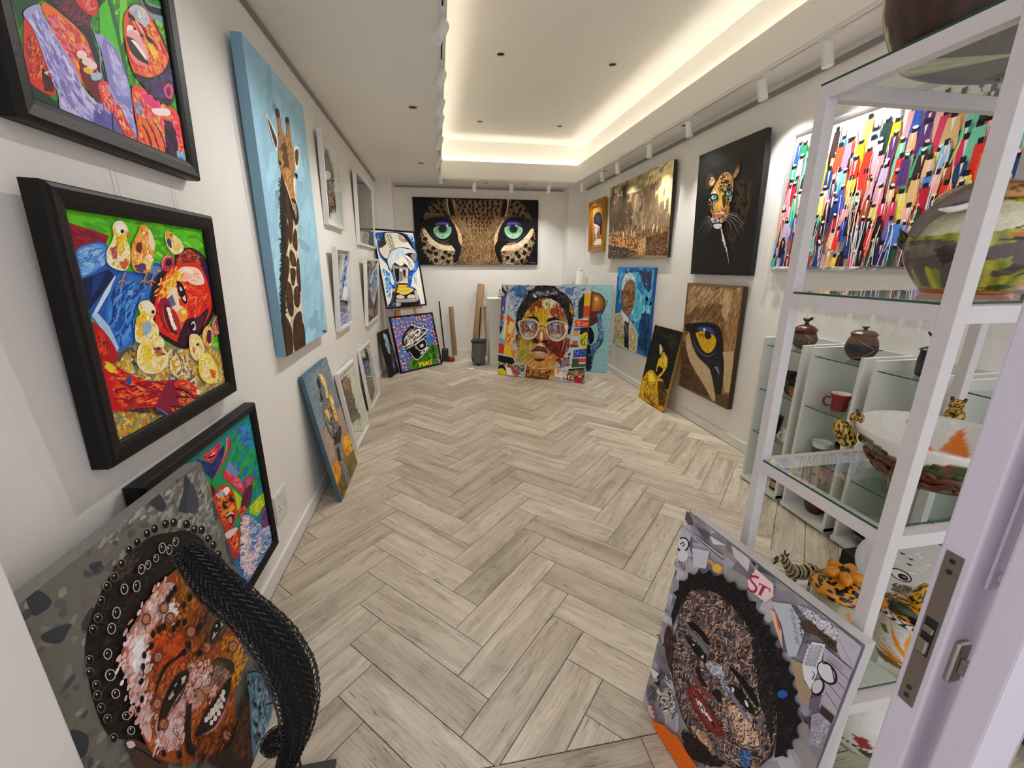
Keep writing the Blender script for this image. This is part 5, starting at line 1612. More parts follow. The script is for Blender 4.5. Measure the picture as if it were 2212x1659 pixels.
ART['gold'] = '''
F|a87830
X|goldmottle
Q|14161c|122 344 299 193 611 184 834 298 934 529 912 855 788 937 683 656 365 567 177 504
D|2c3444 1c2028 44506a|60 144.3 39.0 27 30|167 317 612 199 860 374 856 641 409 541
Q|d8b4b4|178 520 364 552 638 637 730 705 650 836 613 956 670 1174 352 1158 437 1037 343 1000 315 905 263 807 281 715
Q|e8c4c8|252 604 412 602 553 706 516 841 384 909 310 826
Q|b07878|508 687 642 698 670 807 562 860
S|1a1014|21.3|0|301 655 417 680
S|a04850|24.1|0|314 889 407 908
S|1a1014|21.4|0|178 520 271 520 364 552 414 633
Q|e4e0d8|348 1095 663 1051 930 1127 1025 1284 216 1246
Q|8a5a5c|472 853 648 805 685 1052 505 1041
'''
ART['mountain'] = '''
F|b0a070
V|0 8c8660,0.3 a89868,0.5 d0b070,0.7 c0a070,1 a08050
D|989068 a89c70 8a8258 b0a478|160 314.5 54.9 0 40|8 1 986 2 983 191 752 179 614 109 341 101 41 66
D|f0dca0 f8e8b4 e0c07c|110 161.2 59.2 25 30|751 171 988 16 1004 337 904 295 830 246|2
P|5c4a36|9 71 222 94 364 109 396 99 493 107 624 112 643 159 714 164 743 182 810 200 831 250 903 287 989 335 995 436 -13 387
D|6a5640 4e3e2c 7a6650 8a7456 584630|330 95.8 69.9 62 25|9 71 222 94 364 109 396 99 493 107 624 112 643 159 714 164 743 182 810 200 831 250 903 287 989 335 995 436 -13 387
D|84705a a08a6c 94785c|90 103.9 53.1 87 12|616 126 808 203 815 260 974 341 981 388 660 326|2
D|4a3826 3c2e20|70 106.5 65.7 91 10|43 86 343 120 339 295 36 307|2
D|7a5c38 a07c48 8a6840 5a4028|240 39.3 37.7 85 30|-3 346 989 389 982 451 -8 451
P|6a4424|14 373 204 401 292 416 307 486 23 473
P|a86c2c|204 406 300 419 307 486 198 476
P|8a5a2c|306 437 573 434 604 516 314 506
D|c08440 d8a050 7a4a20 503018|150 34.8 28.8 84 20|14 378 594 435 604 516 24 484
P|4a3422|693 441 985 420 999 571 699 564
D|6a4a30 3a2818 8a6038 5a3c24|140 101.4 12.0 3 20|703 442 978 427 989 563 708 555
S|2c1e12|15.6|0|244 354 254 404
S|5a4630|16.4|0|97 379 178 404
S|e0c898|11.9|0|624 353 631 392
S|e0c898|11.7|0|653 350 660 389
S|e0c898|11.0|0|793 356 800 393
S|e0c898|11.1|0|777 371 784 408
S|e0c898|10.8|0|836 376 842 412
S|e0c898|10.7|0|847 367 853 403
S|e0c898|10.4|0|901 394 907 429
S|e0c898|12.7|0|494 383 501 424
S|e0c898|12.9|0|449 370 456 412
S|e0c898|13.8|0|300 373 307 416
S|f8e8c0|13.4|0|793 356 794 393
D|1c140e 2a1e12 3c2c1a|220 39.2 33.7 84 30|-13 451 384 499 606 535 591 584 4 580
D|4a3420 6a4c2a|120 127.2 13.1 1 20|389 547 665 528 691 573 393 578
D|fff0c8 f8c878 f0a848|40 18.8 6.4 -2 90|-4 494 996 499 992 579 32 570
P|8a6a40|602 498 670 483 671 572 416 579 567 552
D|e0b870 c89850|30 27.3 18.0 74 20|558 478 678 475 670 563 589 561
'''
ART['blueman'] = '''
F|1c78b8
D|2488c8 1860a4 0e4c8c 3aa0d8 1c70b4 58b8dc|330 216.0 116.9 60 50|-74 1 1071 5 1133 635 994 1037 53 1035
D|58c0d8 88d4e0 3aa8d0|90 195.9 105.6 60 30|545 222 829 313 825 646 477 658
D|0c3c74 143058 1c5088|150 180.1 61.2 49 50|744 563 1096 437 1086 701 991 1022 744 943
D|2c2c4a 3a3450 1c3c70|90 67.3 34.3 44 60|579 22 964 47 952 305 744 198
D|4ab8d4 a0e0e8|24 94.3 40.0 70 20|879 413 1003 417 995 535 901 531
S|88d0e4|20.4|1|763 670 815 772
Q|8a5a3c|161 289 207 204 313 143 463 155 552 221 582 329 566 440 512 540 434 622 338 625 246 551 199 437
D|9c6a48 7c4c30 b0805c 6a4028 c09068|190 67.9 38.3 58 40|201 287 334 159 531 238 564 424 431 606 263 532
Q|c0ccd4|164 305 165 189 246 89 392 62 526 114 565 175 463 155 370 150 282 185 235 252 204 303
D|e4ecf0 9cb0c0 5a7088 f4f8f8|110 64.6 18.6 22 70|173 288 182 172 265 88 411 70 536 129 425 148 280 177 223 252
Q|7a4a30|153 314 203 295 235 368 215 436 170 389
S|2a1810|12.2|0|322 305 395 292 423 304
S|2a1810|11.8|0|483 311 543 308
E|1c100c|374 323|41.1 9.7 177
E|1c100c|518 328|31.9 7.9 177
S|5a3420|14.4|1|463 320 498 397 443 418
Q|6a4028|414 404 508 413 483 434 419 428
S|5c2c24|19.5|0|365 490 448 490 519 476
S|c09878|12.2|0|395 511 494 502
S|5a3420|12.5|1|359 408 332 476
Q|d0c4a4|-30 667 151 595 229 570 358 741 466 1029 53 1035
Q|d0c4a4|462 677 596 708 699 790 724 1028 524 1035
D|a89868 e4dcc4 8a7c54 c8b888|260 65.1 25.4 45 80|-20 675 212 588 339 743 422 1003 50 1017
D|a89868 e4dcc4 8a7c54 c8b888|140 58.9 23.1 48 80|476 692 682 793 714 1014 540 1015
P|e4e4ec|183 540 249 568 435 631 462 677 390 703 325 779 246 670
P|14141c|310 764 371 705 454 694 510 1020 379 1028
Q|4a4858|325 711 367 680 427 715 459 810 428 899 379 839
S|8a88a0|12.6|0|343 726 447 829
S|b09a6c|15.5|0|192 590 308 747 364 893
'''
ART['lady'] = '''
F|0e0e0c
D|12120f 1a1a16 0a0a08 23241e|160 215.6 97.7 51 60|-16 3 974 11 1219 1459 -15 1518
D|2a2c26 1c1e1a|40 229.2 65.8 30 40|357 136 924 111 907 332 477 301
Q|0a0908|338 338 350 266 437 215 572 227 702 328 778 493 749 567 663 517 575 467 446 376
Q|d8b48c|358 381 369 332 441 366 491 403 501 447 475 511 434 519 394 457
Q|e8c8a0|378 413 395 386 435 449 434 496
S|2a1810|10.9|0|374 414 407 413
S|a04030|9.3|0|408 478 429 476
Q|b89a40|505 505 546 450 624 480 643 568 604 670 534 709 504 598
Q|d8b020|569 596 609 494 706 520 759 588 777 698 739 776 681 884 617 936 567 926 632 826 652 728 523 735 477 782 471 867 441 851 432 733 443 612 494 577
D|e8c830 c89818 f0d850 a87c18|150 63.3 25.1 64 40|574 606 687 524 759 611 754 761 614 931 543 730
Q|0c0b09|498 777 618 748 681 791 592 884 497 896
Q|c89a18|5 1176 100 998 223 893 362 882 460 942 602 952 758 957 777 1045 797 1180 928 1094 1038 1107 1057 1285 1036 1512 589 1512 -15 1518 -33 1315
D|e0b820 f0d030 b88814 8a5c14 d8a81c 6a4410|420 130.0 45.6 88 22|17 1172 207 909 440 947 749 983 797 1180 974 1104 1030 1317 990 1505 348 1517 3 1499
D|e8d020 f8e040|60 129.7 53.2 97 14|151 948 351 909 541 1064 289 1135
D|5a3a10 3c2810 2a1c0c|160 83.0 37.8 80 40|592 1026 744 973 974 1104 1067 1397 845 1473 690 1237
D|6a4a18 8a6020|90 83.5 40.0 65 40|-29 1379 286 1386 797 1466 986 1495 589 1512
Q|9a8048|388 888 501 931 617 936 562 963 435 936
'''
ART['leopard'] = '''
F|0b0a0a
D|0d0c0c 121110 0a0909|90 228.2 106.1 23 60|33 4 977 -16 1040 1257 -11 1286
D|241a10 2e2216 1a130c|200 68.2 31.5 75 30|602 364 763 359 899 417 895 613 861 796 775 922 715 1075 609 959 553 787 610 683
D|4a3620 5a4226 3a2a18|200 34.0 12.8 80 25|687 379 764 363 875 420 885 629 832 776 745 911 695 1037 621 941 630 721 662 565
E|0e0a08|797 994|18.6 10.2 46
E|0e0a08|817 468|14.4 11.7 72
E|0e0a08|686 807|15.8 12.5 69
E|0e0a08|743 772|18.3 10.3 49
E|0e0a08|716 661|15.0 12.5 76
E|0e0a08|795 1019|15.9 12.0 69
E|0e0a08|690 667|19.4 9.9 45
E|0e0a08|750 423|17.2 10.1 54
E|0e0a08|813 642|15.7 11.1 63
E|0e0a08|677 737|19.5 10.0 45
E|0e0a08|671 590|16.4 11.7 60
E|0e0a08|741 1019|18.1 10.9 50
E|0e0a08|770 954|15.2 12.6 87
E|0e0a08|763 962|15.1 12.8 95
E|0e0a08|831 628|14.0 12.3 116
E|0e0a08|798 510|14.6 11.8 72
E|0e0a08|741 682|16.2 11.4 61
E|0e0a08|710 971|15.3 13.1 104
E|0e0a08|813 626|14.0 12.4 103
E|0e0a08|748 683|14.4 12.8 113
E|0e0a08|718 843|18.0 10.8 51
E|0e0a08|780 604|18.1 9.8 50
E|0e0a08|664 957|15.7 13.2 118
E|0e0a08|829 602|14.6 11.7 74
E|0e0a08|736 708|15.3 12.2 71
E|0e0a08|691 756|18.3 10.7 50
E|0e0a08|815 721|15.2 11.7 70
E|0e0a08|814 462|14.4 11.7 71
E|0e0a08|648 957|15.6 13.4 90
E|0e0a08|784 447|17.4 9.9 53
E|0e0a08|817 551|18.3 9.4 49
E|0e0a08|800 726|17.5 10.3 52
E|0e0a08|819 542|16.3 10.5 58
E|0e0a08|627 832|17.6 11.8 55
E|0e0a08|782 514|18.6 9.3 48
E|0e0a08|611 985|15.8 13.6 89
E|0e0a08|710 412|14.2 12.6 77
E|0e0a08|689 491|15.1 12.2 68
E|0e0a08|648 625|14.9 13.1 132
E|0e0a08|660 483|17.5 10.7 54
E|0e0a08|774 780|18.4 10.0 48
E|0e0a08|649 595|16.9 11.5 57
E|0e0a08|766 873|14.9 12.7 112
E|0e0a08|790 869|15.1 12.4 81
E|0e0a08|680 683|15.4 12.5 70
E|0e0a08|664 584|16.8 11.4 58
E|0e0a08|637 935|16.2 12.9 69
E|0e0a08|741 641|18.4 10.0 49
E|0e0a08|659 991|16.1 13.0 72
E|0e0a08|641 645|16.2 12.2 63
E|0e0a08|665 477|19.6 9.5 46
E|0e0a08|672 490|15.5 12.1 65
E|0e0a08|825 720|14.2 12.4 113
E|0e0a08|652 1013|17.0 12.4 61
E|0e0a08|763 558|15.3 11.7 66
E|0e0a08|758 894|17.6 10.9 53
E|0e0a08|742 659|19.3 9.6 45
E|0e0a08|739 426|18.7 9.4 48
E|0e0a08|669 840|19.1 10.5 46
E|0e0a08|697 507|18.2 10.1 51
E|0e0a08|725 717|17.4 10.8 54
E|0e0a08|668 787|15.1 13.2 116
E|0e0a08|754 997|16.6 11.8 61
E|0e0a08|748 714|19.0 9.8 46
E|0e0a08|742 656|18.2 10.1 50
E|0e0a08|810 472|16.7 10.1 56
E|0e0a08|812 725|15.3 11.6 69
E|0e0a08|835 591|16.5 10.3 57
E|0e0a08|792 425|18.4 9.2 48
E|0e0a08|807 597|14.9 11.7 71
S|4a3824|7.3|1|752 357 805 377 873 412
Q|2a1e14|179 364 159 285 200 227 265 225 338 289 362 339 302 366 223 381
D|8a6440 c89868 e0c09c 5a4028|60 76.9 12.6 30 30|216 333 252 246 332 297 331 343 253 358
Q|3a2a1a|580 316 613 263 672 208 701 222 700 297 655 347 614 353
D|a87c50 d8b080 6a4a2c|60 62.2 10.7 39 25|596 328 675 225 700 297 640 345
Q|b0803c|245 527 253 471 292 401 360 330 413 276 485 259 561 287 613 348 630 455 607 575 604 646 568 697 516 747 508 793 447 802 379 773 336 701 318 632 270 588
D|c8964c a07030 d8b070 8a5c28 e4c490|330 39.7 15.9 64 40|245 527 253 471 292 401 360 330 413 276 485 259 561 287 613 348 630 455 607 575 604 646 568 697 516 747 508 793 447 802 379 773 336 701 318 632 270 588
D|f0e4d0 fff8ec e0ccb0|130 44.0 18.5 46 30|256 548 295 421 357 412 394 501 328 538 323 614
D|f0e4d0 e8d4b8|60 36.4 14.2 48 30|541 521 613 435 630 455 617 550 564 579
D|a87428 8a5c20 c08c3c 6a4418|170 53.9 19.1 82 16|393 547 446 390 526 519 559 641 471 649 375 639|2
D|d8a848 e8c068|60 72.2 19.0 85 10|401 548 452 427 484 541 468 631|2
Q|3c2a14|468 484 505 480 530 547 517 609 487 559
E|15100b|472 356|10.8 6.3 42
E|15100b|503 289|10.4 6.3 -136
E|15100b|475 437|11.2 6.1 40
E|15100b|508 345|9.7 6.8 -135
E|15100b|551 354|10.8 5.9 42
E|15100b|581 402|8.4 7.5 -172
E|15100b|540 419|8.8 7.4 -140
E|15100b|489 336|9.8 6.8 -136
E|15100b|499 359|8.7 7.6 -171
E|15100b|579 453|8.4 7.6 -150
E|15100b|436 304|9.9 6.9 -137
E|15100b|433 338|9.2 7.5 -141
E|15100b|595 395|8.4 7.4 -146
E|15100b|461 279|11.2 5.9 41
E|15100b|602 466|8.8 7.1 -135
E|15100b|433 382|9.2 7.5 -141
E|15100b|480 364|11.1 6.1 41
E|15100b|516 446|8.8 7.6 -143
E|15100b|394 348|9.3 7.7 -144
E|15100b|446 425|9.9 7.0 -137
E|15100b|540 353|8.6 7.5 -175
E|15100b|563 387|10.7 6.0 42
E|15100b|466 274|9.4 7.1 -137
E|15100b|496 359|10.0 6.7 -136
E|15100b|557 450|8.8 7.4 -138
E|15100b|500 446|10.2 6.6 -137
E|15100b|557 401|8.6 7.4 -142
E|15100b|520 350|9.0 7.2 -138
E|15100b|555 440|9.0 7.2 -136
E|15100b|605 422|9.0 7.0 -134
E|15100b|601 448|10.7 5.9 42
E|15100b|577 423|10.4 6.1 43
E|15100b|555 388|10.5 6.1 43
E|15100b|519 355|10.4 6.3 43
E|15100b|509 359|10.6 6.2 42
E|15100b|579 405|8.6 7.4 -140
E|15100b|495 394|10.2 6.6 -136
E|15100b|437 353|11.5 6.0 39
E|15100b|397 391|11.1 6.4 41
E|15100b|562 424|9.8 6.6 -135
E|15100b|544 422|8.5 7.7 -157
E|15100b|464 351|10.5 6.5 -137
E|15100b|500 342|9.8 6.7 -136
E|15100b|529 365|9.4 6.9 -135
E|15100b|537 422|9.0 7.3 -137
E|15100b|477 420|11.1 6.1 40
E|15100b|523 348|9.5 6.9 -135
E|15100b|586 430|8.9 7.1 -135
E|15100b|439 305|10.0 6.9 -137
E|15100b|422 310|9.0 7.7 -171
E|15100b|407 405|10.3 6.9 -137
E|15100b|456 323|11.3 6.0 40
E|15100b|474 299|9.9 6.7 -136
E|15100b|454 426|8.8 7.8 -171
E|15100b|484 385|8.7 7.7 -169
E|15100b|440 281|10.8 6.3 42
E|15100b|422 382|10.3 6.8 -137
E|15100b|467 410|10.7 6.4 42
E|15100b|571 399|9.7 6.5 -135
E|15100b|596 454|9.3 6.8 -134
E|15100b|552 452|8.7 7.5 -141
E|15100b|564 439|8.5 7.6 -171
E|15100b|568 459|10.1 6.4 44
E|15100b|528 398|10.0 6.6 -136
E|15100b|459 298|8.8 7.6 -170
E|15100b|457 352|8.8 7.7 -163
E|15100b|430 434|11.2 6.3 40
E|15100b|471 433|8.8 7.8 -164
E|15100b|554 362|9.3 6.9 -135
E|15100b|439 413|10.2 6.8 -137
E|15100b|445 378|11.1 6.2 41
E|1a140e|287 601|10.4 6.5 -162
E|1a140e|257 507|10.5 6.4 -161
E|1a140e|267 521|10.5 6.4 -162
E|1a140e|284 523|10.4 6.4 -161
E|1a140e|278 522|10.4 6.4 -161
E|1a140e|276 563|10.4 6.5 -162
E|1a140e|279 536|10.4 6.4 -162
E|1a140e|306 505|10.3 6.4 -161
E|1a140e|273 591|10.5 6.5 -162
E|1a140e|293 585|10.4 6.5 -162
E|1a140e|267 552|10.5 6.5 -162
E|1a140e|317 537|10.3 6.4 -161
E|1a140e|316 568|10.3 6.4 -162
E|1a140e|295 610|10.4 6.5 -163
E|1a140e|285 549|10.4 6.4 -162
E|1a140e|300 533|10.3 6.4 -161
E|1a140e|321 567|10.3 6.4 -162
E|1a140e|301 558|10.3 6.4 -162
E|1a140e|338 614|10.2 6.4 -162
E|1a140e|319 551|10.3 6.4 -161
E|1a140e|288 555|10.4 6.4 -162
E|1a140e|253 502|10.5 6.4 -161
E|1a140e|324 515|10.3 6.3 -161
E|1a140e|330 578|10.2 6.4 -162
E|1a140e|318 508|10.3 6.3 -161
E|1a140e|284 586|10.4 6.5 -162
E|1a140e|250 502|10.5 6.4 -161
E|1a140e|277 513|10.4 6.4 -161
E|1a140e|270 569|10.5 6.5 -162
E|1a140e|271 604|10.5 6.5 -163
E|1a140e|297 502|10.4 6.4 -161
E|1a140e|319 527|10.3 6.4 -161
E|1a140e|293 559|10.4 6.4 -162
E|1a140e|267 550|10.5 6.5 -162
E|1a140e|255 513|10.5 6.5 -162
E|1a140e|331 594|10.2 6.4 -162
E|1a140e|299 574|10.4 6.5 -162
E|1a140e|316 515|10.3 6.4 -161
E|1a140e|287 510|10.4 6.4 -161
E|1a140e|258 503|10.5 6.4 -161
E|1a140e|567 520|7.8 5.1 -157
E|1a140e|571 544|7.8 5.1 -157
E|1a140e|601 582|7.7 5.1 -158
E|1a140e|616 574|7.7 5.1 -157
E|1a140e|595 586|7.7 5.1 -158
E|1a140e|565 523|7.8 5.1 -157
E|1a140e|610 567|7.7 5.1 -157
E|1a140e|571 544|7.8 5.1 -157
E|1a140e|577 548|7.8 5.1 -157
E|1a140e|584 547|7.7 5.1 -157
E|1a140e|611 580|7.7 5.1 -157
E|1a140e|593 554|7.7 5.1 -157
E|1a140e|580 573|7.8 5.1 -158
E|1a140e|615 539|7.7 5.0 -157
E|1a140e|604 571|7.7 5.1 -157
E|1a140e|593 522|7.7 5.0 -157
E|1a140e|589 534|7.7 5.1 -157
E|1a140e|572 558|7.8 5.1 -158
E|1a140e|599 565|7.7 5.1 -157
E|1a140e|606 572|7.7 5.1 -157
E|1a140e|583 522|7.8 5.1 -157
E|1a140e|609 581|7.7 5.1 -157
E|1a140e|610 565|7.7 5.1 -157
E|1a140e|559 529|7.8 5.1 -157
E|1a140e|568 562|7.8 5.1 -158
E|1a140e|588 533|7.7 5.1 -157
E|0c0a0a|339 472|75.4 35.2 -169
E|78c0c0|339 472|53.2 27.4 -166|3a8490
E|a8e0dc|333 477|26.3 12.1 -169
E|080808|342 469|17.2 11.5 -156
E|f4ffff|330 461|8.4 4.5 -164
E|0c0a0a|571 468|64.9 35.1 -171
E|78c0c0|571 468|47.4 26.4 -165|3a8490
E|a8e0dc|566 473|22.5 12.1 -172
E|080808|574 465|15.8 10.7 -152
E|f4ffff|563 458|7.7 4.3 -162
S|0c0a0a|12.3|1|271 483 307 451 363 450 390 472
S|0c0a0a|13.7|1|521 492 545 455 615 444
S|0c0a0a|14.9|1|298 496 342 521
Q|f0d8c0|376 643 439 641 499 634 531 652 504 672 410 661
Q|c86878|393 650 456 652 509 654 500 690 464 709 421 681
Q|3a2024|421 681 464 709 499 685 465 695
S|140e0c|9.8|0|464 709 469 738 406 737
S|140e0c|9.6|0|469 738 516 747
Q|f4ecdc|333 682 413 681 457 713 453 736 374 734 341 711
Q|e8d4b0|473 715 536 684 580 680 557 723 501 746
S|1a140e|7.4|1|341 678 399 689 440 702
S|1a140e|7.1|1|487 707 537 689 574 688
S|1a140e|7.4|1|343 691 400 700 442 712
S|1a140e|7.1|1|489 718 539 700 576 698
S|1a140e|7.4|1|345 705 402 712 443 721
S|1a140e|7.1|1|491 730 541 711 577 707
S|1a140e|7.4|1|347 719 404 723 444 731
S|1a140e|7.1|1|492 741 542 723 578 716
Q|d8dce0|377 758 439 749 515 761 508 793 447 802 397 784
S|100c0a|12.2|0|366 738 438 740 517 752
S|a8a8b0|5.3|2|335 692 222 720 111 801 92 861
S|a8a8b0|5.2|2|336 701 244 751 174 866
S|a8a8b0|5.2|2|346 712 280 764 222 839
S|a8a8b0|5.1|2|356 727 301 795 266 842
S|a8a8b0|5.2|2|325 681 234 681 120 740
S|a8a8b0|5.1|2|315 670 246 653 225 680
S|a8a8b0|5.1|2|357 732 334 798 273 833
S|a8a8b0|4.4|2|568 697 656 706 777 771 856 848 853 909
S|a8a8b0|4.4|2|580 680 710 694 802 756 865 823
S|a8a8b0|4.5|2|570 711 676 744 778 860 844 935
S|a8a8b0|4.5|2|592 663 707 676 797 730
S|a8a8b0|4.6|2|557 723 636 758 675 825 651 850
S|a8a8b0|4.4|2|608 674 741 715 848 795
S|e8e8ec|19.0|2|517 803 553 890 613 987 667 1092 699 1177
D|f0f0f4 c8c8cc|50 43.0 7.9 -60 14|519 813 557 862 628 988 674 1092 618 1016 552 928
S|4a4844|4.3|0|15 1258 156 1253
'''
ART['lion'] = '''
F|7a5a34
D|8a6a40 6a4a28 9c7c50 5c4024|300 155.7 36.1 58 30|-5 0 1000 1 1004 1333 -4 1349
D|a88a60 c0a47c 8a6c44|160 168.6 30.6 55 25|9 11 993 7 994 302 638 215 224 320 36 411
D|a8865c 8a6840|160 147.6 27.2 86 16|668 26 994 10 1036 1299 860 1222 803 575
D|c8ac84 b8986c|60 162.9 37.1 86 12|703 45 855 37 803 407 726 332
D|4a321c 5a3c20 3a2814|260 194.5 21.7 7 20|-50 669 184 777 418 969 655 1051 704 1318 15 1325
Q|0c0a0c|37 521 147 484 291 465 482 433 644 439 735 486 782 578 820 723 853 850 873 1008 875 1180 833 1228 754 1202 684 1058 610 956 488 905 387 869 261 776 177 657 141 596 62 592
D|101c3c 0a0c18 1a2c50 060608|140 48.6 12.3 60 30|421 862 810 779 851 945 859 1150 715 1050 620 946
D|8a98b8 b8c0d0 4a5878|30 42.4 7.8 -50 10|699 906 771 896 810 997 741 959
P|c0a880|76 674 142 603 181 679 249 778 364 874 490 919 623 967 684 1058 755 1209 805 1308 743 1321 629 1240 510 1156 362 1068 218 966 114 819
D|d4c09c b09468 c8b48c a08458 dcc8a8|420 56.7 6.6 4 25|76 674 142 603 181 679 249 778 364 874 490 919 623 967 684 1058 755 1209 805 1308 743 1321 629 1240 510 1156 362 1068 218 966 114 819
P|c4a878|810 725 984 677 1001 862 1024 1134 922 1159 873 1008 863 848
D|d8c4a0 b89c70 a88858 c8b088|260 57.3 5.9 11 20|821 730 977 692 1014 1131 925 1151 883 1005
D|5c4224 6a4e2c 3c2a16|200 49.4 9.5 86 20|768 1220 1017 1144 1005 1339 790 1342
E|0a0a14|490 662|270.6 194.5 -179
Q|d8a818|287 610 297 565 444 536 590 548 668 597 675 663 636 739 557 787 464 773 370 705
D|e8bc20 f0cc30 c08c10 a87408 d8a418|260 50.9 10.6 77 40|296 616 449 563 665 611 635 733 556 780 382 710
D|8a5c08 a87808|60 42.3 9.8 84 24|311 577 448 556 593 561 610 600 519 636 355 621
E|08080a|517 580|58.8 47.7 -170
Q|0a0a12|272 561 288 516 433 474 577 475 660 524 658 571 557 546 422 539 288 584
Q|2a3c8c|293 540 357 499 457 485 558 488 622 516 633 552 570 558 533 533 458 548 342 551
D|4a60b8 3a50a8 6a80d0|50 37.5 4.8 36 30|316 537 437 495 606 519 612 548 543 528 399 539
E|e8f0f8|439 526|20.2 18.0 179
S|8a98b0|7.1|1|234 626 289 726 411 805 542 829 645 786 698 727
S|d8dce4|5.0|1|676 780 708 725
S|3a4a70|9.3|1|211 674 314 796 442 843
D|a89878 c8b898 6a5a44|70 105.2 4.9 35 14|124 502 188 435 477 407 645 446 568 429 313 455
S|1a0c06|5.1|0|49 1312 160 1317
'''
ART['gladiator'] = '''
F|8a8a88
V|0 5c7688,0.3 7c8a90,0.5 94908a,0.68 9c8878,0.82 8a6c40,1 6a5428
D|6a7e8c 7c8c94 8a8e8e|130 495.9 61.3 -4 60|7 37 1036 6 1022 691 67 675
D|a09488 968a80 a89484 b09080|120 408.4 82.5 1 50|86 658 1065 706 1072 1007 14 1004
P|d8941c|659 1009 996 1066 1056 1230 1054 1338 644 1262 602 1126
P|e09c1c|29 1115 268 1125 287 1265 189 1322 12 1317
D|e8a828 c87c14 f0b840|90 176.6 47.4 6 30|678 1018 983 1076 1044 1318 655 1253 621 1135
D|e8a828 c87c14|50 139.9 42.2 6 30|30 1122 258 1133 239 1281 31 1301
D|5c4a24 7a6430 4a4028 8a7438|150 247.2 49.0 -5 30|239 1281 1025 1466 996 1514 77 1546 1 1391
Q|6c7478|416 126 519 110 662 167 684 278 625 419 497 404 416 352 394 269 369 212
Q|2a2c30|406 136 472 154 478 231 421 265 369 212
Q|e8c060|502 106 611 128 684 212 666 339 603 438 532 415 590 277 569 168
D|f4d880 c89838 fff0b0|40 63.1 32.2 -68 14|531 120 665 207 596 409 582 326
Q|2c2e30|394 269 416 352 442 411 303 415 331 349
S|d8d8d8|18.3|0|297 401 368 437 394 498
S|c8c8c8|14.1|0|284 433 355 471
Q|74706c|257 499 376 389 640 450 722 559 693 769 716 891 529 952 344 885 283 766 235 643
D|8a8480 5c5856 a09a90 44423f|130 90.2 49.7 -70 20|273 492 629 460 655 755 666 885 433 897 266 655
Q|e0b848|633 448 716 428 772 493 719 585 742 704 700 772 605 728 625 620
D|f0d070 b88828 f8e8a0|40 69.3 44.7 -80 14|681 436 760 503 708 747 625 688
Q|e8c850|357 510 465 562 429 680 388 651
Q|2c2824|244 634 331 852 751 863 558 1021 429 990 316 952 344 885 283 766
D|3a3632 1c1a18 54504a|60 132.1 34.1 9 30|266 655 355 876 708 874 510 1014 343 951
S|1a1816|19.2|0|426 640 438 804 361 892
Q|7a7c7c|333 960 547 1030 513 1127 458 1242 518 1505 365 1550 332 1388 319 1171 274 1054
D|8a8c8a 5c5e5c a0a09a|70 115.1 55.2 -82 14|339 976 536 1039 458 1242 470 1493 362 1505 342 1197
Q|34322e|342 1018 456 1058 381 1189 296 1146
D|6a7474 7c8684|40 170.3 54.0 -64 14|342 1197 494 1260 525 1524 351 1513
'''
ART['W1'] = '''
F|e2e3e0
D|2a2622 4a423a 6a5c4e 1c1a18|420 419.3 19.1 26 60|294 131 471 276 623 420 517 599 579 661 594 860 387 849 194 942 82 938 80 736 90 502 150 295|1
D|5a1c18 7a2820|40 320.1 19.9 24 40|279 706 528 687 555 846 254 883
D|8a7a68 b0a490|60 264.7 16.4 26 60|162 260 745 200 524 814 75 956|1
S|4a4038|18.2|1|300 113 285 199
S|2a2622|11.2|0|154 947 202 1029
E|d0c8bc|268 456|216.7 55.5 167
'''
ART['W5'] = '''
F|d6d8cc
D|c8c8b8 dcdccc|40 640.7 128.0 3 40|34 -6 829 -27 901 1193 33 1236
D|3a2c20 5a4430 8a6c48 2a2018 6a5640|420 287.0 25.0 7 50|94 128 393 125 648 230 549 403 608 570 552 701 704 947 439 885 232 861 89 787 103 562 92 367|1
D|8a6030 b08850|60 234.0 22.1 6 50|183 136 618 185 520 357 169 287
D|4a5a60 6a7c80|40 246.0 26.4 1 40|354 742 656 833 613 952 313 856
S|5a5040|12.5|0|393 89 530 -17
S|4a4a40|13.6|0|642 847 614 1030 498 1176
S|8a8470|9.9|0|100 991 739 1238
'''
ART['W6'] = '''
F|c8c8c0
D|1c1a1c 0c0c0e 3a383c|260 473.2 19.9 0 60|78 0 784 0 837 380 100 459
D|e8e8e4|40 461.0 14.6 1 40|93 -16 552 17 559 216 190 174
D|5a4a9a 7a6ab8 3a8050 9a8ac8|120 229.5 26.8 3 60|80 188 704 288 792 641 164 496
D|5a5448 8a8070 3a362e 787060|300 346.4 18.4 1 40|108 500 803 687 758 951 239 1037 121 838
S|1a1816|24.9|0|76 482 752 677
'''
ART['W3'] = '''
F|c8ccd8
P|a8a898|-26 29 571 55 262 495 -57 804 -81 484
D|3a5a9c 6a88c8 a8b8e0 d8dcec 2a4880|200 288.7 76.1 25 30|49 768 793 72 1033 66 734 890
S|14140f|77.3|1|187 602 594 54
S|18181c|99.2|0|-61 825 848 924
Q|e8ecf4|499 640 795 607 845 826 519 803
D|4a4a48 2c2c30 6a6a90 8a94c8|160 299.5 42.0 13 60|-66 846 843 948 826 1317 -51 1220
D|a8b4e0 d0d4ec 5a64a8|100 299.7 59.1 13 50|2 983 822 1044 765 1309 -51 1220
D|8a8470 6a6450|60 284.5 33.4 19 40|12 69 458 79 240 363 -6 360
'''
ART['W2'] = '''
F|4a4650
X|mosaic_blue
'''
ART['W4'] = '''
F|6a5648
X|mosaic_brown
'''
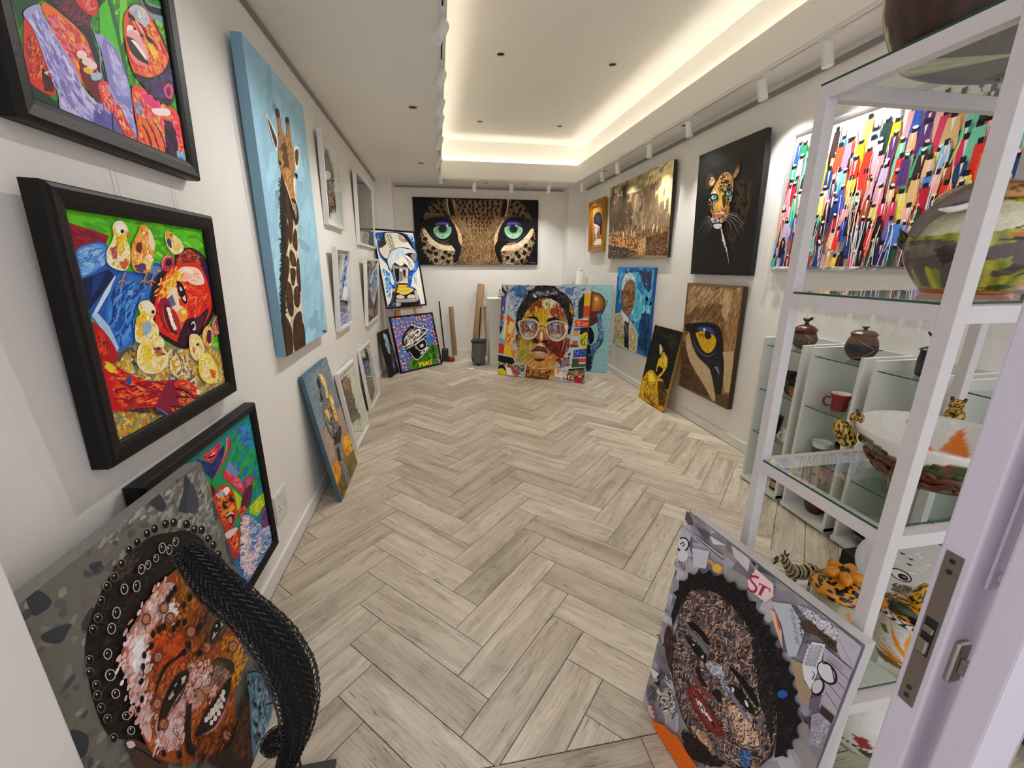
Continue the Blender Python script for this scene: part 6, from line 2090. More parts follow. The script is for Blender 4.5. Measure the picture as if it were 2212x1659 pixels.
ART['black'] = '''
F|101012
D|a8c8e0 d8e8f4 6a94b8 3a5870|110 171.7 60.0 -64 20|334 70 620 180 716 456 676 710 499 1042 338 851 233 496
D|4a4c54 2c2e34 6a6c78|90 220.4 60.2 -76 16|698 479 1022 885 1088 1224 723 1791 464 1804 527 1312 534 997
D|6a6c9a 8a8cb8|20 165.3 52.6 -76 12|529 1207 660 1451 552 1693 454 1508
'''
ART['crowd'] = '''
F|e8e2d8
X|crowd
'''
ART['collage'] = '''
F|8e8a92
X|paper
P|3c3436|-16 -7 36 64 77 50
P|8a8286|12 -17 77 50 128 -18
P|241e20|59 -10 160 -4 196 -61
P|b8b0b4|197 30 204 -33 269 -30
P|5a5256|77 50 197 30 186 83
P|d0cacc|236 71 199 39 321 22
P|78706f|282 -28 352 -33 414 20 330 49
P|a8a2a6|321 22 414 20 369 21
P|c4bec2|333 -19 467 -20 473 70 377 48
P|585054|-21 52 -3 -15 77 50 40 74
P|908a90|450 -7 514 -4 521 53
P|2a2426|450 -7 503 -6 500 18
P|4c4448|514 -4 588 -21 587 40 537 40
P|747078|540 17 603 -3 627 47 576 70
P|b4b0c0|-32 121 80 108 74 186 120 239 6 323
E|1a1618|30 219|65.1 41.5 125
E|d8d4d8|31 216|50.9 32.3 126
S|1a1618|7.6|0|13 231 27 206 44 209 32 231
E|d8d4d8|50 284|50.5 32.5 126
P|a8a4b4|107 102 318 91 326 119 101 130
S|4a4650|6.8|0|118 113 323 110
Q|c89848|195 206 238 168 291 169 334 146 325 199 278 213 256 183
E|e0b050|297 181|33.4 20.5 126
P|c4c0cc|104 189 225 125 232 237 150 290
T|2a2628|-10 394 101 365|46|HE TRA
T|2a2628|26 746 89 728|34|ONA
T|3a3638|-20 946 69 970|40|AI
T|2a2628|82 1070 122 1055|40|YO
T|2a2628|112 1167 201 1121|50|BLE
P|d8d4dc|2 1201 92 1160 85 1256
P|1a1618|92 1160 125 1239 68 1261
E|a89c80|80 1226|34.0 11.3 126
D|d8d0c0 3a3634 a09a94|50 102.1 14.6 79 40|92 1278 208 1142 293 1207 289 1354 159 1375
T|a02030|57 1441 156 1484|60|WA
D|4c4a50 6a6a70|60 240.7 16.6 72 30|9 1315 92 1278 139 1370 50 1449
P|e4c8be|486 113 511 20 612 29 629 86 598 144 507 149
S|a0205a|12.2|0|538 55 527 57 503 72 496 92 525 102 541 112 535 138 512 149 500 144
S|a0205a|14.5|0|574 71 565 128
S|a0205a|7.2|0|548 78 606 65
S|a0205a|4.6|0|548 78 550 90
S|a0205a|4.4|0|606 65 605 81
S|a0205a|4.6|0|555 134 575 128
P|b4bac0|629 115 713 55 769 92 801 136 800 264 770 296 703 186
T|5c6068|712 78 785 212|26|for the love of paper
T|4a4c54|727 50 807 181|40|JEWELS
P|d8b098|631 160 663 146 710 210 740 288 688 231
Q|a85c40|656 145 679 162 705 215 687 201
D|c8c4cc a09ca4 e0dce0|120 31.7 7.3 79 20|728 41 800 6 911 -2 922 71 854 69 780 67
Q|4a3a28|772 104 803 60 866 71 924 61 931 103 899 108 851 100 797 124
D|2c2018 5a4630|60 25.9 9.8 -35 20|844 78 926 66 931 103 884 95
P|b8b4c0|910 -7 999 -2 1006 110 955 112 925 81
S|8a8690|2.6|0|924 41 994 103
S|8a8690|2.6|0|931 -7 1000 3
P|b0a8b4|886 121 1002 115 1000 342 927 322
S|2a262c|2.7|0|899 115 999 119
S|2a262c|2.7|0|910 161 999 168
S|2a262c|2.7|0|920 206 999 218
S|2a262c|2.7|0|931 251 999 269
S|2a262c|2.7|0|942 297 999 321
S|4a464c|1.6|0|915 141 972 134
S|4a464c|1.6|0|914 152 972 144
S|4a464c|1.6|0|914 162 972 155
P|d8d8dc|839 141 887 106 895 212 893 348 857 329 833 280 830 194
T|34343a|841 172 888 133|15|WORDS AND PAPER
T|34343a|841 191 888 152|15|WORDS AND PAPER
T|34343a|842 209 888 171|15|WORDS AND PAPER
T|34343a|842 228 888 190|15|WORDS AND PAPER
T|34343a|843 247 887 209|15|WORDS AND PAPER
T|34343a|844 266 887 229|15|WORDS AND PAPER
S|2a2a30|3.5|0|875 264 887 265 885 298
E|1c181a|926 215|46.8 40.5 97
E|d4d0d4|924 215|38.1 34.6 87
E|1c181a|914 308|48.4 21.1 100
E|c8c4c8|911 306|39.5 16.8 99
S|1c181a|4.9|0|901 192 930 174 964 228
P|a48c70|782 291 830 269 859 335 899 348 907 415 872 443 820 356
P|6a6070|899 387 935 328 941 410 913 437
P|54404a|906 477 938 459 936 515
P|9a94a0|927 443 958 388 1000 378 1002 540 954 577
D|b4b0b8 8a8690|60 45.4 7.5 85 40|929 448 992 389 1001 535 957 565
P|3c2c22|946 366 1003 360 1001 400 951 404
P|2a211e|143 744 142 509 197 399 288 334 403 294 520 300 618 346 709 421 774 516 823 648 842 808 798 953 694 1108 577 1203 454 1243 345 1224 256 1140 176 1038 124 926
N|0
D|5a4a40 3a2c28 6a5a58 8a7464 2a2022 4a4450 7a6450|420 99.4 23.6 74 60|143 744 142 509 197 399 288 334 403 294 520 300 618 346 709 421 774 516 823 648 842 808 798 953 694 1108 577 1203 454 1243 345 1224 256 1140 176 1038 124 926
N|1
D|4a3a34 6a5448 2a2226 8a6c58 3c3034 a08068 1c1618 5c4a52 b89478 787078|900 77.1 13.0 77 45|143 744 142 509 197 399 288 334 403 294 520 300 618 346 709 421 774 516 823 648 842 808 798 953 694 1108 577 1203 454 1243 345 1224 256 1140 176 1038 124 926
D|8a7080 5a5a78 48485c d0b09a c8a888 3a2a28|260 66.1 10.4 67 50|143 744 142 509 197 399 288 334 403 294 520 300 618 346 709 421 774 516 823 648 842 808 798 953 694 1108 577 1203 454 1243 345 1224 256 1140 176 1038 124 926
D|c8a080 d8b898 a87c60 3a2c30 e0c8a8|170 54.8 10.1 82 30|561 821 670 733 740 758 783 836 689 943
D|b08868 8a6448 d0b090|90 65.3 12.0 81 30|383 1202 498 1116 592 1129 499 1208
D|a8b0b8 8890a0 c8ccd0 5a6474|90 76.2 10.7 66 40|361 754 487 654 529 715 447 772
D|1a1518 0e0c0e 2a2226|200 70.2 12.0 79 40|576 345 711 397 809 601 824 778 691 594
D|1c1416 0e0a0c 3a1c18|160 119.8 18.5 81 30|320 1298 432 1219 592 1168 692 1104 593 1258 443 1397
P|0b0a0b|88 556 51 553 88 504 88 480 73 445 119 411 134 379 128 341 168 330 184 308 195 265 222 278 240 263 265 217 292 233 317 219 352 179 371 205 397 199 428 163 441 192 462 188 497 159 508 193 530 195 564 172 569 209 588 216 619 201 615 240 628 252 658 226 663 260 680 264 708 252 700 291 711 305 740 282 745 317 761 323 789 310 787 349 799 362 825 353 820 393 830 408 854 403 846 444 854 461 878 453 872 493 880 509 903 512 892 557 897 580 914 593 895 631 894 657 910 668 889 699 887 720 900 734 879 753 851 806 823 648 763 508 699 421 618 346 522 309 427 295 346 309 242 361 177 428 145 519 124 656 118 768 79 697
D|1c1a1c 121012 2c2a2e|150 44.1 8.8 74 60|88 556 51 553 88 504 88 480 73 445 119 411 134 379 128 341 168 330 184 308 195 265 222 278 240 263 265 217 292 233 317 219 352 179 371 205 397 199 428 163 441 192 462 188 497 159 508 193 530 195 564 172 569 209 588 216 619 201 615 240 628 252 658 226 663 260 680 264 708 252 700 291 711 305 740 282 745 317 761 323 789 310 787 349 799 362 825 353 820 393 830 408 854 403 846 444 854 461 878 453 872 493 880 509 903 512 892 557 897 580 914 593 895 631 894 657 910 668 889 699 887 720 900 734 879 753 851 806 823 648 763 508 699 421 618 346 522 309 427 295 346 309 242 361 177 428 145 519 124 656 118 768 79 697
Q|3a2420|72 896 69 802 105 781 137 831 175 928 176 1038 118 988
D|5a3830 2a1a18|30 63.2 13.9 94 20|76 878 115 785 165 924 153 1020
Q|0c0a0c|210 633 257 595 339 590 387 616 366 636 297 632 243 646
Q|181214|218 736 261 705 331 698 386 702 388 751 318 749 259 746
Q|d8d4d0|281 723 299 711 312 730 298 739
Q|d8d4d0|345 721 367 717 370 738 354 737
E|0c0a0c|325 725|45.4 29.4 135
Q|6a6a72|199 696 261 655 356 647 406 681 370 694 284 683
Q|4a2c2c|401 662 433 640 431 678 401 706
Q|0c0a0c|525 624 565 603 653 605 713 634 713 668 658 656 587 637
Q|181214|556 707 599 680 665 681 713 702 700 729 639 737 580 727
Q|d8d4d0|569 710 584 704 595 720 580 727
Q|d8d4d0|650 700 664 694 679 710 663 718
E|0c0a0c|618 704|38.0 25.9 128
Q|7a708c|531 761 582 735 678 758 723 769 685 783 593 770
Q|1a1414|339 842 364 808 387 840 432 852 426 878 378 876
Q|1a1414|472 855 506 802 535 816 536 858 502 869
Q|7a3c34|332 889 356 875 430 892 499 860 486 901 400 928
D|c8c8cc 6a7088 3a3c58|60 44.2 6.5 67 20|473 731 549 703 585 744 553 795
Q|6c2420|322 1000 366 955 447 948 529 960 597 983 601 1015 547 1063 462 1086 369 1058
D|843028 5a1c1a 943a30|60 51.3 24.0 5 20|329 999 374 958 591 1003 545 1054 379 1045
Q|1c1214|373 1000 404 988 486 989 557 1012 522 1020 445 1029
D|c8c0b4 e0d8cc|26 18.6 17.9 5 20|387 1002 430 982 543 1006 510 1023 432 1032
E|2c50a8|800 480|33.3 14.9 118
D|3c5c90 5a84b0 24406a|40 51.3 11.3 73 50|697 969 759 892 769 995 720 1045
P|d8620c|135 1508 226 1422 309 1392 339 1359 434 1368 519 1367 399 1554 298 1546 189 1532
'''
# pattern generators for the busier pictures
def g_stars(s):
    R = s.R
    for i in range(13):
        for j in range(14):
            x = 40+i*78+R.uniform(-26, 26); y = 30+j*78+R.uniform(-26, 26); n = 8
            if 300 < x < 900 and 260 < y < 900: continue
            r = R.uniform(30, 42); a0 = R.random()
            s.P(R.choice(('b0302c', '7a2a50', 'c8402c')), [(x+(r if k % 2 else r*0.6)*math.cos(a0+PI*k/n), y+(r if k % 2 else r*0.6)*math.sin(a0+PI*k/n)) for k in range(2*n)])
            s.P(R.choice(('f0a878', 'f4c8a8', 'f0b890')), [(x+(r*0.72 if k % 2 else r*0.36)*math.cos(a0+PI*k/5), y+(r*0.72 if k % 2 else r*0.36)*math.sin(a0+PI*k/5)) for k in range(10)])
def g_swirls(s):
    s.D(['a0ccd0', '7cb0b8', 'b8dcdc', '6a9ca8', '5a8c9c', '94c4c8'], 1100, 46, 13, 45, 80, [(0, 0), (1000, 0), (1000, s.H), (0, s.H)])
    for k in range(7): s.S('c8e4e4', 5, [(520+420*math.cos(t)*(0.3+k*0.1), s.H-60-300*math.sin(t)*(0.3+k*0.12)) for t in [0.2+q*0.35 for q in range(8)]], 1)
def g_goldmottle(s):
    s.D(['c89848', '8a5c20', 'd8b068', 'b07c30', '6a441c'], 320, 90, 26, 50, 70, [(0, 0), (1000, 0), (1000, s.H), (0, s.H)])
def g_mosaic(s, top, pal, bot):
    R = s.R; n = 46; m = int(n*s.H/1000*0.62)
    for j in range(m):
        for i in range(n):
            t = j/m; p = top if R.random() > t*5 and t < 0.22 else bot if R.random() < (t-0.74)*4 else pal
            x = i*1000/n; y = j*s.H/m; w_ = 1000/n; h_ = s.H/m
            s._face([(x+R.uniform(-3, 5), y+R.uniform(-4, 4)), (x+w_*R.uniform(0.6, 0.95), y+R.uniform(-4, 4)), (x+w_*R.uniform(0.6, 0.95), y+h_*R.uniform(0.7, 0.95)), (x+R.uniform(-3, 5), y+h_*R.uniform(0.7, 0.95))], [hexc(R.choice(p))]*4, 9e-5+R.uniform(0, 4e-5))
    s.lay += 2
    s.D(pal+['1c1a20', 'd8d4d0'], 500, 40, 7, 90, 40, [(0, 0), (1000, 0), (1000, s.H), (0, s.H)])
GEN['mosaic_blue'] = lambda s: g_mosaic(s, ['2c4c78', '3a6490', '24405c'], ['6a4638', '4a5468', '8a5c44', '5a4848', '7a8494', '3a3c4c', '94725c'], ['4a7ca0', '6aa0c0', '8a5c48', '3a5a7c'])
GEN['mosaic_brown'] = lambda s: g_mosaic(s, ['8a6450', '9c7864', '7a5444'], ['7a6c64', '94867c', '5c5450', 'a08c7c', '6a5448', '847468'], ['8a5434', '9c6440', '74482c', 'a87858'])
GEN['stars'] = g_stars; GEN['swirls'] = g_swirls; GEN['goldmottle'] = g_goldmottle
def g_crowd(s):
    R = s.R; H = s.H
    robes = ['e8342c', 'f0662c', 'f4c81c', '2c56c0', '4a8ae0', '94c0e8', '1f8a54', '3cb48c', '7cd0b4', 'f0b8b8', 'f4a4b0', 'e8c494', 'e0b884', '3a2468', '58307c', 'c01c3c', '20407c', '3c241c', 'c8b4dc', 'd83860', 'b8502c', 'e8dc5c', '1c3c34', 'a884c0']
    dark = ['1c3c84', '3a2464', '20503c', '2a1c24', '241c48', 'b02434', '2c5cb8', '1c1c30', '5a2030', '7c6cb4', '5cb4a0']
    for _ in range(70):
        x = R.uniform(0, 1000); y = R.uniform(0.02, 0.30)*H; s.S(R.choice(('8a1c24', '3a3840', '6a5c50', 'c8b040', '4a6ab0')), 2.6, [(x, y), (x+R.uniform(-8, 8), y+60), (x+R.uniform(-20, 20), y+150)])
        if R.random() < 0.4: s.blot(R.choice(('c82030', 'e8b820', '2a4a90')), x, y, R.uniform(4, 8))
    rows = 9
    for r in range(rows):
        y0 = (0.10+0.88*(r/rows)**0.95)*H; n = 29; sc = 1.0-0.03*r
        for i in range(n):
            x = (i+0.5+R.uniform(-0.35, 0.35))*1000/n; y = y0+R.uniform(-0.055, 0.055)*H; wd = R.uniform(28, 46)*sc; hh = R.uniform(80, 130)*sc
            c = R.choice(robes if r < 6 or R.random() < 0.3 else dark); lean = R.uniform(-8, 4)
            s.P(c, [(x-wd*0.36, y), (x+wd*0.36, y), (x+wd*0.56+lean, y+hh), (x-wd*0.56+lean, y+hh)])
            k = R.random()
            if k < 0.5: s.P(R.choice(('f0ece4', 'e8d8d0', 'f4e0d8')), [(x-wd*0.10, y+4), (x+wd*0.12, y+2), (x+wd*0.02, y+hh*R.uniform(0.35, 0.6))])
            if k > 0.3: s.S(R.choice(robes), wd*0.2, [(x+R.uniform(-0.3, 0.3)*wd, y+6), (x+R.uniform(-0.4, 0.4)*wd+lean, y+hh*0.95)], 1)
            s.P('17121a', [(x-wd*0.20, y+2), (x-wd*0.22, y-14*sc), (x+wd*0.20, y-16*sc), (x+wd*0.18, y+1)])
            if R.random() < 0.55: s.blot(R.choice(('f4f0ec', 'f4f0ec', 'e8c8c8')), x+R.uniform(-3, 3), y-14*sc, 8*sc, 7, 0.25, 0.6)
    for _ in range(200):
        x = R.uniform(0, 1000); y = R.uniform(0.25, 0.9)*H; s.S(R.choice(('f4f0e8', 'f4f0e8', 'f0e08c', 'c8e4dc', 'e83c3c')), R.uniform(1.6, 3.4), [(x, y), (x+R.uniform(-6, 6), y+40), (x+R.uniform(-14, 10), y+R.uniform(80, 150))])
GEN['crowd'] = g_crowd
def g_paper(s):
    R = s.R
    for i in range(12):
        for j in range(18):
            x = i*90+R.uniform(-30, 30); y = j*90+R.uniform(-30, 30); c = R.choice(('a8a4ae', '9a96a0', 'b8b4bc', '88848e', '78747c', 'c0bcc2', '94908c')); a = R.uniform(0, 1.5); w_, h_ = R.uniform(50, 90), R.uniform(40, 80)
            s.P(c, [(x+u*w_*math.cos(a)-v*h_*math.sin(a), y+u*w_*math.sin(a)+v*h_*math.cos(a)) for u, v in ((-1, -1), (1, -0.9), (0.95, 1), (-1, 0.9))])
GEN['paper'] = g_paper
# ---------------------------------------------------------------- the room
LX, RX, BY, CZ = -0.86, 2.45, 7.23, 2.74          # left wall, right wall, back wall, soffit height
HX0, HX1, HY0, HY1 = 0.11, 2.17, 1.2, 6.66         # ceiling recess
LIPZ, TOPZ, COVE = 2.965, 3.265, 0.13
FY = -0.5                                          # near edge of what is built
struct('wall_left', boxm((LX-0.12, 0.45, 0), (LX, BY+0.12, CZ)), M['wall'])
struct('wall_right', boxm((RX, FY, 0), (RX+0.12, BY+0.12, CZ)), M['wall'])
struct('wall_back', boxm((LX, BY, 0), (RX, BY+0.12, CZ)), M['wall'])
struct('wall_left_pier', boxm((LX, 6.95, 0), (-0.62, BY, CZ)), M['wall'])
struct('wall_right_pier', boxm((2.16, 7.0, 0), (RX, BY, CZ)), M['wall'])
struct('wall_front_jamb', boxm((LX-0.6, 0.40, 0), (-0.703, 0.682, CZ), 0.004), M['wall'])
# soffit round the recess, fascia boards, cove ledges, upper ceiling
bm = bmesh.new()
t = 0.05
f = 0.014
for a, b in (((LX-0.12, 0.40, CZ), (HX0-f, BY+0.12, CZ+t)), ((HX1+f, 0.40, CZ), (RX+0.12, BY+0.12, CZ+t)),
             ((HX0-f, HY1+f, CZ), (HX1+f, BY+0.12, CZ+t)), ((HX0-f, 0.40, CZ), (HX1+f, HY0-f, CZ+t))): box(bm, a, b)
struct('ceiling', bm, M['ceil'])
bm = bmesh.new()
f = 0.014
for a, b in (((HX0-f, HY0-f, CZ), (HX0, HY1+f, LIPZ)), ((HX1, HY0-f, CZ), (HX1+f, HY1+f, LIPZ)),
             ((HX0, HY1, CZ), (HX1, HY1+f, LIPZ)), ((HX0, HY0-f, CZ), (HX1, HY0, LIPZ))): box(bm, a, b)
struct('ceiling_recess_fascia', bm, M['ceil'])
bm = bmesh.new(); o = COVE
for a, b in (((HX0-o-0.02, HY0-o-0.02, 2.90), (HX0-o, HY1+o+0.02, TOPZ)), ((HX1+o, HY0-o-0.02, 2.90), (HX1+o+0.02, HY1+o+0.02, TOPZ)),
             ((HX0-o, HY1+o, 2.90), (HX1+o, HY1+o+0.02, TOPZ)), ((HX0-o, HY0-o-0.02, 2.90), (HX1+o, HY0-o, TOPZ)),
             ((HX0-o-0.02, HY0-o-0.02, TOPZ), (HX1+o+0.02, HY1+o+0.02, TOPZ+0.03)),
             ((HX0-o, HY0-o, 2.86), (HX0-f, HY1+o, 2.90)), ((HX1+f, HY0-o, 2.86), (HX1+o, HY1+o, 2.90)),
             ((HX0-f, HY1+f, 2.86), (HX1+f, HY1+o, 2.90)), ((HX0-f, HY0-o, 2.86), (HX1+f, HY0-f, 2.90))): box(bm, a, b)
struct('ceiling_cove', bm, M['ceil'])
zl = 2.9006
for i, (a, b) in enumerate((((HX0-0.075, HY0, zl), (HX0-0.055, HY1, zl+0.006)), ((HX1+0.055, HY0, zl), (HX1+0.075, HY1, zl+0.006)),
             ((HX0+0.02, HY1+0.055, zl), (HX1-0.02, HY1+0.075, zl+0.006)))):
    tag(obj('led_strip', boxm(a, b), M['led']), ['warm LED strip hidden in the left ceiling cove above the track', 'warm LED strip hidden in the right ceiling cove above the fascia', 'warm LED strip hidden in the ceiling cove at the back wall end'][i], 'light', 'cove LED strips')
for i, (a, b) in enumerate((((LX+0.0005, 0.69, 0), (LX+0.015, 6.95, 0.085)), ((RX-0.015, FY, 0), (RX-0.0005, 7.0, 0.085)), ((-0.62, BY-0.015, 0), (2.16, BY-0.0005, 0.085)))):
    struct('baseboard_'+('left', 'right', 'back')[i], boxm(a, b, 0.004), M['trim'])
# picture hanging rails under the soffit
for i, (a, b) in enumerate((((LX+0.0005, 0.70, 2.705), (LX+0.013, 6.93, 2.733)), ((RX-0.024, 0.3, 2.672), (RX-0.0005, 6.93, 2.700)), ((-0.60, BY-0.022, 2.688), (2.13, BY-0.0005, 2.716)))):
    r_ = struct('trim_%d' % (i+1), boxm(a, b), M['rail'])
# floor slab with herringbone planks as children
floor = struct('floor', boxm((LX-0.12, FY, -0.08), (RX, BY, -0.0035)), M['grout'])
PL, PW, G_ = 0.6096, 0.1524, 0.0028
def clip_poly(p, x0, x1, y0, y1):
    for ax, lim, sg in ((0, x0, 1), (0, x1, -1), (1, y0, 1), (1, y1, -1)):
        q = []
        for i, b in enumerate(p):
            a = p[i-1]; ia = sg*(a[ax]-lim) >= 0; ib = sg*(b[ax]-lim) >= 0
            if ia != ib:
                tt = (lim-a[ax])/(b[ax]-a[ax]); q.append((a[0]+(b[0]-a[0])*tt, a[1]+(b[1]-a[1])*tt))
            if ib: q.append(b)
        p = q
        if len(p) < 3: return []
    return p
def plank_mesh(poly):
    n = len(poly); e = 0.0012
    cx = sum(p[0] for p in poly)/n; cy = sum(p[1] for p in poly)/n
    def ins(p):
        d = math.hypot(p[0]-cx, p[1]-cy) or 1; return (p[0]-(p[0]-cx)/d*e, p[1]-(p[1]-cy)/d*e)
    V = [(x, y, -0.0035) for x, y in poly]+[(x, y, -0.0008) for x, y in poly]+[(*ins(p), 0) for p in poly]
    F = [tuple(range(2*n, 3*n))]
    for k in (0, n):
        F += [(k+i, k+(i+1) % n, k+n+(i+1) % n, k+n+i) for i in range(n)]
    me = bpy.data.meshes.new('plank'); me.from_pydata(V, [], F); me.materials.append(M['plank']); me.update(); return me
full_me = plank_mesh([(G_/2, G_/2), (PL-G_/2, G_/2), (PL-G_/2, PW-G_/2), (G_/2, PW-G_/2)])
def plank(ox, oy, ang, x0, x1, y0, y1):
    ca, sa = math.cos(ang), math.sin(ang)
    loc = [(G_/2, G_/2), (PL-G_/2, G_/2), (PL-G_/2, PW-G_/2), (G_/2, PW-G_/2)]
    wp = [(ox+x*ca-y*sa, oy+x*sa+y*ca) for x, y in loc]
    cp = clip_poly(wp, x0, x1, y0, y1)
    if not cp: return
    ar = abs(sum(cp[i-1][0]*cp[i][1]-cp[i][0]*cp[i-1][1] for i in range(len(cp))))/2
    if ar < 0.0025: return
    if ar > 0.999*(PL-G_)*(PW-G_): me = full_me
    else: me = plank_mesh([((x-ox)*ca+(y-oy)*sa, -(x-ox)*sa+(y-oy)*ca) for x, y in cp])
    o = bpy.data.objects.new('plank', me); o.location = (ox, oy, 0); o.rotation_euler = (0, 0, ang); link(o, floor)
a45 = PI/4; sx_ = PL*math.sqrt(0.5); st = PW*math.sqrt(2)
for k in range(-2, 4):
    for n in range(-8, 32):
        y = 1.222+st*n
        # planks rising to the right, long side below-right of the start corner
        plank(2*sx_*k+PW*math.sin(a45), y-PW*math.cos(a45), a45, LX+0.016, RX-0.016, 0.9085, BY-0.016)
        plank(2*sx_*k-sx_, y, -a45, LX+0.016, RX-0.016, 0.9085, BY-0.016)
for k in range(-1, 6): plank(LX-0.38+PL*k, 0.906-PW, 0, LX+0.016, RX-0.016, 0.5, 0.9065)
for k in range(-2, 6):
    for j in range(1, 9): plank(LX-0.38-0.2*j+PL*k, 0.906-PW*(j+1), 0, LX+0.016, RX-0.016, FY, 0.9065)

# ---------------------------------------------------------------- lights on the ceiling
def track(pts, label):
    (x0, y0), (x1, y1) = pts; r = thing('light_track', label, 'light track', ((x0+x1)/2, (y0+y1)/2, CZ), 'white ceiling light tracks')
    dx, dy = (x1-x0)/2, (y1-y0)/2; hw = 0.017
    if abs(dx) > abs(dy): A = ((-dx, -hw), (dx, -hw+0.0125), (-dx, hw-0.0125), (dx, hw), (-dx, -hw+0.0125), (dx, hw-0.0125))
    else: A = ((-hw, -dy), (-hw+0.0125, dy), (hw-0.0125, -dy), (hw, dy), (-hw+0.0125, -dy), (hw-0.0125, dy))
    bm = bmesh.new(); box(bm, (*A[0], -0.019), (*A[1], -0.0005)); box(bm, (*A[2], -0.019), (*A[3], -0.0005)); obj('housing', bm, M['whitemetal'], r)
    obj('slot', boxm((*A[4], -0.012), (*A[5], -0.0005)), M['slot'], r)
track(((0.086, 1.0), (0.086, 6.66)), 'white light track along the left edge of the ceiling recess')
track(((2.19, 1.0), (2.19, 6.70)), 'white light track along the right edge of the ceiling recess')
track(((0.115, 6.682), (2.165, 6.682)), 'white light track across the back edge of the ceiling recess')
def spot(x, y, aim, along, label, power=1.0, size=112, drop=0.055):
    r = thing('track_spotlight', label, 'spotlight', (x, y, CZ-0.019), 'white cylinder track spotlights')
    hx, hy = (0.012, 0.07) if along == 'y' else (0.07, 0.012)
    obj('adapter', boxm((-hx, -hy, -0.012), (hx, hy, 0.0), 0.002), M['whitemetal'], r)
    obj('stem', tubem([(0, 0, -0.010), (0, 0, -drop)], 0.006, 10), M['whitemetal'], r)
    pv = Vector((0, 0, -drop)); d = (Vector(aim)-(Vector((x, y, CZ-0.019))+pv)).normalized()
    a = pv-d*0.018; b = pv+d*0.100
    R = 0.0295
    bm = tube(bmesh.new(), [a, a+d*0.003, b-d*0.002, b, b-d*0.001, b-d*0.006], [R-0.003, R, R, R-0.001, R-0.003, R-0.004], 28, False)
    A = Matrix.Translation(a) @ d.to_track_quat('Z', 'Y').to_matrix().to_4x4()
    bmesh.ops.create_circle(bm, cap_ends=True, radius=R-0.003, segments=28, matrix=A)
    obj('body', bm, M['whitemetal'], r)
    bm = bmesh.new(); bmesh.ops.create_circle(bm, cap_ends=True, radius=R-0.004, segments=24, matrix=Matrix.Translation(b-d*0.003) @ d.to_track_quat('Z', 'Y').to_matrix().to_4x4())
    obj('lamp_face', bm, M['lamp'], r)
    l = bpy.data.lights.new('lamp', 'SPOT'); l.energy = SPOT_W*power; l.color = SPOT_COL; l.spot_size = math.radians(size); l.spot_blend = 1.0; l.shadow_soft_size = 0.008
    lo = bpy.data.objects.new('lamp', l); link(lo, r); lo.location = b+d*0.012; lo.rotation_euler = d.to_track_quat('-Z', 'Y').to_euler()
W = 'white cylinder spotlight '
spot(0.086, 2.53, (-0.80, 1.35, 0.75), 'y', W+'nearest on the left track, lit face towards the doorway', 1.0)
spot(0.086, 3.08, (-0.72, 2.35, 0.6), 'y', W+'second on the left track, aimed at the giraffe canvas', 1.0)
spot(0.086, 3.53, (-0.72, 3.95, 0.6), 'y', W+'third on the left track, its back turned to the doorway', 0.9)
spot(0.086, 3.88, (-0.72, 3.2, 0.6), 'y', W+'fourth on the left track, beside the third', 0.8)
spot(0.086, 4.45, (-0.70, 5.3, 0.6), 'y', W+'fifth on the left track, aimed at the white frames', 1.0)
spot(0.086, 5.30, (-0.7, 6.2, 1.4), 'y', W+'sixth on the left track, aimed at the easel', 0.8)
spot(0.086, 6.15, (0.3, 6.9, 0.6), 'y', W+'last on the left track, by the leopard-eyes canvas', 0.7)
spot(2.19, 2.37, (2.36, 2.1, 0.6), 'y', W+'on the right track above the white display shelf', 1.2, 112)
spot(2.19, 2.86, (2.40, 2.50, 0.8), 'y', W+'on the right track above the crowd painting', 1.2, 112)
spot(2.19, 3.70, (2.36, 3.50, 0.6), 'y', W+'on the right track above the leopard portrait', 1.0, 112)
spot(2.19, 4.39, (2.22, 4.38, 0.4), 'y', W+'on the right track pointing down between two canvases', 0.9, 112)
spot(2.19, 5.18, (2.32, 5.1, 0.5), 'y', W+'on the right track above the mountain painting', 1.0, 112)
spot(2.19, 5.67, (2.35, 5.45, 0.6), 'y', W+'on the right track tilted over the mountain painting', 0.9, 112)
spot(2.19, 6.47, (2.30, 6.40, 0.8), 'y', W+'last on the right track beside the gilt frame', 0.8, 112)
spot(0.60, 6.682, (0.40, 7.0, 0.5), 'x', W+'left one of three on the back track', 1.0, 112)
spot(1.155, 6.682, (1.15, 7.0, 0.5), 'x', W+'middle one of three on the back track', 1.0, 112)
spot(1.74, 6.682, (1.55, 7.0, 0.5), 'x', W+'right one of three on the back track', 1.0, 112)
def downlight(x, y, z, label):
    r = thing('recessed_downlight', label, 'downlight', (x, y, z), 'recessed ceiling downlights')
    obj('ring', lathe([(0.046, -0.0005), (0.046, -0.004), (0.036, -0.006), (0.033, -0.001)], 24), M['whitemetal'], r)
    obj('lamp', lathe([(0.0, -0.0012), (0.033, -0.0012)], 20), M['darkhole'], r)
zt = TOPZ
D_ = 'unlit recessed downlight in the '
for x, y, z, l in ((0.63, 4.17, zt, 'recessed ceiling, nearer left of four'), (1.66, 4.19, zt, 'recessed ceiling, nearer right of four'), (0.62, 5.92, zt, 'recessed ceiling, farther left of four'),
                   (1.67, 5.93, zt, 'recessed ceiling, farther right of four'), (-0.135, 3.91, CZ, 'left soffit, nearer of two'), (-0.14, 5.83, CZ, 'left soffit, farther of two'),
                   (2.30, 3.95, CZ, 'right soffit, nearer of two'), (2.31, 5.87, CZ, 'right soffit, farther of two'), (0.17, 6.90, CZ, 'back soffit, left of three'),
                   (0.80, 6.96, CZ, 'back soffit, middle of three'), (1.42, 6.95, CZ, 'back soffit, right of three')): downlight(x, y, z, D_+l)

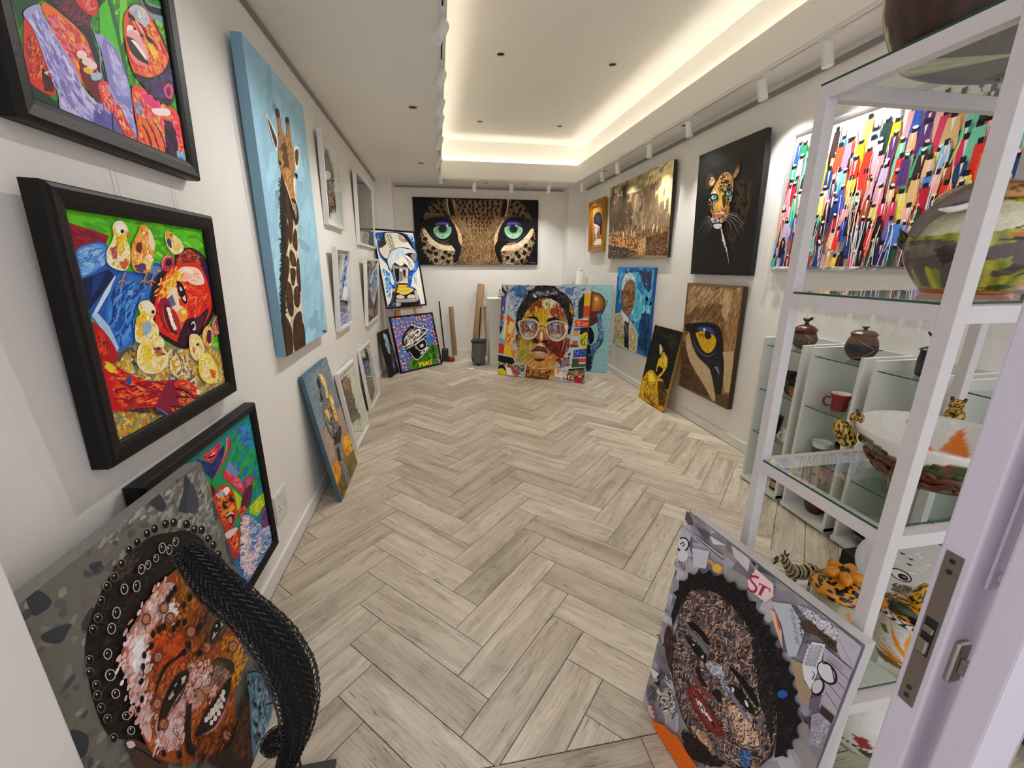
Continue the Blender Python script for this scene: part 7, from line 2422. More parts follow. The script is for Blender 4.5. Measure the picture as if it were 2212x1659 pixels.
# ---------------------------------------------------------------- white display units on the right wall
def glass_shelf(name, a, b, parent):
    r = obj(name, boxm(a, b), M['shelfglass'], parent); z0, z1 = a[2]+0.0004, b[2]-0.0004; e = 0.0012
    bm = bmesh.new(); box(bm, (a[0]-e, a[1], z0), (a[0], b[1], z1)); box(bm, (a[0], a[1]-e, z0), (b[0], a[1], z1)); obj('glass_edge', bm, M['glassedge'], r)
    return r
def unit(y0, y1, label):
    r = thing('display_unit', label, 'shelf unit', (2.13, y0, 0), 'low white open display units'); d = 0.315; wd = y1-y0; t = 0.018
    for a, b in (((0, 0, 0), (d, t, 1.043)), ((0, wd-t, 0), (d, wd, 1.043))): obj('side_panel', boxm(a, b, 0.001), M['unit'], r)
    obj('back_panel', boxm((d-0.012, t, 0.036), (d-0.001, wd-t, 1.043)), M['unit'], r)
    obj('bottom_panel', boxm((-0.012, 0.0, 0.012), (d, wd, 0.036), 0.001), M['unit'], r)
    for z in (0.380, 0.686, 0.989): glass_shelf('glass_shelf', (0.012, t+0.0015, z), (d-0.014, wd-t-0.0005, z+0.006), r)
unit(2.085, 2.405, 'low white open unit with glass shelves farthest along the right wall')
unit(1.725, 2.035, 'low white open unit with a red mug on its middle shelf')
unit(1.365, 1.672, 'low white open unit with a dark bowl on its floor')
unit(1.005, 1.312, 'low white open unit nearest the doorway behind the tall shelf')
# ---------------------------------------------------------------- tall white frame shelf by the doorway
X0, X1, Y0, Y1 = 0.85, 1.492, 0.557, 0.923; PWD = 0.027; HZ = 1.878
sh = thing('display_shelf', 'tall white timber frame shelf with glass tiers beside the door', 'shelf', (X0, Y0, 0))
def lb(a, b): return boxm((a[0]-X0, a[1]-Y0, a[2]), (b[0]-X0, b[1]-Y0, b[2]), 0.0012)
for x in (X0, X1-PWD):
    for y in (Y0, Y1-PWD): obj('post', lb((x, y, 0), (x+PWD, y+PWD, HZ)), M['shelfwood'], sh)
for z in (HZ, 1.434, 0.985, 0.540, 0.095):
    for y in (Y0+0.0005, Y1-PWD+0.0005): obj('rail', lb((X0+PWD, y, z-0.030), (X1-PWD, y+PWD-0.001, z)), M['shelfwood'], sh)
    for x in (X0+0.0005, X1-PWD+0.0005): obj('rail', lb((x, Y0+PWD, z-0.030), (x+PWD-0.001, Y1-PWD, z)), M['shelfwood'], sh)
    k = PWD if z < HZ else 0.0
    glass_shelf('glass_shelf', (0.003, k+0.001, z+0.0004), (X1-X0-0.003, Y1-Y0-k-0.001, z+0.0054), sh)
for z in (1.418, 0.969):
    bm = bmesh.new()
    bmesh.ops.create_cone(bm, cap_ends=True, segments=16, radius1=0.006, radius2=0.006, depth=0.002, matrix=Matrix.Translation((-0.0006, 0.045, z)) @ Matrix.Rotation(PI/2, 4, 'Y'))
    obj('screw_cap', bm, M['shelfwood'], sh)
# ---------------------------------------------------------------- glazed door leaf standing open at the right, and the frame post before it
dr = struct('door_1', boxm((0.603, 0.308, 0.02), (0.70, 0.342, 2.3), 0.003), M['door'])
lk = obj('lock_plate', boxm((0.6012, 0.3165, 0.926), (0.603, 0.3345, 1.163)), M['lockplate'], dr)
bm = bmesh.new()
for z in (1.153, 1.138, 0.952, 0.938):
    bmesh.ops.create_cone(bm, cap_ends=True, segments=14, radius1=0.0032, radius2=0.002, depth=0.0012, matrix=Matrix.Translation((0.6009, 0.3255, z)) @ Matrix.Rotation(PI/2, 4, 'Y'))
obj('screw', bm, M['darkplastic'], lk)
obj('latch_opening', boxm((0.6007, 0.3190, 1.010), (0.6011, 0.3320, 1.066)), M['slot'], lk)
obj('latch_bolt', boxm((0.596, 0.3200, 1.014), (0.6008, 0.3310, 1.034), 0.002), M['chrome'], lk)
obj('latch_hook', boxm((0.5985, 0.3200, 1.045), (0.6008, 0.3310, 1.054), 0.001), M['chrome'], lk)
tk = obj('thumb_turn', boxm((0.617, 0.3005, 0.985), (0.637, 0.308, 1.047), 0.0035), M['chrome'], dr)
obj('turn_grip', boxm((0.6225, 0.287, 1.004), (0.6315, 0.3005, 1.026), 0.002), M['chrome'], tk)
hd = obj('pull_handle', boxm((0.630, 0.304, 1.125), (0.664, 0.308, 1.300), 0.002), M['door'], dr)
obj('grip', tubem([(0.647, 0.305, 1.14), (0.647, 0.283, 1.15), (0.647, 0.281, 1.20), (0.647, 0.283, 1.275), (0.647, 0.305, 1.285)], 0.007, 10), M['door'], hd)
obj('door_pane', boxm((0.70, 0.322, 0.12), (1.40, 0.328, 2.2)), M['glass'], dr)
struct('trim_4', boxm((0.603, 0.250, 0), (0.667, 0.284, 2.74), 0.003), M['door'])

# ---------------------------------------------------------------- sockets and switch
def plate_thing(name, label, cat, loc, w, h, axis, double):
    r = thing(name, label, cat, loc); dx = 0.009
    if axis == 'L': f_ = lambda u, d, z: (d, u, z)
    elif axis == 'R': f_ = lambda u, d, z: (-d, -u, z)
    else: f_ = lambda u, d, z: (u, -d, z)
    def bx(u0, u1, z0, z1, d0, d1, bev=0.0):
        a = f_(u0, d0, z0); b = f_(u1, d1, z1); return boxm([min(p) for p in zip(a, b)], [max(p) for p in zip(a, b)], bev)
    obj('face_plate', bx(-w/2, w/2, -h/2, h/2, 0.0005, dx, 0.002), M['whitemetal'], r)
    if double == 2:
        for k in (-1, 1):
            obj('rocker', bx(k*0.012-0.005, k*0.012+0.005, h*0.20, h*0.36, dx, dx+0.003, 0.001), M['whitemetal'], r)
            for (u, z) in ((-0.011, -0.018), (0.011, -0.018), (0, 0.004)): obj('pin_hole', bx(k*w*0.24+u-0.003, k*w*0.24+u+0.003, z-0.004, z+0.004, dx, dx+0.0004), M['slot'], r)
    elif double == 1:
        obj('rocker', bx(-w*0.32, w*0.32, -h*0.32, h*0.32, dx, dx+0.003, 0.001), M['whitemetal'], r)
        obj('plug', bx(-0.02, 0.02, -0.045, -0.02, dx+0.003, dx+0.03, 0.004), M['whitemetal'], r)
    else: obj('rocker', bx(-w*0.36, w*0.36, -h*0.36, h*0.36, dx, dx+0.003, 0.001), M['whitemetal'], r)
plate_thing('wall_socket', 'white double wall socket beside the lowest black frame', 'socket', (LX, 2.055, 0.322), 0.15, 0.15, 'L', 2)
plate_thing('wall_socket', 'white wall socket low on the left wall behind the dark canvas', 'socket', (LX, 5.45, 0.33), 0.12, 0.12, 'L', 1)
plate_thing('wall_socket', 'white wall socket low on the right wall by the ball painting', 'socket', (RX, 5.65, 0.34), 0.11, 0.13, 'R', 1)
plate_thing('wall_switch', 'white square switch plate on the right pier', 'switch', (2.312, 7.0, 1.28), 0.13, 0.13, 'B', 0)
# ---------------------------------------------------------------- pottery
def facing(x, y): return math.degrees(math.atan2(-y, -x))
def polycol(polys, base, face, jit=0.10, seed=3):
    """colour on a vessel: the last patch (hex, [(angle, height)...]) that holds the point; angle 0 faces the doorway"""
    rr = random.Random(seed); pre = []
    for h, p in polys:
        xs = [q[0] for q in p]; ys = [q[1] for q in p]; pre.append((hexc(h), p, min(xs), max(xs), min(ys), max(ys)))
    def f(ang, i, t):
        a = (ang-face+180) % 360-180; c = base(a, t)
        for h, p, x0, x1, y0, y1 in pre:
            if x0 <= a <= x1 and y0 <= t <= y1 and inside((a, t), p): c = h
        k = 1+rr.uniform(-jit, jit)
        return (c[0]*k, c[1]*k, c[2]*k, 1)
    return f
def vessel(name, parent, prof, n, seg, cf, m, at=(0, 0, 0), sx=1.0, sy=1.0):
    P = resample(prof, n); z0 = min(p[1] for p in P); z1 = max(p[1] for p in P)
    fn = (lambda ang, i: cf(ang, i, (P[i][1]-z0)/(z1-z0))) if cf else None
    bm = lathe(P, seg, fn, sx, sy); bmesh.ops.translate(bm, verts=bm.verts, vec=at)
    return obj(name, bm, m, parent, False if cf else True)
def cyl_prof(rs, h, thick=0.004):
    """outer wall from (radius,height fraction) pairs, lip, inner wall down to the floor"""
    out = [(0.0, 0.0)]+[(r, h*t) for r, t in rs]
    return out+[(rs[-1][0]-thick*0.5, h+0.0015)]+[(max(0.002, r-thick), max(0.006, h*t)) for r, t in rs[::-1]]+[(0.0, 0.006)]
def bandcol(bands, lines=None, inner=None):
    bs = [(t, hexc(c)) for t, c in bands]; ln = hexc(lines[0]) if lines else None
    def base(a, t):
        c = bs[-1][1]
        for tt, cc in bs:
            if t <= tt: c = cc; break
        if ln and lines[1] < t < lines[2]:
            k = (t-lines[1])/(lines[2]-lines[1])*lines[3]
            if abs((a/lines[4]+k) % 1-0.5) < 0.05 or abs((a/lines[4]-k) % 1-0.5) < 0.05: c = ln
        return c
    return base
def pot(name, label, cat, x, y, z, rs, h, bands, lines=None, inside_col=None, handle=None, m='matteglaze', seg=72, n=44, group=None, thick=0.005):
    r = thing(name, label, cat, (x, y, z+0.0004), group)
    base = bandcol(bands, lines); P = resample(cyl_prof(rs, h, thick), n); fc = facing(x, y); rr = random.Random(len(label))
    zmax = max(range(len(P)), key=lambda i: P[i][1]); ic = hexc(inside_col) if inside_col else None
    def fn(ang, i):
        c = ic if (ic and i > zmax) else base((ang-fc+180) % 360-180, min(1, P[i][1]/h)); k = 1+rr.uniform(-0.12, 0.12)
        return (c[0]*k, c[1]*k, c[2]*k, 1)
    obj('body', lathe(P, seg, fn), M[m], r)
    if handle:
        hc, ha, h0, h1, out = handle; a = math.radians(fc+ha); d = Vector((math.cos(a), math.sin(a), 0)); R = max(q[0] for q in rs)*0.93
        p = [d*R+Vector((0, 0, h*h1)), d*(R+out*0.7)+Vector((0, 0, h*(h1+0.04))), d*(R+out)+Vector((0, 0, h*(h0+h1)/2)), d*(R+out*0.6)+Vector((0, 0, h*h0)), d*R+Vector((0, 0, h*(h0-0.02)))]
        obj('handle', tubem(catmull(p, 5), 0.006, 8), side_mat('glaze_'+hc, hc, 0.25), r, True)
    return r
BR = [(0.10, '2a2118'), (0.75, '5a4632'), (0.9, '6a4a38'), (1, '3a2a22')]
zs = 0.9954
# lidded jars standing on the top glass of the units
j = pot('lidded_jar', 'round brown jar with a red lid and a black bird knob on the far unit', 'jar', 2.255, 2.225, zs, [(0.030, 0), (0.060, 0.25), (0.072, 0.55), (0.060, 0.85), (0.055, 1)], 0.115, [(0.72, '54483a'), (0.8, '6a5a48'), (1, '4a1c1c')], thick=0.006)
vessel('lid', j, [(0.066, 0.114), (0.064, 0.120), (0.045, 0.140), (0.015, 0.152), (0.0, 0.154)], 14, 32, None, side_mat('red_lid', '54201f', 0.22))
bm = tube(bmesh.new(), [(0, 0, 0.150), (0, 0, 0.165)], [0.014, 0.010], 10); tube(bm, catmull([(0, 0.030, 0.186), (0, 0.012, 0.178), (0, -0.008, 0.178), (0, -0.026, 0.190), (0, -0.034, 0.192)], 4), [0.003, 0.006, 0.009, 0.011, 0.012, 0.012, 0.012, 0.011, 0.010, 0.009, 0.009, 0.009, 0.010, 0.010, 0.009, 0.006, 0.002][:17], 10)
obj('bird_knob', bm, M['darkplastic'], j, True)
a_ = math.radians(facing(2.255, 2.225))
bm = bmesh.new(); zz = [(-0.18, 0.095), (0.12, 0.078), (0.42, 0.062), (0.10, 0.047), (0.36, 0.034), (0.08, 0.022)]
tube(bm, [(0.0735*math.cos(a_+t)*(1 if z > 0.035 else 0.93), 0.0735*math.sin(a_+t)*(1 if z > 0.035 else 0.93), z) for t, z in [(t+0.25, z) for t, z in zz]], 0.0018, 5)
obj('zigzag', bm, side_mat('cream_slip', 'cbbd8c', 0.5), j)
j = pot('lidded_jar', 'large round brown lidded jar with twig cord on the middle unit', 'jar', 2.285, 1.882, zs, [(0.033, 0), (0.063, 0.22), (0.074, 0.48), (0.066, 0.78), (0.056, 0.92), (0.060, 1)], 0.142, [(0.12, '2c2620'), (0.35, '4c3f30'), (0.62, '2a2a34'), (0.8, '5a4636'), (1, '6a4a3c')], thick=0.006)
vessel('lid', j, [(0.062, 0.142), (0.058, 0.150), (0.038, 0.163), (0.010, 0.168), (0.010, 0.175), (0.017, 0.181), (0.014, 0.186), (0.0, 0.187)], 24, 36, None, side_mat('brown_lid', '5e4840', 0.2))
a_ = math.radians(facing(2.285, 1.882)); bm = bmesh.new()
def onjar(t, z, r): return (r*math.cos(a_+t), r*math.sin(a_+t), z)
tube(bm, catmull([onjar(-0.25, 0.116, 0.068), onjar(0.35, 0.090, 0.075), onjar(0.85, 0.070, 0.078), onjar(1.1, 0.066, 0.081)], 4), 0.0016, 5)
tube(bm, catmull([onjar(0.85, 0.068, 0.078), onjar(0.3, 0.034, 0.073), onjar(-0.5, 0.014, 0.058)], 4), 0.0016, 5); obj('cord', bm, side_mat('cord', 'b09a70', 0.8), j)
obj('twig', tubem([onjar(0.85, 0.069, 0.079), onjar(1.05, 0.071, 0.104)], 0.003, 6), M['darkwood'], j)
j = pot('lidded_jar', 'dark blue lidded pot with a curved black handle on the third unit', 'jar', 2.262, 1.515, zs, [(0.048, 0), (0.056, 0.12), (0.058, 0.6), (0.054, 0.9), (0.057, 1)], 0.125, [(0.15, '16161e'), (0.55, '3c3026'), (0.8, '1a1c2a'), (1, '14161f')], thick=0.006)
vessel('lid', j, [(0.062, 0.124), (0.058, 0.130), (0.030, 0.142), (0.0, 0.146)], 12, 32, None, side_mat('navy_lid', '22263a', 0.2))
obj('handle', tubem(catmull([(0.0, 0.055, 0.205), (0, 0.03, 0.182), (0, 0.005, 0.172), (0, -0.02, 0.178), (0, -0.03, 0.15)], 4), [0.002]+[0.005]*16, 8), M['darkplastic'], j)
z2, z3, z4 = 0.6924, 0.3864, 0.0362
pot('mug', 'red mug with white inside on the middle shelf of the second unit', 'mug', 2.255, 1.905, z2, [(0.036, 0), (0.040, 0.1), (0.042, 0.6), (0.054, 1)], 0.098, [(0.05, '3a1414'), (0.7, '7c1a26'), (1, '8c1c2a')], None, 'd8d4d0', ('851c2c', -75, 0.25, 0.72, 0.030), 'glaze')
pot('mug', 'blue mug half hidden by the upright beside the red mug', 'mug', 2.31, 1.80, z2, [(0.034, 0), (0.038, 0.1), (0.036, 0.6), (0.042, 1)], 0.095, [(1, '2c4a90')], None, 'ccd0d8', ('3a5fae', -85, 0.25, 0.7, 0.028), 'glaze')
pot('mug', 'black mug with an orange cross-hatched band on the farthest unit', 'mug', 2.225, 2.170, z2, [(0.040, 0), (0.043, 0.1), (0.043, 0.9), (0.044, 1)], 0.100, [(0.08, '141212'), (0.68, 'a8532c'), (1, '121012')], ('5a2414', 0.1, 0.68, 2.0, 26), '0c0a0a', ('151314', -70, 0.2, 0.75, 0.028))
pot('goblet', 'dark goblet behind the orange-banded mug', 'goblet', 2.275, 2.290, z2, [(0.030, 0), (0.032, 0.06), (0.036, 0.35), (0.030, 0.65), (0.042, 1)], 0.130, [(0.45, '5c5a2a'), (0.6, '3a241a'), (1, '1e1614')])
pot('mug', 'white mug with a round handle on the lower shelf of the far unit', 'mug', 2.215, 2.160, z3, [(0.034, 0), (0.037, 0.1), (0.038, 1)], 0.080, [(1, 'cfcac2')], None, 'd8d4cc', ('d0ccc4', -60, 0.2, 0.75, 0.030), 'glaze')
pot('cup', 'dark maroon cup with a wire rim on the lower shelf of the far unit', 'cup', 2.25, 2.315, z3, [(0.026, 0), (0.032, 0.3), (0.042, 1)], 0.115, [(0.6, '3a1c1c'), (1, '1c1c2a')], None, '50505a')
pot('cup', 'black bowl-shaped cup behind the white mug on the far unit', 'cup', 2.335, 2.225, z3, [(0.034, 0), (0.044, 0.3), (0.048, 1)], 0.090, [(0.5, '4a2a20'), (1, '0e0c0e')], None, '080808')
pot('cup', 'dark cup with a broad white rim on the lower shelf of the second unit', 'cup', 2.225, 1.930, z3, [(0.034, 0), (0.044, 0.25), (0.046, 0.6), (0.046, 0.78), (0.054, 1)], 0.096, [(0.70, '38342c'), (1, 'c8ccce')], None, 'd6dadc', None, 'glaze')
pot('planter', 'orange and black pot with a star of lines on the second unit', 'pot', 2.275, 1.826, z3, [(0.050, 0), (0.054, 0.1), (0.055, 0.9), (0.056, 1)], 0.118, [(0.25, '14121c'), (0.78, 'a85a30'), (1, '0e0c0e')], ('6a3c1e', 0.25, 0.78, 1.0, 45), '0a0808')
pot('planter', 'tan pot with black bars on the floor of the far unit', 'pot', 2.215, 2.165, z4, [(0.046, 0), (0.050, 0.1), (0.050, 0.9), (0.052, 1)], 0.125, [(0.16, '121010'), (0.50, 'b09070'), (0.60, '141212'), (0.82, 'b89878'), (1, '0e0c0c')], ('141212', 0.16, 0.82, 0.0, 24), '0a0808')
pot('round_pot', 'round dark red-brown pot on the floor of the second unit', 'pot', 2.225, 1.885, z4, [(0.034, 0), (0.056, 0.3), (0.060, 0.6), (0.048, 1)], 0.100, [(0.5, '3a2018'), (1, '4e2a1e')], None, '0c0808')
pot('round_pot', 'small brown pot with a gold star beside the round pot', 'pot', 2.235, 1.783, z4, [(0.024, 0), (0.036, 0.4), (0.034, 0.8), (0.028, 1)], 0.075, [(1, '4e3c28')], ('c8a860', 0.2, 0.8, 0.6, 60), '0c0808')
pot('bowl', 'dark streaked bowl on the floor of the third unit', 'bowl', 2.225, 1.545, z4, [(0.040, 0), (0.075, 0.45), (0.084, 1)], 0.072, [(0.6, '3c3830'), (1, '4a4c54')], ('8a7c5c', 0.1, 0.95, 0.6, 50), '080808')
pot('planter', 'grey-brown pot with a pale lattice on the lower shelf of the third unit', 'pot', 2.245, 1.520, z3, [(0.044, 0), (0.050, 0.3), (0.046, 1)], 0.098, [(1, '6a5c50')], ('b0a898', 0.05, 0.95, 1.0, 30), '201c1a')
pot('round_pot', 'cream pot with a dark blue mouth on the middle shelf of the third unit', 'pot', 2.285, 1.500, z2, [(0.030, 0), (0.060, 0.4), (0.050, 0.8), (0.030, 0.92), (0.032, 1)], 0.10, [(0.80, 'cfc4a0'), (1, '28324e')], ('8a7a4a', 0.1, 0.7, 0.6, 40), '101420')
# ---- on the tall shelf
def leopard_col(bg='d9a020', dots='1c140c', s=1.0):
    b = hexc(bg); d = hexc(dots); rr = random.Random(11); pts = [(rr.uniform(-180, 180), rr.random()) for _ in range(int(150*s))]
    def f(a, t):
        for pa, pt in pts:
            if abs(pa-a) < 9 and (pa-a)**2/64+(pt-t)**2/0.0022 < 1: return d
        return b
    return f
# elephant pot on the middle tier
ex, ey, ez = 1.135, 0.745, 1.4398
e = thing('elephant_pot', 'round painted pot with elephants and jungle leaves under a giraffe-skin lid', 'pot', (ex, ey, ez))
fc = facing(ex, ey)
yel, grn = hexc('b0a238'), hexc('6f7a26')
def ebase(a, t):
    if t < 0.06: return hexc('9a4c18')
    k = 0.5+0.5*math.sin(a*0.35+t*9); return tuple(yel[i]*k+grn[i]*(1-k) for i in range(4))
ELE = [('c8c4a4', [(-70, 0.62), (20, 0.66), (60, 0.70), (70, 0.86), (20, 0.95), (-60, 0.9)]), ('d4d0bc', [(60, 0.55), (120, 0.55), (130, 0.95), (60, 0.95)]),
 ('564a42', [(-78, 0.55), (-60, 0.60), (-32, 0.60), (-12, 0.56), (-6, 0.40), (-10, 0.26), (-10, 0.07), (-24, 0.07), (-25, 0.27), (-38, 0.30), (-40, 0.07), (-55, 0.07), (-56, 0.28), (-66, 0.24), (-68, 0.08), (-78, 0.08), (-82, 0.35)]),
 ('6b5d52', [(-70, 0.52), (-40, 0.55), (-20, 0.50), (-26, 0.42), (-60, 0.40)]), ('3a322e', [(-30, 0.50), (-14, 0.52), (-8, 0.40), (-22, 0.32)]),
 ('524640', [(8, 0.50), (30, 0.56), (46, 0.50), (46, 0.32), (38, 0.22), (20, 0.20), (18, 0.26), (30, 0.30), (28, 0.40), (10, 0.36)]),
 ('1c2c14', [(20, 0.66), (60, 0.86), (100, 0.80), (60, 0.74)]), ('16240f', [(10, 0.56), (70, 0.66), (110, 0.60), (60, 0.56)]), ('c06018', [(20, 0.60), (90, 0.60), (90, 0.62), (20, 0.625)]),
 ('16240f', [(42, 0.20), (64, 0.38), (100, 0.48), (70, 0.30)]), ('d07818', [(48, 0.20), (70, 0.33), (100, 0.42), (74, 0.25)]), ('d89c1c', [(56, 0.18), (72, 0.22), (90, 0.14), (80, 0.05), (64, 0.10)]),
 ('3c4a1c', [(14, 0.08), (36, 0.13), (60, 0.10), (40, 0.05)])]
vessel('body', e, [(0.0, 0.0), (0.062, 0.0), (0.075, 0.012), (0.106, 0.060), (0.116, 0.105), (0.104, 0.150), (0.080, 0.178), (0.070, 0.190)], 80, 150, polycol(ELE, ebase, fc, 0.16), M['glaze'])
gb, gd = hexc('6a3c1c'), hexc('b8803e'); rg = random.Random(4); gp = [(rg.uniform(-180, 180), rg.random()) for _ in range(46)]
def gir(a, i, t):
    a = (a-fc+180) % 360-180; ds = sorted(((((pa-a+180) % 360-180)/60)**2+(pt-t)**2) for pa, pt in gp)[:2]
    return gd if math.sqrt(ds[1])-math.sqrt(ds[0]) < 0.045 else gb
vessel('lid', e, [(0.080, 0.186), (0.084, 0.194), (0.070, 0.212), (0.030, 0.226), (0.0, 0.228)], 30, 120, gir, M['glaze'])
def rel(t, z, r): a = math.radians(fc+t); return Vector((r*math.cos(a), r*math.sin(a), z))
bm = tube(bmesh.new(), catmull([rel(2, 0.200, 0.082), rel(-14, 0.192, 0.106), rel(-30, 0.174, 0.122), rel(-42, 0.148, 0.129), rel(-48, 0.120, 0.130)], 5), [0.026, 0.026, 0.026, 0.025, 0.024, 0.022, 0.021, 0.019, 0.018, 0.016, 0.015, 0.014, 0.0135, 0.013, 0.0125, 0.012, 0.0115, 0.011, 0.0105, 0.010, 0.009], 14)
obj('elephant_head', bm, mat('elephant_glaze', '75675b', 0.35, var=0.25, scale=90, bump=0.5, bscale=140), e, True)
obj('tusk', tubem(catmull([rel(-10, 0.172, 0.129), rel(-19, 0.166, 0.138), rel(-28, 0.168, 0.142)], 4), [0.006]*6+[0.004, 0.003, 0.001], 8), M['whitewood'], e, True)
obj('eye', tubem([rel(-4, 0.200, 0.112), rel(-5, 0.2005, 0.121)], 0.0045, 10), M['darkplastic'], e)
bm = bmesh.new()
for t, z in ((-74, 0.11), (-84, 0.095), (96, 0.12), (104, 0.10), (110, 0.135)):
    p = rel(t, z, 0.112); q = rel(t-6, z+0.03, 0.128); tube(bm, [p, p.lerp(q, 0.5), q], [0.003, 0.008, 0.001], 6)
obj('leaf_relief', bm, side_mat('leaf_glaze', '2a3418', 0.25), e, True)['kind'] = 'stuff'
# big leopard bowl on the second tier
bx_, by_, bz = 1.172, 0.728, 0.9912
b = thing('leopard_bowl', 'wide white bowl with leaf and vine relief and leopards at the rim', 'bowl', (bx_, by_, bz)); fc = facing(bx_, by_)
RS = [(0.070, 0.0), (0.084, 0.04), (0.122, 0.35), (0.150, 0.7), (0.164, 1.0)]; BH = 0.122
Pb = resample(cyl_prof(RS, BH, 0.008), 60); zmx = max(range(60), key=lambda i: Pb[i][1]); rb = random.Random(5)
wht, dot, rust, leafc, orng = hexc('d3cfc4'), hexc('141414'), hexc('6e3620'), hexc('39431a'), hexc('d8721a')
PET = [[(150, 0.35), (168, 0.85), (178, 0.35)], [(-178, 0.3), (-150, 0.9), (-160, 0.3)], [(100, 0.3), (112, 0.7), (126, 0.3)]]
def bcol(ang, i):
    a = (ang-fc+180) % 360-180; t = Pb[i][1]/BH; k = 1+rb.uniform(-0.05, 0.05)
    if i > zmx: c = orng if any(inside((a, t), p) for p in PET) else wht
    elif t > 0.93: c = dot if (a*0.28) % 1 < 0.5 and t < 0.985 else wht
    elif t < 0.74+0.12*math.sin(math.radians(a*5)): c = rust if math.sin(a*0.21+t*9)+math.sin(a*0.09-t*14) > 0.1 else leafc; k = 1+rb.uniform(-0.35, 0.3)
    else: c = wht
    return (c[0]*k, c[1]*k, c[2]*k, 1)
obj('body', lathe(Pb, 150, bcol), M['glaze'], b)
def relb(t, z, r): a = math.radians(fc+t); return Vector((r*math.cos(a), r*math.sin(a), z))
bm = bmesh.new()
rq = random.Random(21)
for t0 in range(-104, 105, 9):
    z0 = rq.uniform(0.012, 0.055); q = []
    for d in (0, 7, 15, 23, 30):
        zz_ = min(0.088, max(0.010, z0+rq.uniform(-0.016, 0.016))); q.append(relb(t0+d, zz_, 0.086+0.075*(zz_/0.122)**0.72+0.004))
    tube(bm, catmull(q, 4), [0.004]+[rq.uniform(0.005, 0.008)]*14+[0.004, 0.002], 7)
obj('vine_relief', bm, mat('vine_glaze', '5c2e1a', 0.2, var=0.35, scale=50, bump=0.4, bscale=90), b, True)
bm = bmesh.new()
for t0, z in ((-72, 0.080), (-60, 0.092), (-46, 0.070), (-34, 0.086), (-14, 0.078), (2, 0.090), (18, 0.072), (32, 0.088), (50, 0.080), (66, 0.09), (80, 0.07)):
    rr_ = 0.086+0.075*(z/0.122)**0.72; c0 = relb(t0-7, z-0.012, rr_-0.008); c1 = relb(t0, z, rr_-0.004); c2 = relb(t0+9, z+0.006, rr_); tube(bm, [c0, c1, c2], [0.003, 0.014, 0.002], 8)
obj('leaf_relief', bm, side_mat('leaf_glaze2', '2e3a18', 0.2), b, True)['kind'] = 'stuff'
def leopard_body(parent, t, z):
    f = leopard_col('c89a20', '1a140c', 1.2)
    P = resample([(0.0, -0.036), (0.017, -0.030), (0.021, -0.005), (0.019, 0.022), (0.010, 0.036), (0.0, 0.040)], 26)
    bm = lathe(P, 48, lambda ang, i: f((ang+180) % 360-180, i/25)); c0 = relb(t, z, 0.178)
    bmesh.ops.rotate(bm, verts=bm.verts, cent=(0, 0, 0), matrix=Matrix.Rotation(math.radians(28), 3, relb(t+90, 0, 1.0))); bmesh.ops.translate(bm, verts=bm.verts, vec=c0)
    o = obj('leopard', bm, M['glaze'], parent)
    P2 = resample([(0.0, 0.0), (0.012, 0.004), (0.016, 0.016), (0.010, 0.028), (0.0, 0.032)], 14); bm = lathe(P2, 30, lambda ang, i: f((ang+180) % 360-180, i/13)); bmesh.ops.translate(bm, verts=bm.verts, vec=c0-relb(t, 0, 0.018)+Vector((0, 0, 0.032)))
    obj('head', bm, M['glaze'], o); bm = bmesh.new()
    for s_ in (-1, 1): tube(bm, [c0-relb(t, 0, 0.018)+Vector((0, 0, 0.058))+relb(t+90, 0, 0.010*s_), c0-relb(t, 0, 0.016)+Vector((0, 0, 0.068))+relb(t+90, 0, 0.013*s_)], [0.005, 0.003], 7)
    obj('ear', bm, M['darkplastic'], o)
leopard_body(b, -76, 0.080); leopard_body(b, 176, 0.112)
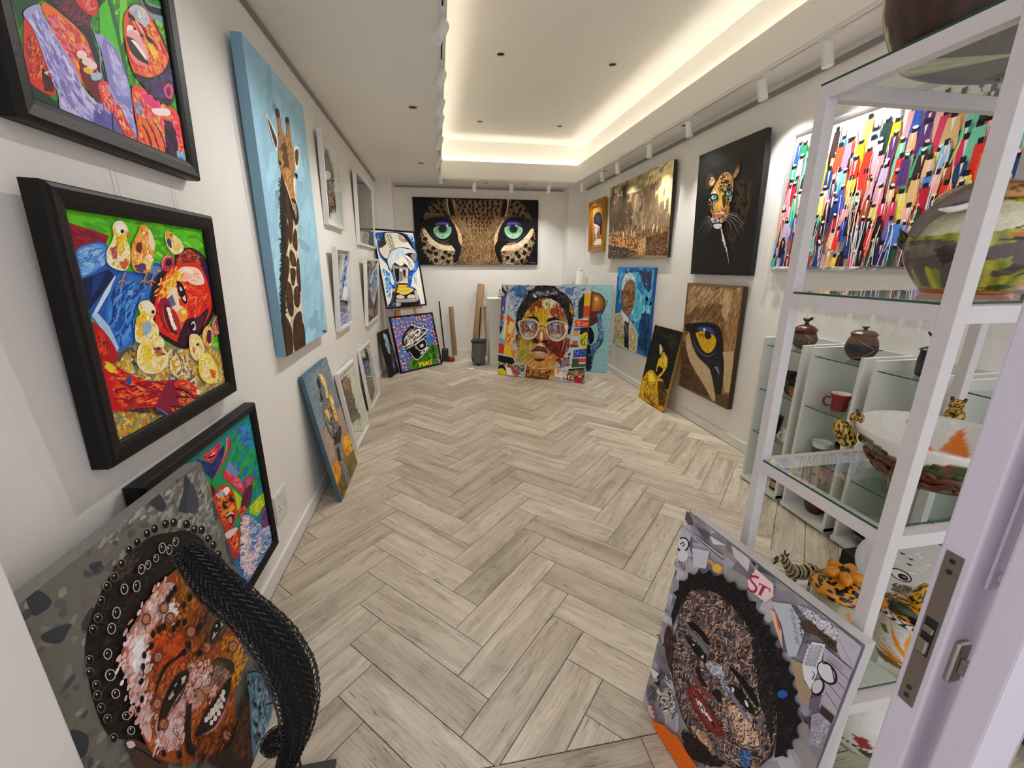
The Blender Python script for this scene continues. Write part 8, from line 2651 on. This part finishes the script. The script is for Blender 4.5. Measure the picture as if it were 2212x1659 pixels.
# third tier: flower jar, strelitzia jar, serving plate, zebra
def lidded(name, label, x, y, z, r0, h, flower, lidz):
    r = thing(name, label, 'jar', (x, y, z)); fc = facing(x, y)
    P = []
    if flower == 'sun':
        for a0, t0 in ((-35, 0.52), (38, 0.5), (110, 0.5)):
            for k in range(7):
                q = 2*PI*k/7; P.append(('d2921c' if k % 2 else 'c0701a', [(a0+5*math.cos(q-0.4), t0+0.07*math.sin(q-0.4)), (a0+26*math.cos(q-0.25), t0+0.30*math.sin(q-0.25)), (a0+30*math.cos(q), t0+0.34*math.sin(q)), (a0+26*math.cos(q+0.25), t0+0.30*math.sin(q+0.25)), (a0+5*math.cos(q+0.4), t0+0.07*math.sin(q+0.4))]))
            P.append(('171310', [(a0+9*math.cos(q), t0+0.10*math.sin(q)) for q in [2*PI*k/12 for k in range(12)]]))
        bs = hexc('a4a07c')
    else:
        c0 = (22, 0.22)
        for (a1, t1), c in zip([(-58, 0.62), (-40, 0.92), (2, 0.95), (18, 0.90), (34, 0.88), (-56, 0.44), (-50, 0.30)], ['c86a12', 'd88a10', 'de9a14', 'd07814', 'c86a12', 'd88a10', 'c8701a']):
            dx, dy = a1-c0[0], (t1-c0[1]); P.append((c, [c0, (c0[0]+dx*0.5-14*abs(dy)-3, c0[1]+dy*0.5+0.05), (a1, t1), (c0[0]+dx*0.5+14*abs(dy)+3, c0[1]+dy*0.5-0.06)]))
        P.append(('77591a', [(-62, 0.14), (-30, 0.22), (22, 0.19), (10, 0.09), (-40, 0.05)])); P.append(('5c6a2a', [(-60, 0.70), (-44, 0.64), (-30, 0.66), (-44, 0.78)])); bs = hexc('d2cfc6')
    vessel('body', r, [(0.0, 0.0), (r0*0.72, 0.0), (r0*0.9, h*0.12), (r0, h*0.45), (r0*0.92, h*0.8), (r0*0.86, h)], 60, 120, polycol(P, lambda a, t: bs, fc, 0.06), M['glaze'])
    lf = leopard_col('d08a28', '17110c', 1.4); zb, zw = hexc('141414'), hexc('d6d2c8')
    def lc(a, i, t):
        a = (a-fc+180) % 360-180
        if t < 0.10: return zb if (a*0.16) % 1 < 0.5 else zw
        if -50 < a < 30 and t < 0.5 and flower != 'sun': return zb if (t*16+abs(a+10)*0.06) % 1 < 0.5 else zw
        return lf(a, t)
    vessel('lid', r, [(r0*1.02, h), (r0*1.12, h+0.006), (r0*1.0, h+lidz*0.5), (r0*0.5, h+lidz*0.9), (0.0, h+lidz)], 40, 130, lc, M['glaze'])
    return r, fc, h+lidz
r, fc, zt_ = lidded('flower_jar', 'lidded jar with yellow flowers and a leopard-pattern lid with an orange flower knob', 1.015, 0.745, 0.5458, 0.060, 0.120, 'sun', 0.040)
bm = bmesh.new()
for k in range(5):
    q = 2*PI*k/5+0.3; d = Vector((math.cos(q), math.sin(q), 0)); c0 = Vector((0, 0, zt_+0.006)); tube(bm, [c0, c0+d*0.020+Vector((0, 0, 0.012)), c0+d*0.036+Vector((0, 0, 0.010)), c0+d*0.044+Vector((0, 0, 0.002))], [0.004, 0.015, 0.014, 0.002], 9)
obj('flower_knob', bm, mat('orange_petal_glaze', 'd8860f', 0.15, var=0.25, scale=40), r, True)
bm = bmesh.new()
for k in range(6):
    q = 2*PI*k/6; d = Vector((math.cos(q), math.sin(q), 0)); c0 = Vector((0, 0, zt_+0.020)); tube(bm, [c0, c0+d*0.010+Vector((0, 0, 0.006)), c0+d*0.018], [0.002, 0.005, 0.001], 6)
obj('flower_centre', bm, side_mat('dark_leaf_glaze', '1e2a10', 0.2), r, True)
r, fc, zt_ = lidded('strelitzia_jar', 'white lidded jar with orange crane-flower petals and a zebra and leopard lid', 1.105, 0.632, 0.5458, 0.062, 0.130, 'strel', 0.030)
lf = leopard_col('cf9a22', '17110c', 1.0)
P_ = resample([(0.0, 0.0), (0.022, 0.0), (0.026, 0.02), (0.018, 0.045), (0.010, 0.062), (0.0, 0.066)], 22)
bm = lathe(P_, 40, lambda ang, i: lf((ang+180) % 360-180, i/21)); bmesh.ops.translate(bm, verts=bm.verts, vec=(0.012, 0.0, zt_-0.004)); obj('leopard_knob', bm, M['glaze'], r)
a_ = math.radians(fc-30); bm = tube(bmesh.new(), [(0.03*math.cos(a_)-0.03*math.sin(a_), 0.03*math.sin(a_)+0.03*math.cos(a_), zt_-0.004), (0.05*math.cos(a_), 0.05*math.sin(a_), zt_+0.002), (0.03*math.cos(a_)+0.045*math.sin(a_), 0.03*math.sin(a_)-0.045*math.cos(a_), zt_-0.002)], [0.002, 0.018, 0.002], 8)
obj('leaf', bm, side_mat('leaf_glaze3', '2c3c1c', 0.15), r, True)
pl = thing('serving_plate', 'large white oval plate with flying birds and an animal eye behind the jars', 'plate', (1.30, 0.79, 0.5458))
a = Art(0.34, 0.30, 3); 
a.D(['cfccc4', 'd3d0c8'], 40, 120, 40, 0, 20, [(0, 0), (1000, 0), (1000, 880), (0, 880)])
for x, y in ((210, 200), (300, 215), (400, 245), (500, 285), (500, 370)): a.S('16161a', 14, [(x-36, y-10), (x-14, y-22), (x, y), (x+18, y-16), (x+38, y-2)], 1)
a.E('1c1a1c', (440, 560), 130, 82, 12); a.E('d4cfc6', (438, 562), 112, 66, 12); a.E('241a22', (470, 575), 62, 44, 12); a.E('8a7478', (480, 570), 24, 12, 12); a.D(['4c3c30', '64503e'], 90, 70, 14, 60, 20, [(380, 700), (640, 650), (700, 840), (360, 860)])
bm = bmesh.new()
PR = [(0.0, 0.0), (0.12, 0.0), (0.15, 0.006), (0.168, 0.016), (0.170, 0.018), (0.166, 0.019), (0.148, 0.010), (0.12, 0.004), (0.0, 0.0035)]
tl = math.radians(74); fa = math.radians(facing(1.30, 0.79)+6); nrm = Vector((math.cos(fa)*math.sin(tl), math.sin(fa)*math.sin(tl), math.cos(tl))); rgt = Vector((-math.sin(fa), math.cos(fa), 0)); upv = nrm.cross(rgt)
MT = Matrix(((rgt.x, upv.x, nrm.x, 0), (rgt.y, upv.y, nrm.y, 0), (rgt.z, upv.z, nrm.z, 0.108), (0, 0, 0, 1))) @ Matrix.Scale(0.70, 4)
bm = lathe(PR, 64, None, 1.0, 0.88); bmesh.ops.transform(bm, matrix=MT, verts=bm.verts); obj('dish', bm, mat('white_glaze', 'cfccc4', 0.1, var=0.03), pl, True)
o = a.build('painted_birds', M['glaze'], pl); MA = MT @ Matrix.Translation((-0.17*0.80, -0.15*0.80, 0.0045)) @ Matrix(((0.80, 0, 0, 0), (0, 0, 0.80, 0), (0, -1, 0, 0), (0, 0, 0, 1)))
o.data.transform(MA)
z = thing('zebra_figurine', 'striped zebra figurine behind the top edge of the paper collage', 'figurine', (1.015, 0.855, 0.5458), rotz=math.radians(172)); z.scale = (0.62, 0.62, 0.62); zbk, zwt = hexc('17130f'), hexc('b89f72')
def zeb(path, rad, nm, seg=26, st=70.0, par=z):
    P = catmull(path, 10); n = len(P); rr = [rad[min(len(rad)-2, int(i/(n-1)*(len(rad)-1)))]*(1-(i/(n-1)*(len(rad)-1)-min(len(rad)-2, int(i/(n-1)*(len(rad)-1)))))+rad[min(len(rad)-1, min(len(rad)-2, int(i/(n-1)*(len(rad)-1)))+1)]*(i/(n-1)*(len(rad)-1)-min(len(rad)-2, int(i/(n-1)*(len(rad)-1)))) for i in range(n)]
    bm = tube(bmesh.new(), P, rr, seg); lay = bm.loops.layers.float_color.new('Col'); L = 0
    for fc_ in bm.faces:
        fc_.smooth = True; c_ = fc_.calc_center_median()
        for lp in fc_.loops: lp[lay] = zbk if math.sin((lp.vert.co.x*1.0+lp.vert.co.z*0.35)*st*6.28/1.5+math.sin(lp.vert.co.z*90)*0.5) > 0 else zwt
    return obj(nm, bm, M['glaze'], par)
zeb([(0.075, 0, 0.135), (0.04, 0, 0.142), (0, 0, 0.135), (-0.045, 0, 0.142), (-0.085, 0, 0.132)], [0.012, 0.034, 0.032, 0.036, 0.014], 'body')
nk = zeb([(0.055, 0, 0.150), (0.085, 0, 0.190), (0.105, 0, 0.222)], [0.026, 0.020, 0.014], 'neck'); zeb([(0.095, 0, 0.226), (0.125, 0, 0.218), (0.155, 0, 0.196)], [0.014, 0.015, 0.009], 'head', par=nk)
for x, y in ((0.05, 0.016), (0.05, -0.016), (-0.062, 0.016), (-0.062, -0.016)): zeb([(x, y, 0.125), (x-0.004, y, 0.06), (x, y, 0.0)], [0.015, 0.008, 0.007], 'leg', 14)
bm = bmesh.new()
for s_ in (-1, 1): tube(bm, [(0.098, 0.008*s_, 0.238), (0.094, 0.014*s_, 0.256)], [0.005, 0.002], 7)
tube(bm, [(0.055, 0, 0.178), (0.085, 0, 0.215), (0.102, 0, 0.245)], [0.004, 0.006, 0.004], 6); obj('mane', bm, M['darkplastic'], z)
# lowest tier: fruit bowl
fb = thing('fruit_bowl', 'white bowl painted with bananas, red fruit and a zebra on the lowest tier', 'bowl', (1.19, 0.735, 0.1008)); fcb = facing(1.19, 0.735)
FR = [('c8a81a', [(-52, 0.80), (-30, 0.98), (-8, 0.96), (-24, 0.84), (-40, 0.70)]), ('a0261c', [(-52, 0.55), (-38, 0.62), (-28, 0.52), (-40, 0.42)]), ('8a1c1c', [(-22, 0.56), (-8, 0.60), (2, 0.48), (-12, 0.42)]), ('1c1a20', [(-14, 0.36), (6, 0.44), (22, 0.30), (10, 0.20)]),
      ('b8761e', [(-60, 0.26), (-40, 0.30), (-20, 0.10), (-40, 0.04)]), ('3c4a1a', [(-36, 0.26), (0, 0.14), (0, 0.06), (-30, 0.08)]), ('c0531c', [(-52, 0.38), (-40, 0.40), (-36, 0.30), (-48, 0.28)])]
vessel('body', fb, [(0.0, 0.0), (0.05, 0.0), (0.075, 0.02), (0.115, 0.08), (0.125, 0.14), (0.105, 0.20), (0.075, 0.235), (0.0, 0.240)], 70, 130, polycol(FR, lambda a, t: hexc('d0cdc4') if not (0.385 < t < 0.42 and (a*0.2) % 1 < 0.5) else hexc('141414'), fcb+22, 0.05), M['glaze'])
# dark vessel on the very top
tv = thing('clay_vessel', 'large dark brown clay vessel on top of the tall shelf', 'vessel', (1.115, 0.735, HZ+0.0058)); ft = facing(1.115, 0.735); rt_ = random.Random(8)
def tcol(a, i, t):
    a = (a-ft+180) % 360-180; k = 1+0.35*math.sin(a*0.5+t*23+math.sin(t*30)*2)*0.6
    if a < -62 and a > -95:
        c = hexc('6a5440') if (int((a+95)/8)+int(t*7)) % 3 else hexc('a89878')
        if (a*0.12) % 1 < 0.12 or (t*7) % 1 < 0.10: c = hexc('c8bc98')
    else: c = hexc('3c2a20')
    return (c[0]*k, c[1]*k, c[2]*k, 1)
vessel('body', tv, [(0.0, 0.0), (0.20, 0.0), (0.235, 0.03), (0.262, 0.10), (0.262, 0.18), (0.22, 0.27), (0.15, 0.32), (0.14, 0.33)], 50, 110, tcol, M['matteglaze'], sx=1.08, sy=0.70)
# boxes on the floor between shelf and units
tag(obj('storage_box', boxm((1.86, 1.04, 0.0005), (2.10, 1.40, 0.185), 0.003), M['blackwood']), 'flat black box on the floor before the third white unit', 'box')
bb = thing('wooden_box', 'brown wooden box with a dark lid behind the tall shelf', 'box', (1.80, 0.62, 0.0005))
obj('case', boxm((0, 0, 0), (0.5, 0.38, 0.27), 0.003), M['darkwood'], bb); obj('lid', boxm((-0.006, -0.006, 0.2705), (0.506, 0.386, 0.31), 0.003), M['darkplastic'], bb)

# ---------------------------------------------------------------- things along the back wall
def roll(name, label, a, b, r, m, thick=0.006):
    a = Vector(a); b = Vector(b); o = thing(name, label, 'tube', a); d = b-a; n = d.normalized()
    bm = tube(bmesh.new(), [(0, 0, 0), n*0.002, d-n*0.002, d], [r-0.001, r, r, r-0.001], 28, False)
    tube(bm, [n*0.0005, d-n*0.0005], [r-thick, r-thick], 28, False)
    q = n.to_track_quat('Z', 'Y').to_matrix().to_4x4(); bmesh.ops.create_circle(bm, cap_ends=True, radius=r-0.001, segments=28, matrix=Matrix.Translation(n*0.02) @ q); obj('shell', bm, m, o, True); return o
roll('cardboard_tube', 'short upright brown cardboard tube against the back wall', (0.225, 7.165, 0.001), (0.195, 7.165, 0.835), 0.041, M['cardboard'])
roll('cardboard_tube', 'tall leaning cardboard tube behind the pedal bin', (0.545, 6.86, 0.012), (0.715, 7.155, 1.20), 0.060, M['cardboard'])
rl = roll('paper_roll', 'white paper roll standing in the right back corner', (2.155, 6.62, 0.012), (2.345, 6.80, 1.405), 0.070, M['paper'], 0.004)
obj('torn_edge', tubem(catmull([(0.15, 0.15, 1.385), (0.17, 0.17, 1.43), (0.20, 0.19, 1.42), (0.22, 0.20, 1.39)], 3), [0.012, 0.018, 0.022, 0.024, 0.022, 0.020, 0.016, 0.012, 0.008, 0.004], 8), M['paper'], rl, True)
bn = thing('pedal_bin', 'grey pedal bin with a dark lid in front of the cardboard tube', 'bin', (0.585, 6.40, 0.0005), rotz=math.radians(-12))
bm = bmesh.new()
V0 = [(-0.105, -0.085), (0.105, -0.085), (0.105, 0.085), (-0.105, 0.085)]; lo_ = [bm.verts.new((x*0.84, y*0.84, 0)) for x, y in V0]; hi_ = [bm.verts.new((x, y, 0.36)) for x, y in V0]
for k in range(4): bm.faces.new((lo_[k], lo_[(k+1) % 4], hi_[(k+1) % 4], hi_[k]))
bm.faces.new(lo_[::-1]); bm.faces.new(hi_); bmesh.ops.bevel(bm, geom=[e for e in bm.edges], offset=0.014, segments=2, affect='EDGES'); bmesh.ops.recalc_face_normals(bm, faces=bm.faces)
obj('body', bm, M['greyplastic'], bn); obj('lid', boxm((-0.118, -0.100, 0.361), (0.118, 0.100, 0.392), 0.012), M['darkplastic'], bn)
obj('front_panel', boxm((-0.045, -0.096, 0.03), (0.045, -0.078, 0.33), 0.006), M['greyplastic'], bn)
obj('pedal', boxm((-0.035, -0.125, 0.012), (0.035, -0.080, 0.024), 0.003), M['darkplastic'], bn); bm = bmesh.new()
for s_ in (-1, 1): box(bm, (s_*0.050-0.008, -0.093, 0.27), (s_*0.050+0.008, -0.080, 0.36), 0.002)
obj('lid_strap', bm, M['greyplastic'], bn)
pn = thing('plinth', 'white box plinth behind the sunglasses portrait', 'plinth', (0.738, 6.26, 0.0005)); obj('box', boxm((0, 0, 0), (0.60, 0.40, 1.025), 0.003), M['unit'], pn)
def bottle(x, y, label, h, col, r=0.028):
    o = thing('glue_bottle', label, 'bottle', (x, y, 1.0259)); vessel('body', o, [(0.0, 0.0), (r, 0.0), (r*1.02, 0.01), (r, h*0.55), (r*0.5, h*0.66), (r*0.3, h*0.68), (0.0, h*0.68)], 24, 24, None, side_mat('bottle_'+col, col, 0.35))
    vessel('nozzle', o, [(r*0.5, h*0.66), (r*0.5, h*0.74), (r*0.2, h*0.80), (r*0.1, h), (0.0, h)], 14, 14, None, M['darkplastic']); obj('label', lathe([(r*1.035, h*0.15), (r*1.035, h*0.42)], 24), side_mat('bottle_label', '5c5e60', 0.6), o)
bottle(0.925, 6.40, 'white glue bottle with a black nozzle on the plinth', 0.155, 'd6d4cc'); bottle(0.985, 6.46, 'small dark-topped bottle half hidden behind the glue bottle', 0.085, '8c8a80', 0.022); bottle(1.29, 6.52, 'grey nozzle bottle peeping over the sunglasses portrait', 0.20, '8a8a7c')
br = thing('broom', 'broom with a black handle leaning beside the tall cardboard tube', 'broom', (0.585, 6.60, 0.0005)); obj('handle', tubem([(0, 0, 0.06), (0.075, 0.16, 0.86)], 0.011, 10), M['darkplastic'], br); obj('head', boxm((-0.10, -0.03, 0.012), (0.10, 0.03, 0.07), 0.008), M['darkwood'], br); obj('bristle_block', boxm((-0.096, -0.026, 0.0), (0.096, 0.026, 0.0118)), M['darkplastic'], br)
sc = thing('stretcher_frame', 'bare wooden stretcher frame leaning behind the white plinth', 'stretcher', (0.75, 6.93, 0.006)); bm = bmesh.new()
for a, b in (((0, 0, 0), (0.035, 0.02, 0.86)), ((0.45, 0, 0), (0.485, 0.02, 0.86)), ((0.035, 0, 0.0), (0.45, 0.02, 0.035)), ((0.035, 0, 0.825), (0.45, 0.02, 0.86))): box(bm, a, b, 0.001)
bmesh.ops.rotate(bm, verts=bm.verts, cent=(0, 0, 0), matrix=Matrix.Rotation(math.radians(-16), 3, 'X')); o = obj('bars', bm, side_mat('stretcher_wood', '9c6a40', 0.6), sc)
mp = thing('mop_pole', 'thin black pole standing behind the peace painting', 'pole', (0.06, 7.05, 0.0005)); obj('shaft', tubem([(0, 0, 0), (-0.06, 0.12, 0.93)], 0.012, 10), M['darkplastic'], mp)
vc = thing('hand_vacuum', 'small dark appliance with a red cap on the floor behind the peace painting', 'appliance', (0.09, 6.72, 0.0005)); obj('motor_box', boxm((-0.09, -0.05, 0.0), (0.02, 0.09, 0.20), 0.01), M['darkplastic'], vc)
obj('cap', lathe([(0.0, 0.0), (0.055, 0.005), (0.062, 0.03), (0.05, 0.07), (0.0, 0.085)], 24), M['red'], vc, True).location = (0.06, -0.03, 0)
dc = tag(obj('floor_disc', lathe([(0.0, 0.0005), (0.048, 0.0005), (0.050, 0.004), (0.046, 0.009), (0.0, 0.010)], 36), M['whitemetal'], None, True), 'round white disc lying on the floor before the bin', 'disc'); dc.location = (0.432, 6.10, 0)
# easel under the robot painting
P, w_, h_, ya, ti = PICS['robot']; ya = math.radians(ya); n0 = Vector((math.cos(ya), math.sin(ya), 0)); uu = Vector((-math.sin(ya), math.cos(ya), 0)); bl = Vector(P)
ea = thing('easel', 'pale wooden easel behind the blue house-head painting', 'easel', (bl.x, bl.y, 0.0005)); mid = uu*(w_/2)
tn = math.tan(math.radians(9.9)); off = -n0*0.055
def eline(s, z): return uu*(w_/2+s)+off-n0*(z-bl.z)*tn+Vector((0, 0, z))
for s0, s1 in ((-0.22, -0.08), (0.22, 0.08)): obj('leg', tubem([eline(s0, 0.012), eline(s1, 1.75)], 0.017, 6), M['wood'], ea)
obj('leg', tubem([eline(0, 1.70)-n0*0.02, uu*(w_/2)-n0*0.42+Vector((0, 0, 0.012))], 0.015, 6), M['wood'], ea)
A_, B_ = eline(-0.28, bl.z-0.022), eline(0.28, bl.z-0.022); obj('ledge', tubem([A_+n0*0.02, B_+n0*0.02], 0.016, 6), M['wood'], ea); bm = bmesh.new()
for s_ in (-0.15, 0.15): tube(bm, [eline(s_, bl.z-0.022), eline(s_, bl.z-0.022)+n0*0.095], 0.010, 6)
obj('support_peg', bm, M['wood'], ea)
# grey folding stand behind the sunglasses portrait
P, w_, h_, ya, ti = PICS['glasses']; ya = math.radians(ya); n0 = Vector((math.cos(ya), math.sin(ya), 0)); uu = Vector((-math.sin(ya), math.cos(ya), 0)); bl = Vector(P)
gs = thing('display_stand', 'grey folding stand holding up the sunglasses portrait', 'stand', (bl.x, bl.y, 0.0005)); bt = math.tan(math.radians(7.8))
for s_ in (0.02, w_-0.12): obj('leg', tubem([uu*s_-n0*0.33+Vector((0, 0, 0.012)), uu*(s_+0.04)-n0*(0.055+bt*0.95)+Vector((0, 0, 0.95))], 0.013, 8), M['rail'], gs)
obj('crossbar', tubem([uu*0.04-n0*(0.060+bt*0.93)+Vector((0, 0, 0.93)), uu*(w_-0.06)-n0*(0.060+bt*0.93)+Vector((0, 0, 0.93))], 0.011, 8), M['rail'], gs)
# ---------------------------------------------------------------- knitted-wire sculpture by the doorway
ws = thing('wire_sculpture', 'black knitted-wire animal sculpture with a curled tail on a rod stand', 'sculpture', (-0.45, 0.95, 0.0))
SP = [(-0.612, 0.93, 0.880), (-0.590, 0.93, 0.835), (-0.555, 0.925, 0.765), (-0.500, 0.915, 0.690), (-0.447, 0.905, 0.600), (-0.420, 0.90, 0.500), (-0.415, 0.90, 0.410), (-0.428, 0.90, 0.320), (-0.455, 0.905, 0.235), (-0.482, 0.91, 0.165), (-0.500, 0.92, 0.110)]
RD = [0.020, 0.034, 0.041, 0.042, 0.050, 0.056, 0.052, 0.042, 0.030, 0.025, 0.020]
def wire_body(path, rad, core, nrow, nloop, wr):
    P = catmull([Vector(p)-Vector((-0.45, 0.95, 0.0)) for p in path], 8); n = len(P)
    R = [rad[min(len(rad)-2, i//8)]*(1-(i % 8)/8 if i < n-1 else 0)+rad[min(len(rad)-1, i//8+1 if i < n-1 else len(rad)-1)]*((i % 8)/8 if i < n-1 else 1) for i in range(n)]
    o = obj('core', tubem(P, [r*0.80 for r in R], 20), M['wirecore'], ws, True)
    F = []; ref = Vector((0, 1, 0))
    for i in range(n):
        d = (P[min(i+1, n-1)]-P[max(i-1, 0)]).normalized(); a = d.cross(ref).normalized(); b = a.cross(d).normalized(); F.append((P[i], d, a, b, R[i]))
    def at(t, th, k, bump):
        i = min(n-2, int(t)); f = t-i; p = F[i][0].lerp(F[i+1][0], f); a = F[i][2].lerp(F[i+1][2], f); b = F[i][3].lerp(F[i+1][3], f); r = (F[i][4]*(1-f)+F[i+1][4]*f)*k+bump
        return p+(a*math.cos(th)+b*math.sin(th))*r
    V = []; FF = []; rn = random.Random(6); seg = 3; amp = (n-1)/nrow*0.85
    for row in range(nrow):
        t0 = (n-1)*(row+0.5)/nrow; m = nloop*8; base = len(V); ph = rn.uniform(0, 0.35)+(0.5 if row % 2 else 0)
        pts = []
        for q in range(m):
            x = q/8+ph; s_ = math.sin(2*PI*x); th = 2*PI*(x+0.16*math.sin(4*PI*x))/nloop
            tt = min(n-1.001, max(0, t0+amp*s_*0.9+rn.uniform(-0.03, 0.03)*amp)); pts.append(at(tt, th, 1.0, 0.0012*math.cos(2*PI*x)+rn.uniform(-0.0008, 0.0016)))
        for q in range(m):
            d = (pts[(q+1) % m]-pts[q-1]).normalized(); c0 = P[min(n-1, int(t0))]; nr = (pts[q]-c0).normalized(); sd = d.cross(nr).normalized(); nr = sd.cross(d)
            for k in range(seg): V.append(tuple(pts[q]+(sd*math.cos(2*PI*k/seg)+nr*math.sin(2*PI*k/seg))*wr))
        for q in range(m):
            A = base+q*seg; B = base+((q+1) % m)*seg
            for k in range(seg): FF.append((A+k, A+(k+1) % seg, B+(k+1) % seg, B+k))
    return (V, [], FF)
wl = obj('wire_loops', wire_body(SP, RD, None, 46, 13, 0.0014), M['wire'], ws); wl['kind'] = 'stuff'
TL = [(-0.455, 0.905, 0.235), (-0.468, 0.90, 0.285), (-0.492, 0.895, 0.292), (-0.506, 0.895, 0.268), (-0.494, 0.895, 0.250), (-0.480, 0.895, 0.262)]
wl = obj('tail_loops', wire_body(TL, [0.016, 0.020, 0.021, 0.020, 0.016, 0.012], None, 13, 8, 0.0013), M['wire'], ws); wl['kind'] = 'stuff'
obj('rod', tubem([(0.002, -0.03, 0.0125), (0.002, -0.045, 0.29)], 0.0035, 8), M['darkplastic'], ws)
obj('base_plate', boxm((-0.062, -0.115, 0.0005), (0.062, 0.055, 0.012), 0.001), M['blackplate'], ws)
# ---------------------------------------------------------------- the paintings
FR = 'black-framed paintings in a column on the left wall'
def pics():
    bk = M['blackwood']; ww = M['whitewood']
    picture('framed_painting', 'L1', 'black-framed painting of a lilac-vested man and laughing child, top of the column', 'frame', bk, 0.048, 1, fwid=0.052, group=FR)
    picture('framed_painting', 'L2', 'black-framed painting of a smiling boy lying among yellow chicks', 'frame', bk, 0.048, 2, fwid=0.052, group=FR, wires=(1.40, 1.666, 1.755))
    picture('framed_painting', 'L3', 'black-framed painting of a splashing baby holding a hand, lowest of the column', 'frame', bk, 0.048, 3, fwid=0.034, group=FR, wires=(1.445, 1.61, 0.995))
    picture('canvas_painting', 'giraffe', 'tall pale blue canvas of a giraffe head and neck on the left wall', 'canvas', side_mat('pale_blue_side', '7aa3b8'), 0.048, 4)
    WG = 'white-framed works under glass'
    picture('framed_artwork', 'W1', 'white box frame with a dark shaggy ink figure, upper one next to the giraffe', 'glazed', ww, 0.038, 5, fwid=0.023, finish='print', group=WG, wires=(3.80, 4.12, 2.70))
    picture('framed_artwork', 'W2', 'white box frame with a blue and rust patterned sheet, upper far one', 'glazed', ww, 0.038, 6, fwid=0.023, finish='print', group=WG)
    picture('framed_artwork', 'W3', 'white box frame with a pale blue collage, lower one next to the giraffe', 'glazed', ww, 0.038, 7, fwid=0.023, finish='print', group=WG)
    picture('framed_artwork', 'W4', 'white box frame with a brown patterned sheet, lower far one', 'glazed', ww, 0.038, 8, fwid=0.023, finish='print', group=WG)
    picture('canvas_painting', 'gladiator', 'leaning canvas of a grey and gold armoured figure with blue edges', 'canvas', side_mat('slate_blue_side', '3f6478'), 0.026, 9, lean=True)
    picture('framed_artwork', 'W5', 'white box frame with a brown ink figure leaning beside the armoured figure canvas', 'glazed', ww, 0.032, 10, lean=True, fwid=0.023, finish='print', group=WG)
    picture('framed_artwork', 'W6', 'white box frame with a black and violet scribble leaning near the dark canvas', 'glazed', ww, 0.030, 11, lean=True, fwid=0.023, finish='print', group=WG)
    picture('canvas_painting', 'girl', 'large grey canvas of a grinning freckled face with beaded black hair', 'canvas', side_mat('grey_canvas_side', '84807e'), 0.044, 12, lean=True)
    picture('canvas_painting', 'black', 'small black canvas with a white-blue wing leaning at the far left', 'canvas', side_mat('black_canvas_side', '121214'), 0.035, 13, lean=True)
    picture('framed_painting', 'peace', 'black-framed painting of a house-headed figure lettered PEACE on blue', 'frame', bk, 0.030, 14, lean=True, fwid=0.024)
    picture('framed_painting', 'robot', 'black-framed tall blue painting of a house-headed woman in a turban on the easel', 'frame', bk, 0.030, 15, fwid=0.022)
    picture('canvas_painting', 'eyes', 'wide black canvas of two green leopard eyes on the back wall', 'canvas', side_mat('black_canvas_side', '121214'), 0.038, 16)
    picture('canvas_painting', 'glasses', 'large square canvas of a woman in mirrored sunglasses before a street', 'canvas', side_mat('ochre_canvas_side', '6a5236'), 0.036, 17, lean=True)
    picture('canvas_painting', 'globe', 'pale teal canvas of a blue figure lifting a brown ball behind the sunglasses portrait', 'canvas', side_mat('teal_canvas_side', '3f7078'), 0.036, 18, lean=True)
    picture('framed_painting', 'gold', 'small gilt-framed portrait of a dark-haired head in profile', 'gilt', M['gold'], 0.046, 19, fwid=0.098)
    picture('canvas_painting', 'mountain', 'sepia canvas of a flat-topped mountain over a city', 'canvas', side_mat('umber_side', '2c2418'), 0.038, 20, finish='gloss')
    picture('canvas_painting', 'blueman', 'blue canvas of an elderly man in a pale patterned jacket and tie', 'canvas', side_mat('blue_side', '1c5a9c'), 0.038, 21)
    picture('canvas_painting', 'lady', 'narrow dark canvas of a seated woman in a yellow dress leaning on the wall', 'canvas', side_mat('gold_side', 'a87c2c'), 0.030, 22, lean=True)
    picture('canvas_painting', 'leopard', 'tall black canvas of a blue-eyed leopard on the right wall', 'canvas', side_mat('black_canvas_side', '121214'), 0.038, 23, finish='gloss')
    picture('canvas_painting', 'lion', 'canvas of one large yellow lion eye under the leopard canvas', 'canvas', side_mat('brown_side', '3a2416'), 0.046, 24, finish='gloss')
    picture('framed_painting', 'crowd', 'wide silver-framed painting of a crowd of brightly robed figures', 'frame', M['silver'], 0.028, 25, fwid=0.032)
    picture('collage_canvas', 'collage', 'paper collage canvas of a dark curly-haired face leaning before the tall shelf', 'canvas', side_mat('white_canvas_side', 'c8c4c2'), 0.034, 26, lean=True, finish='print')
pics()
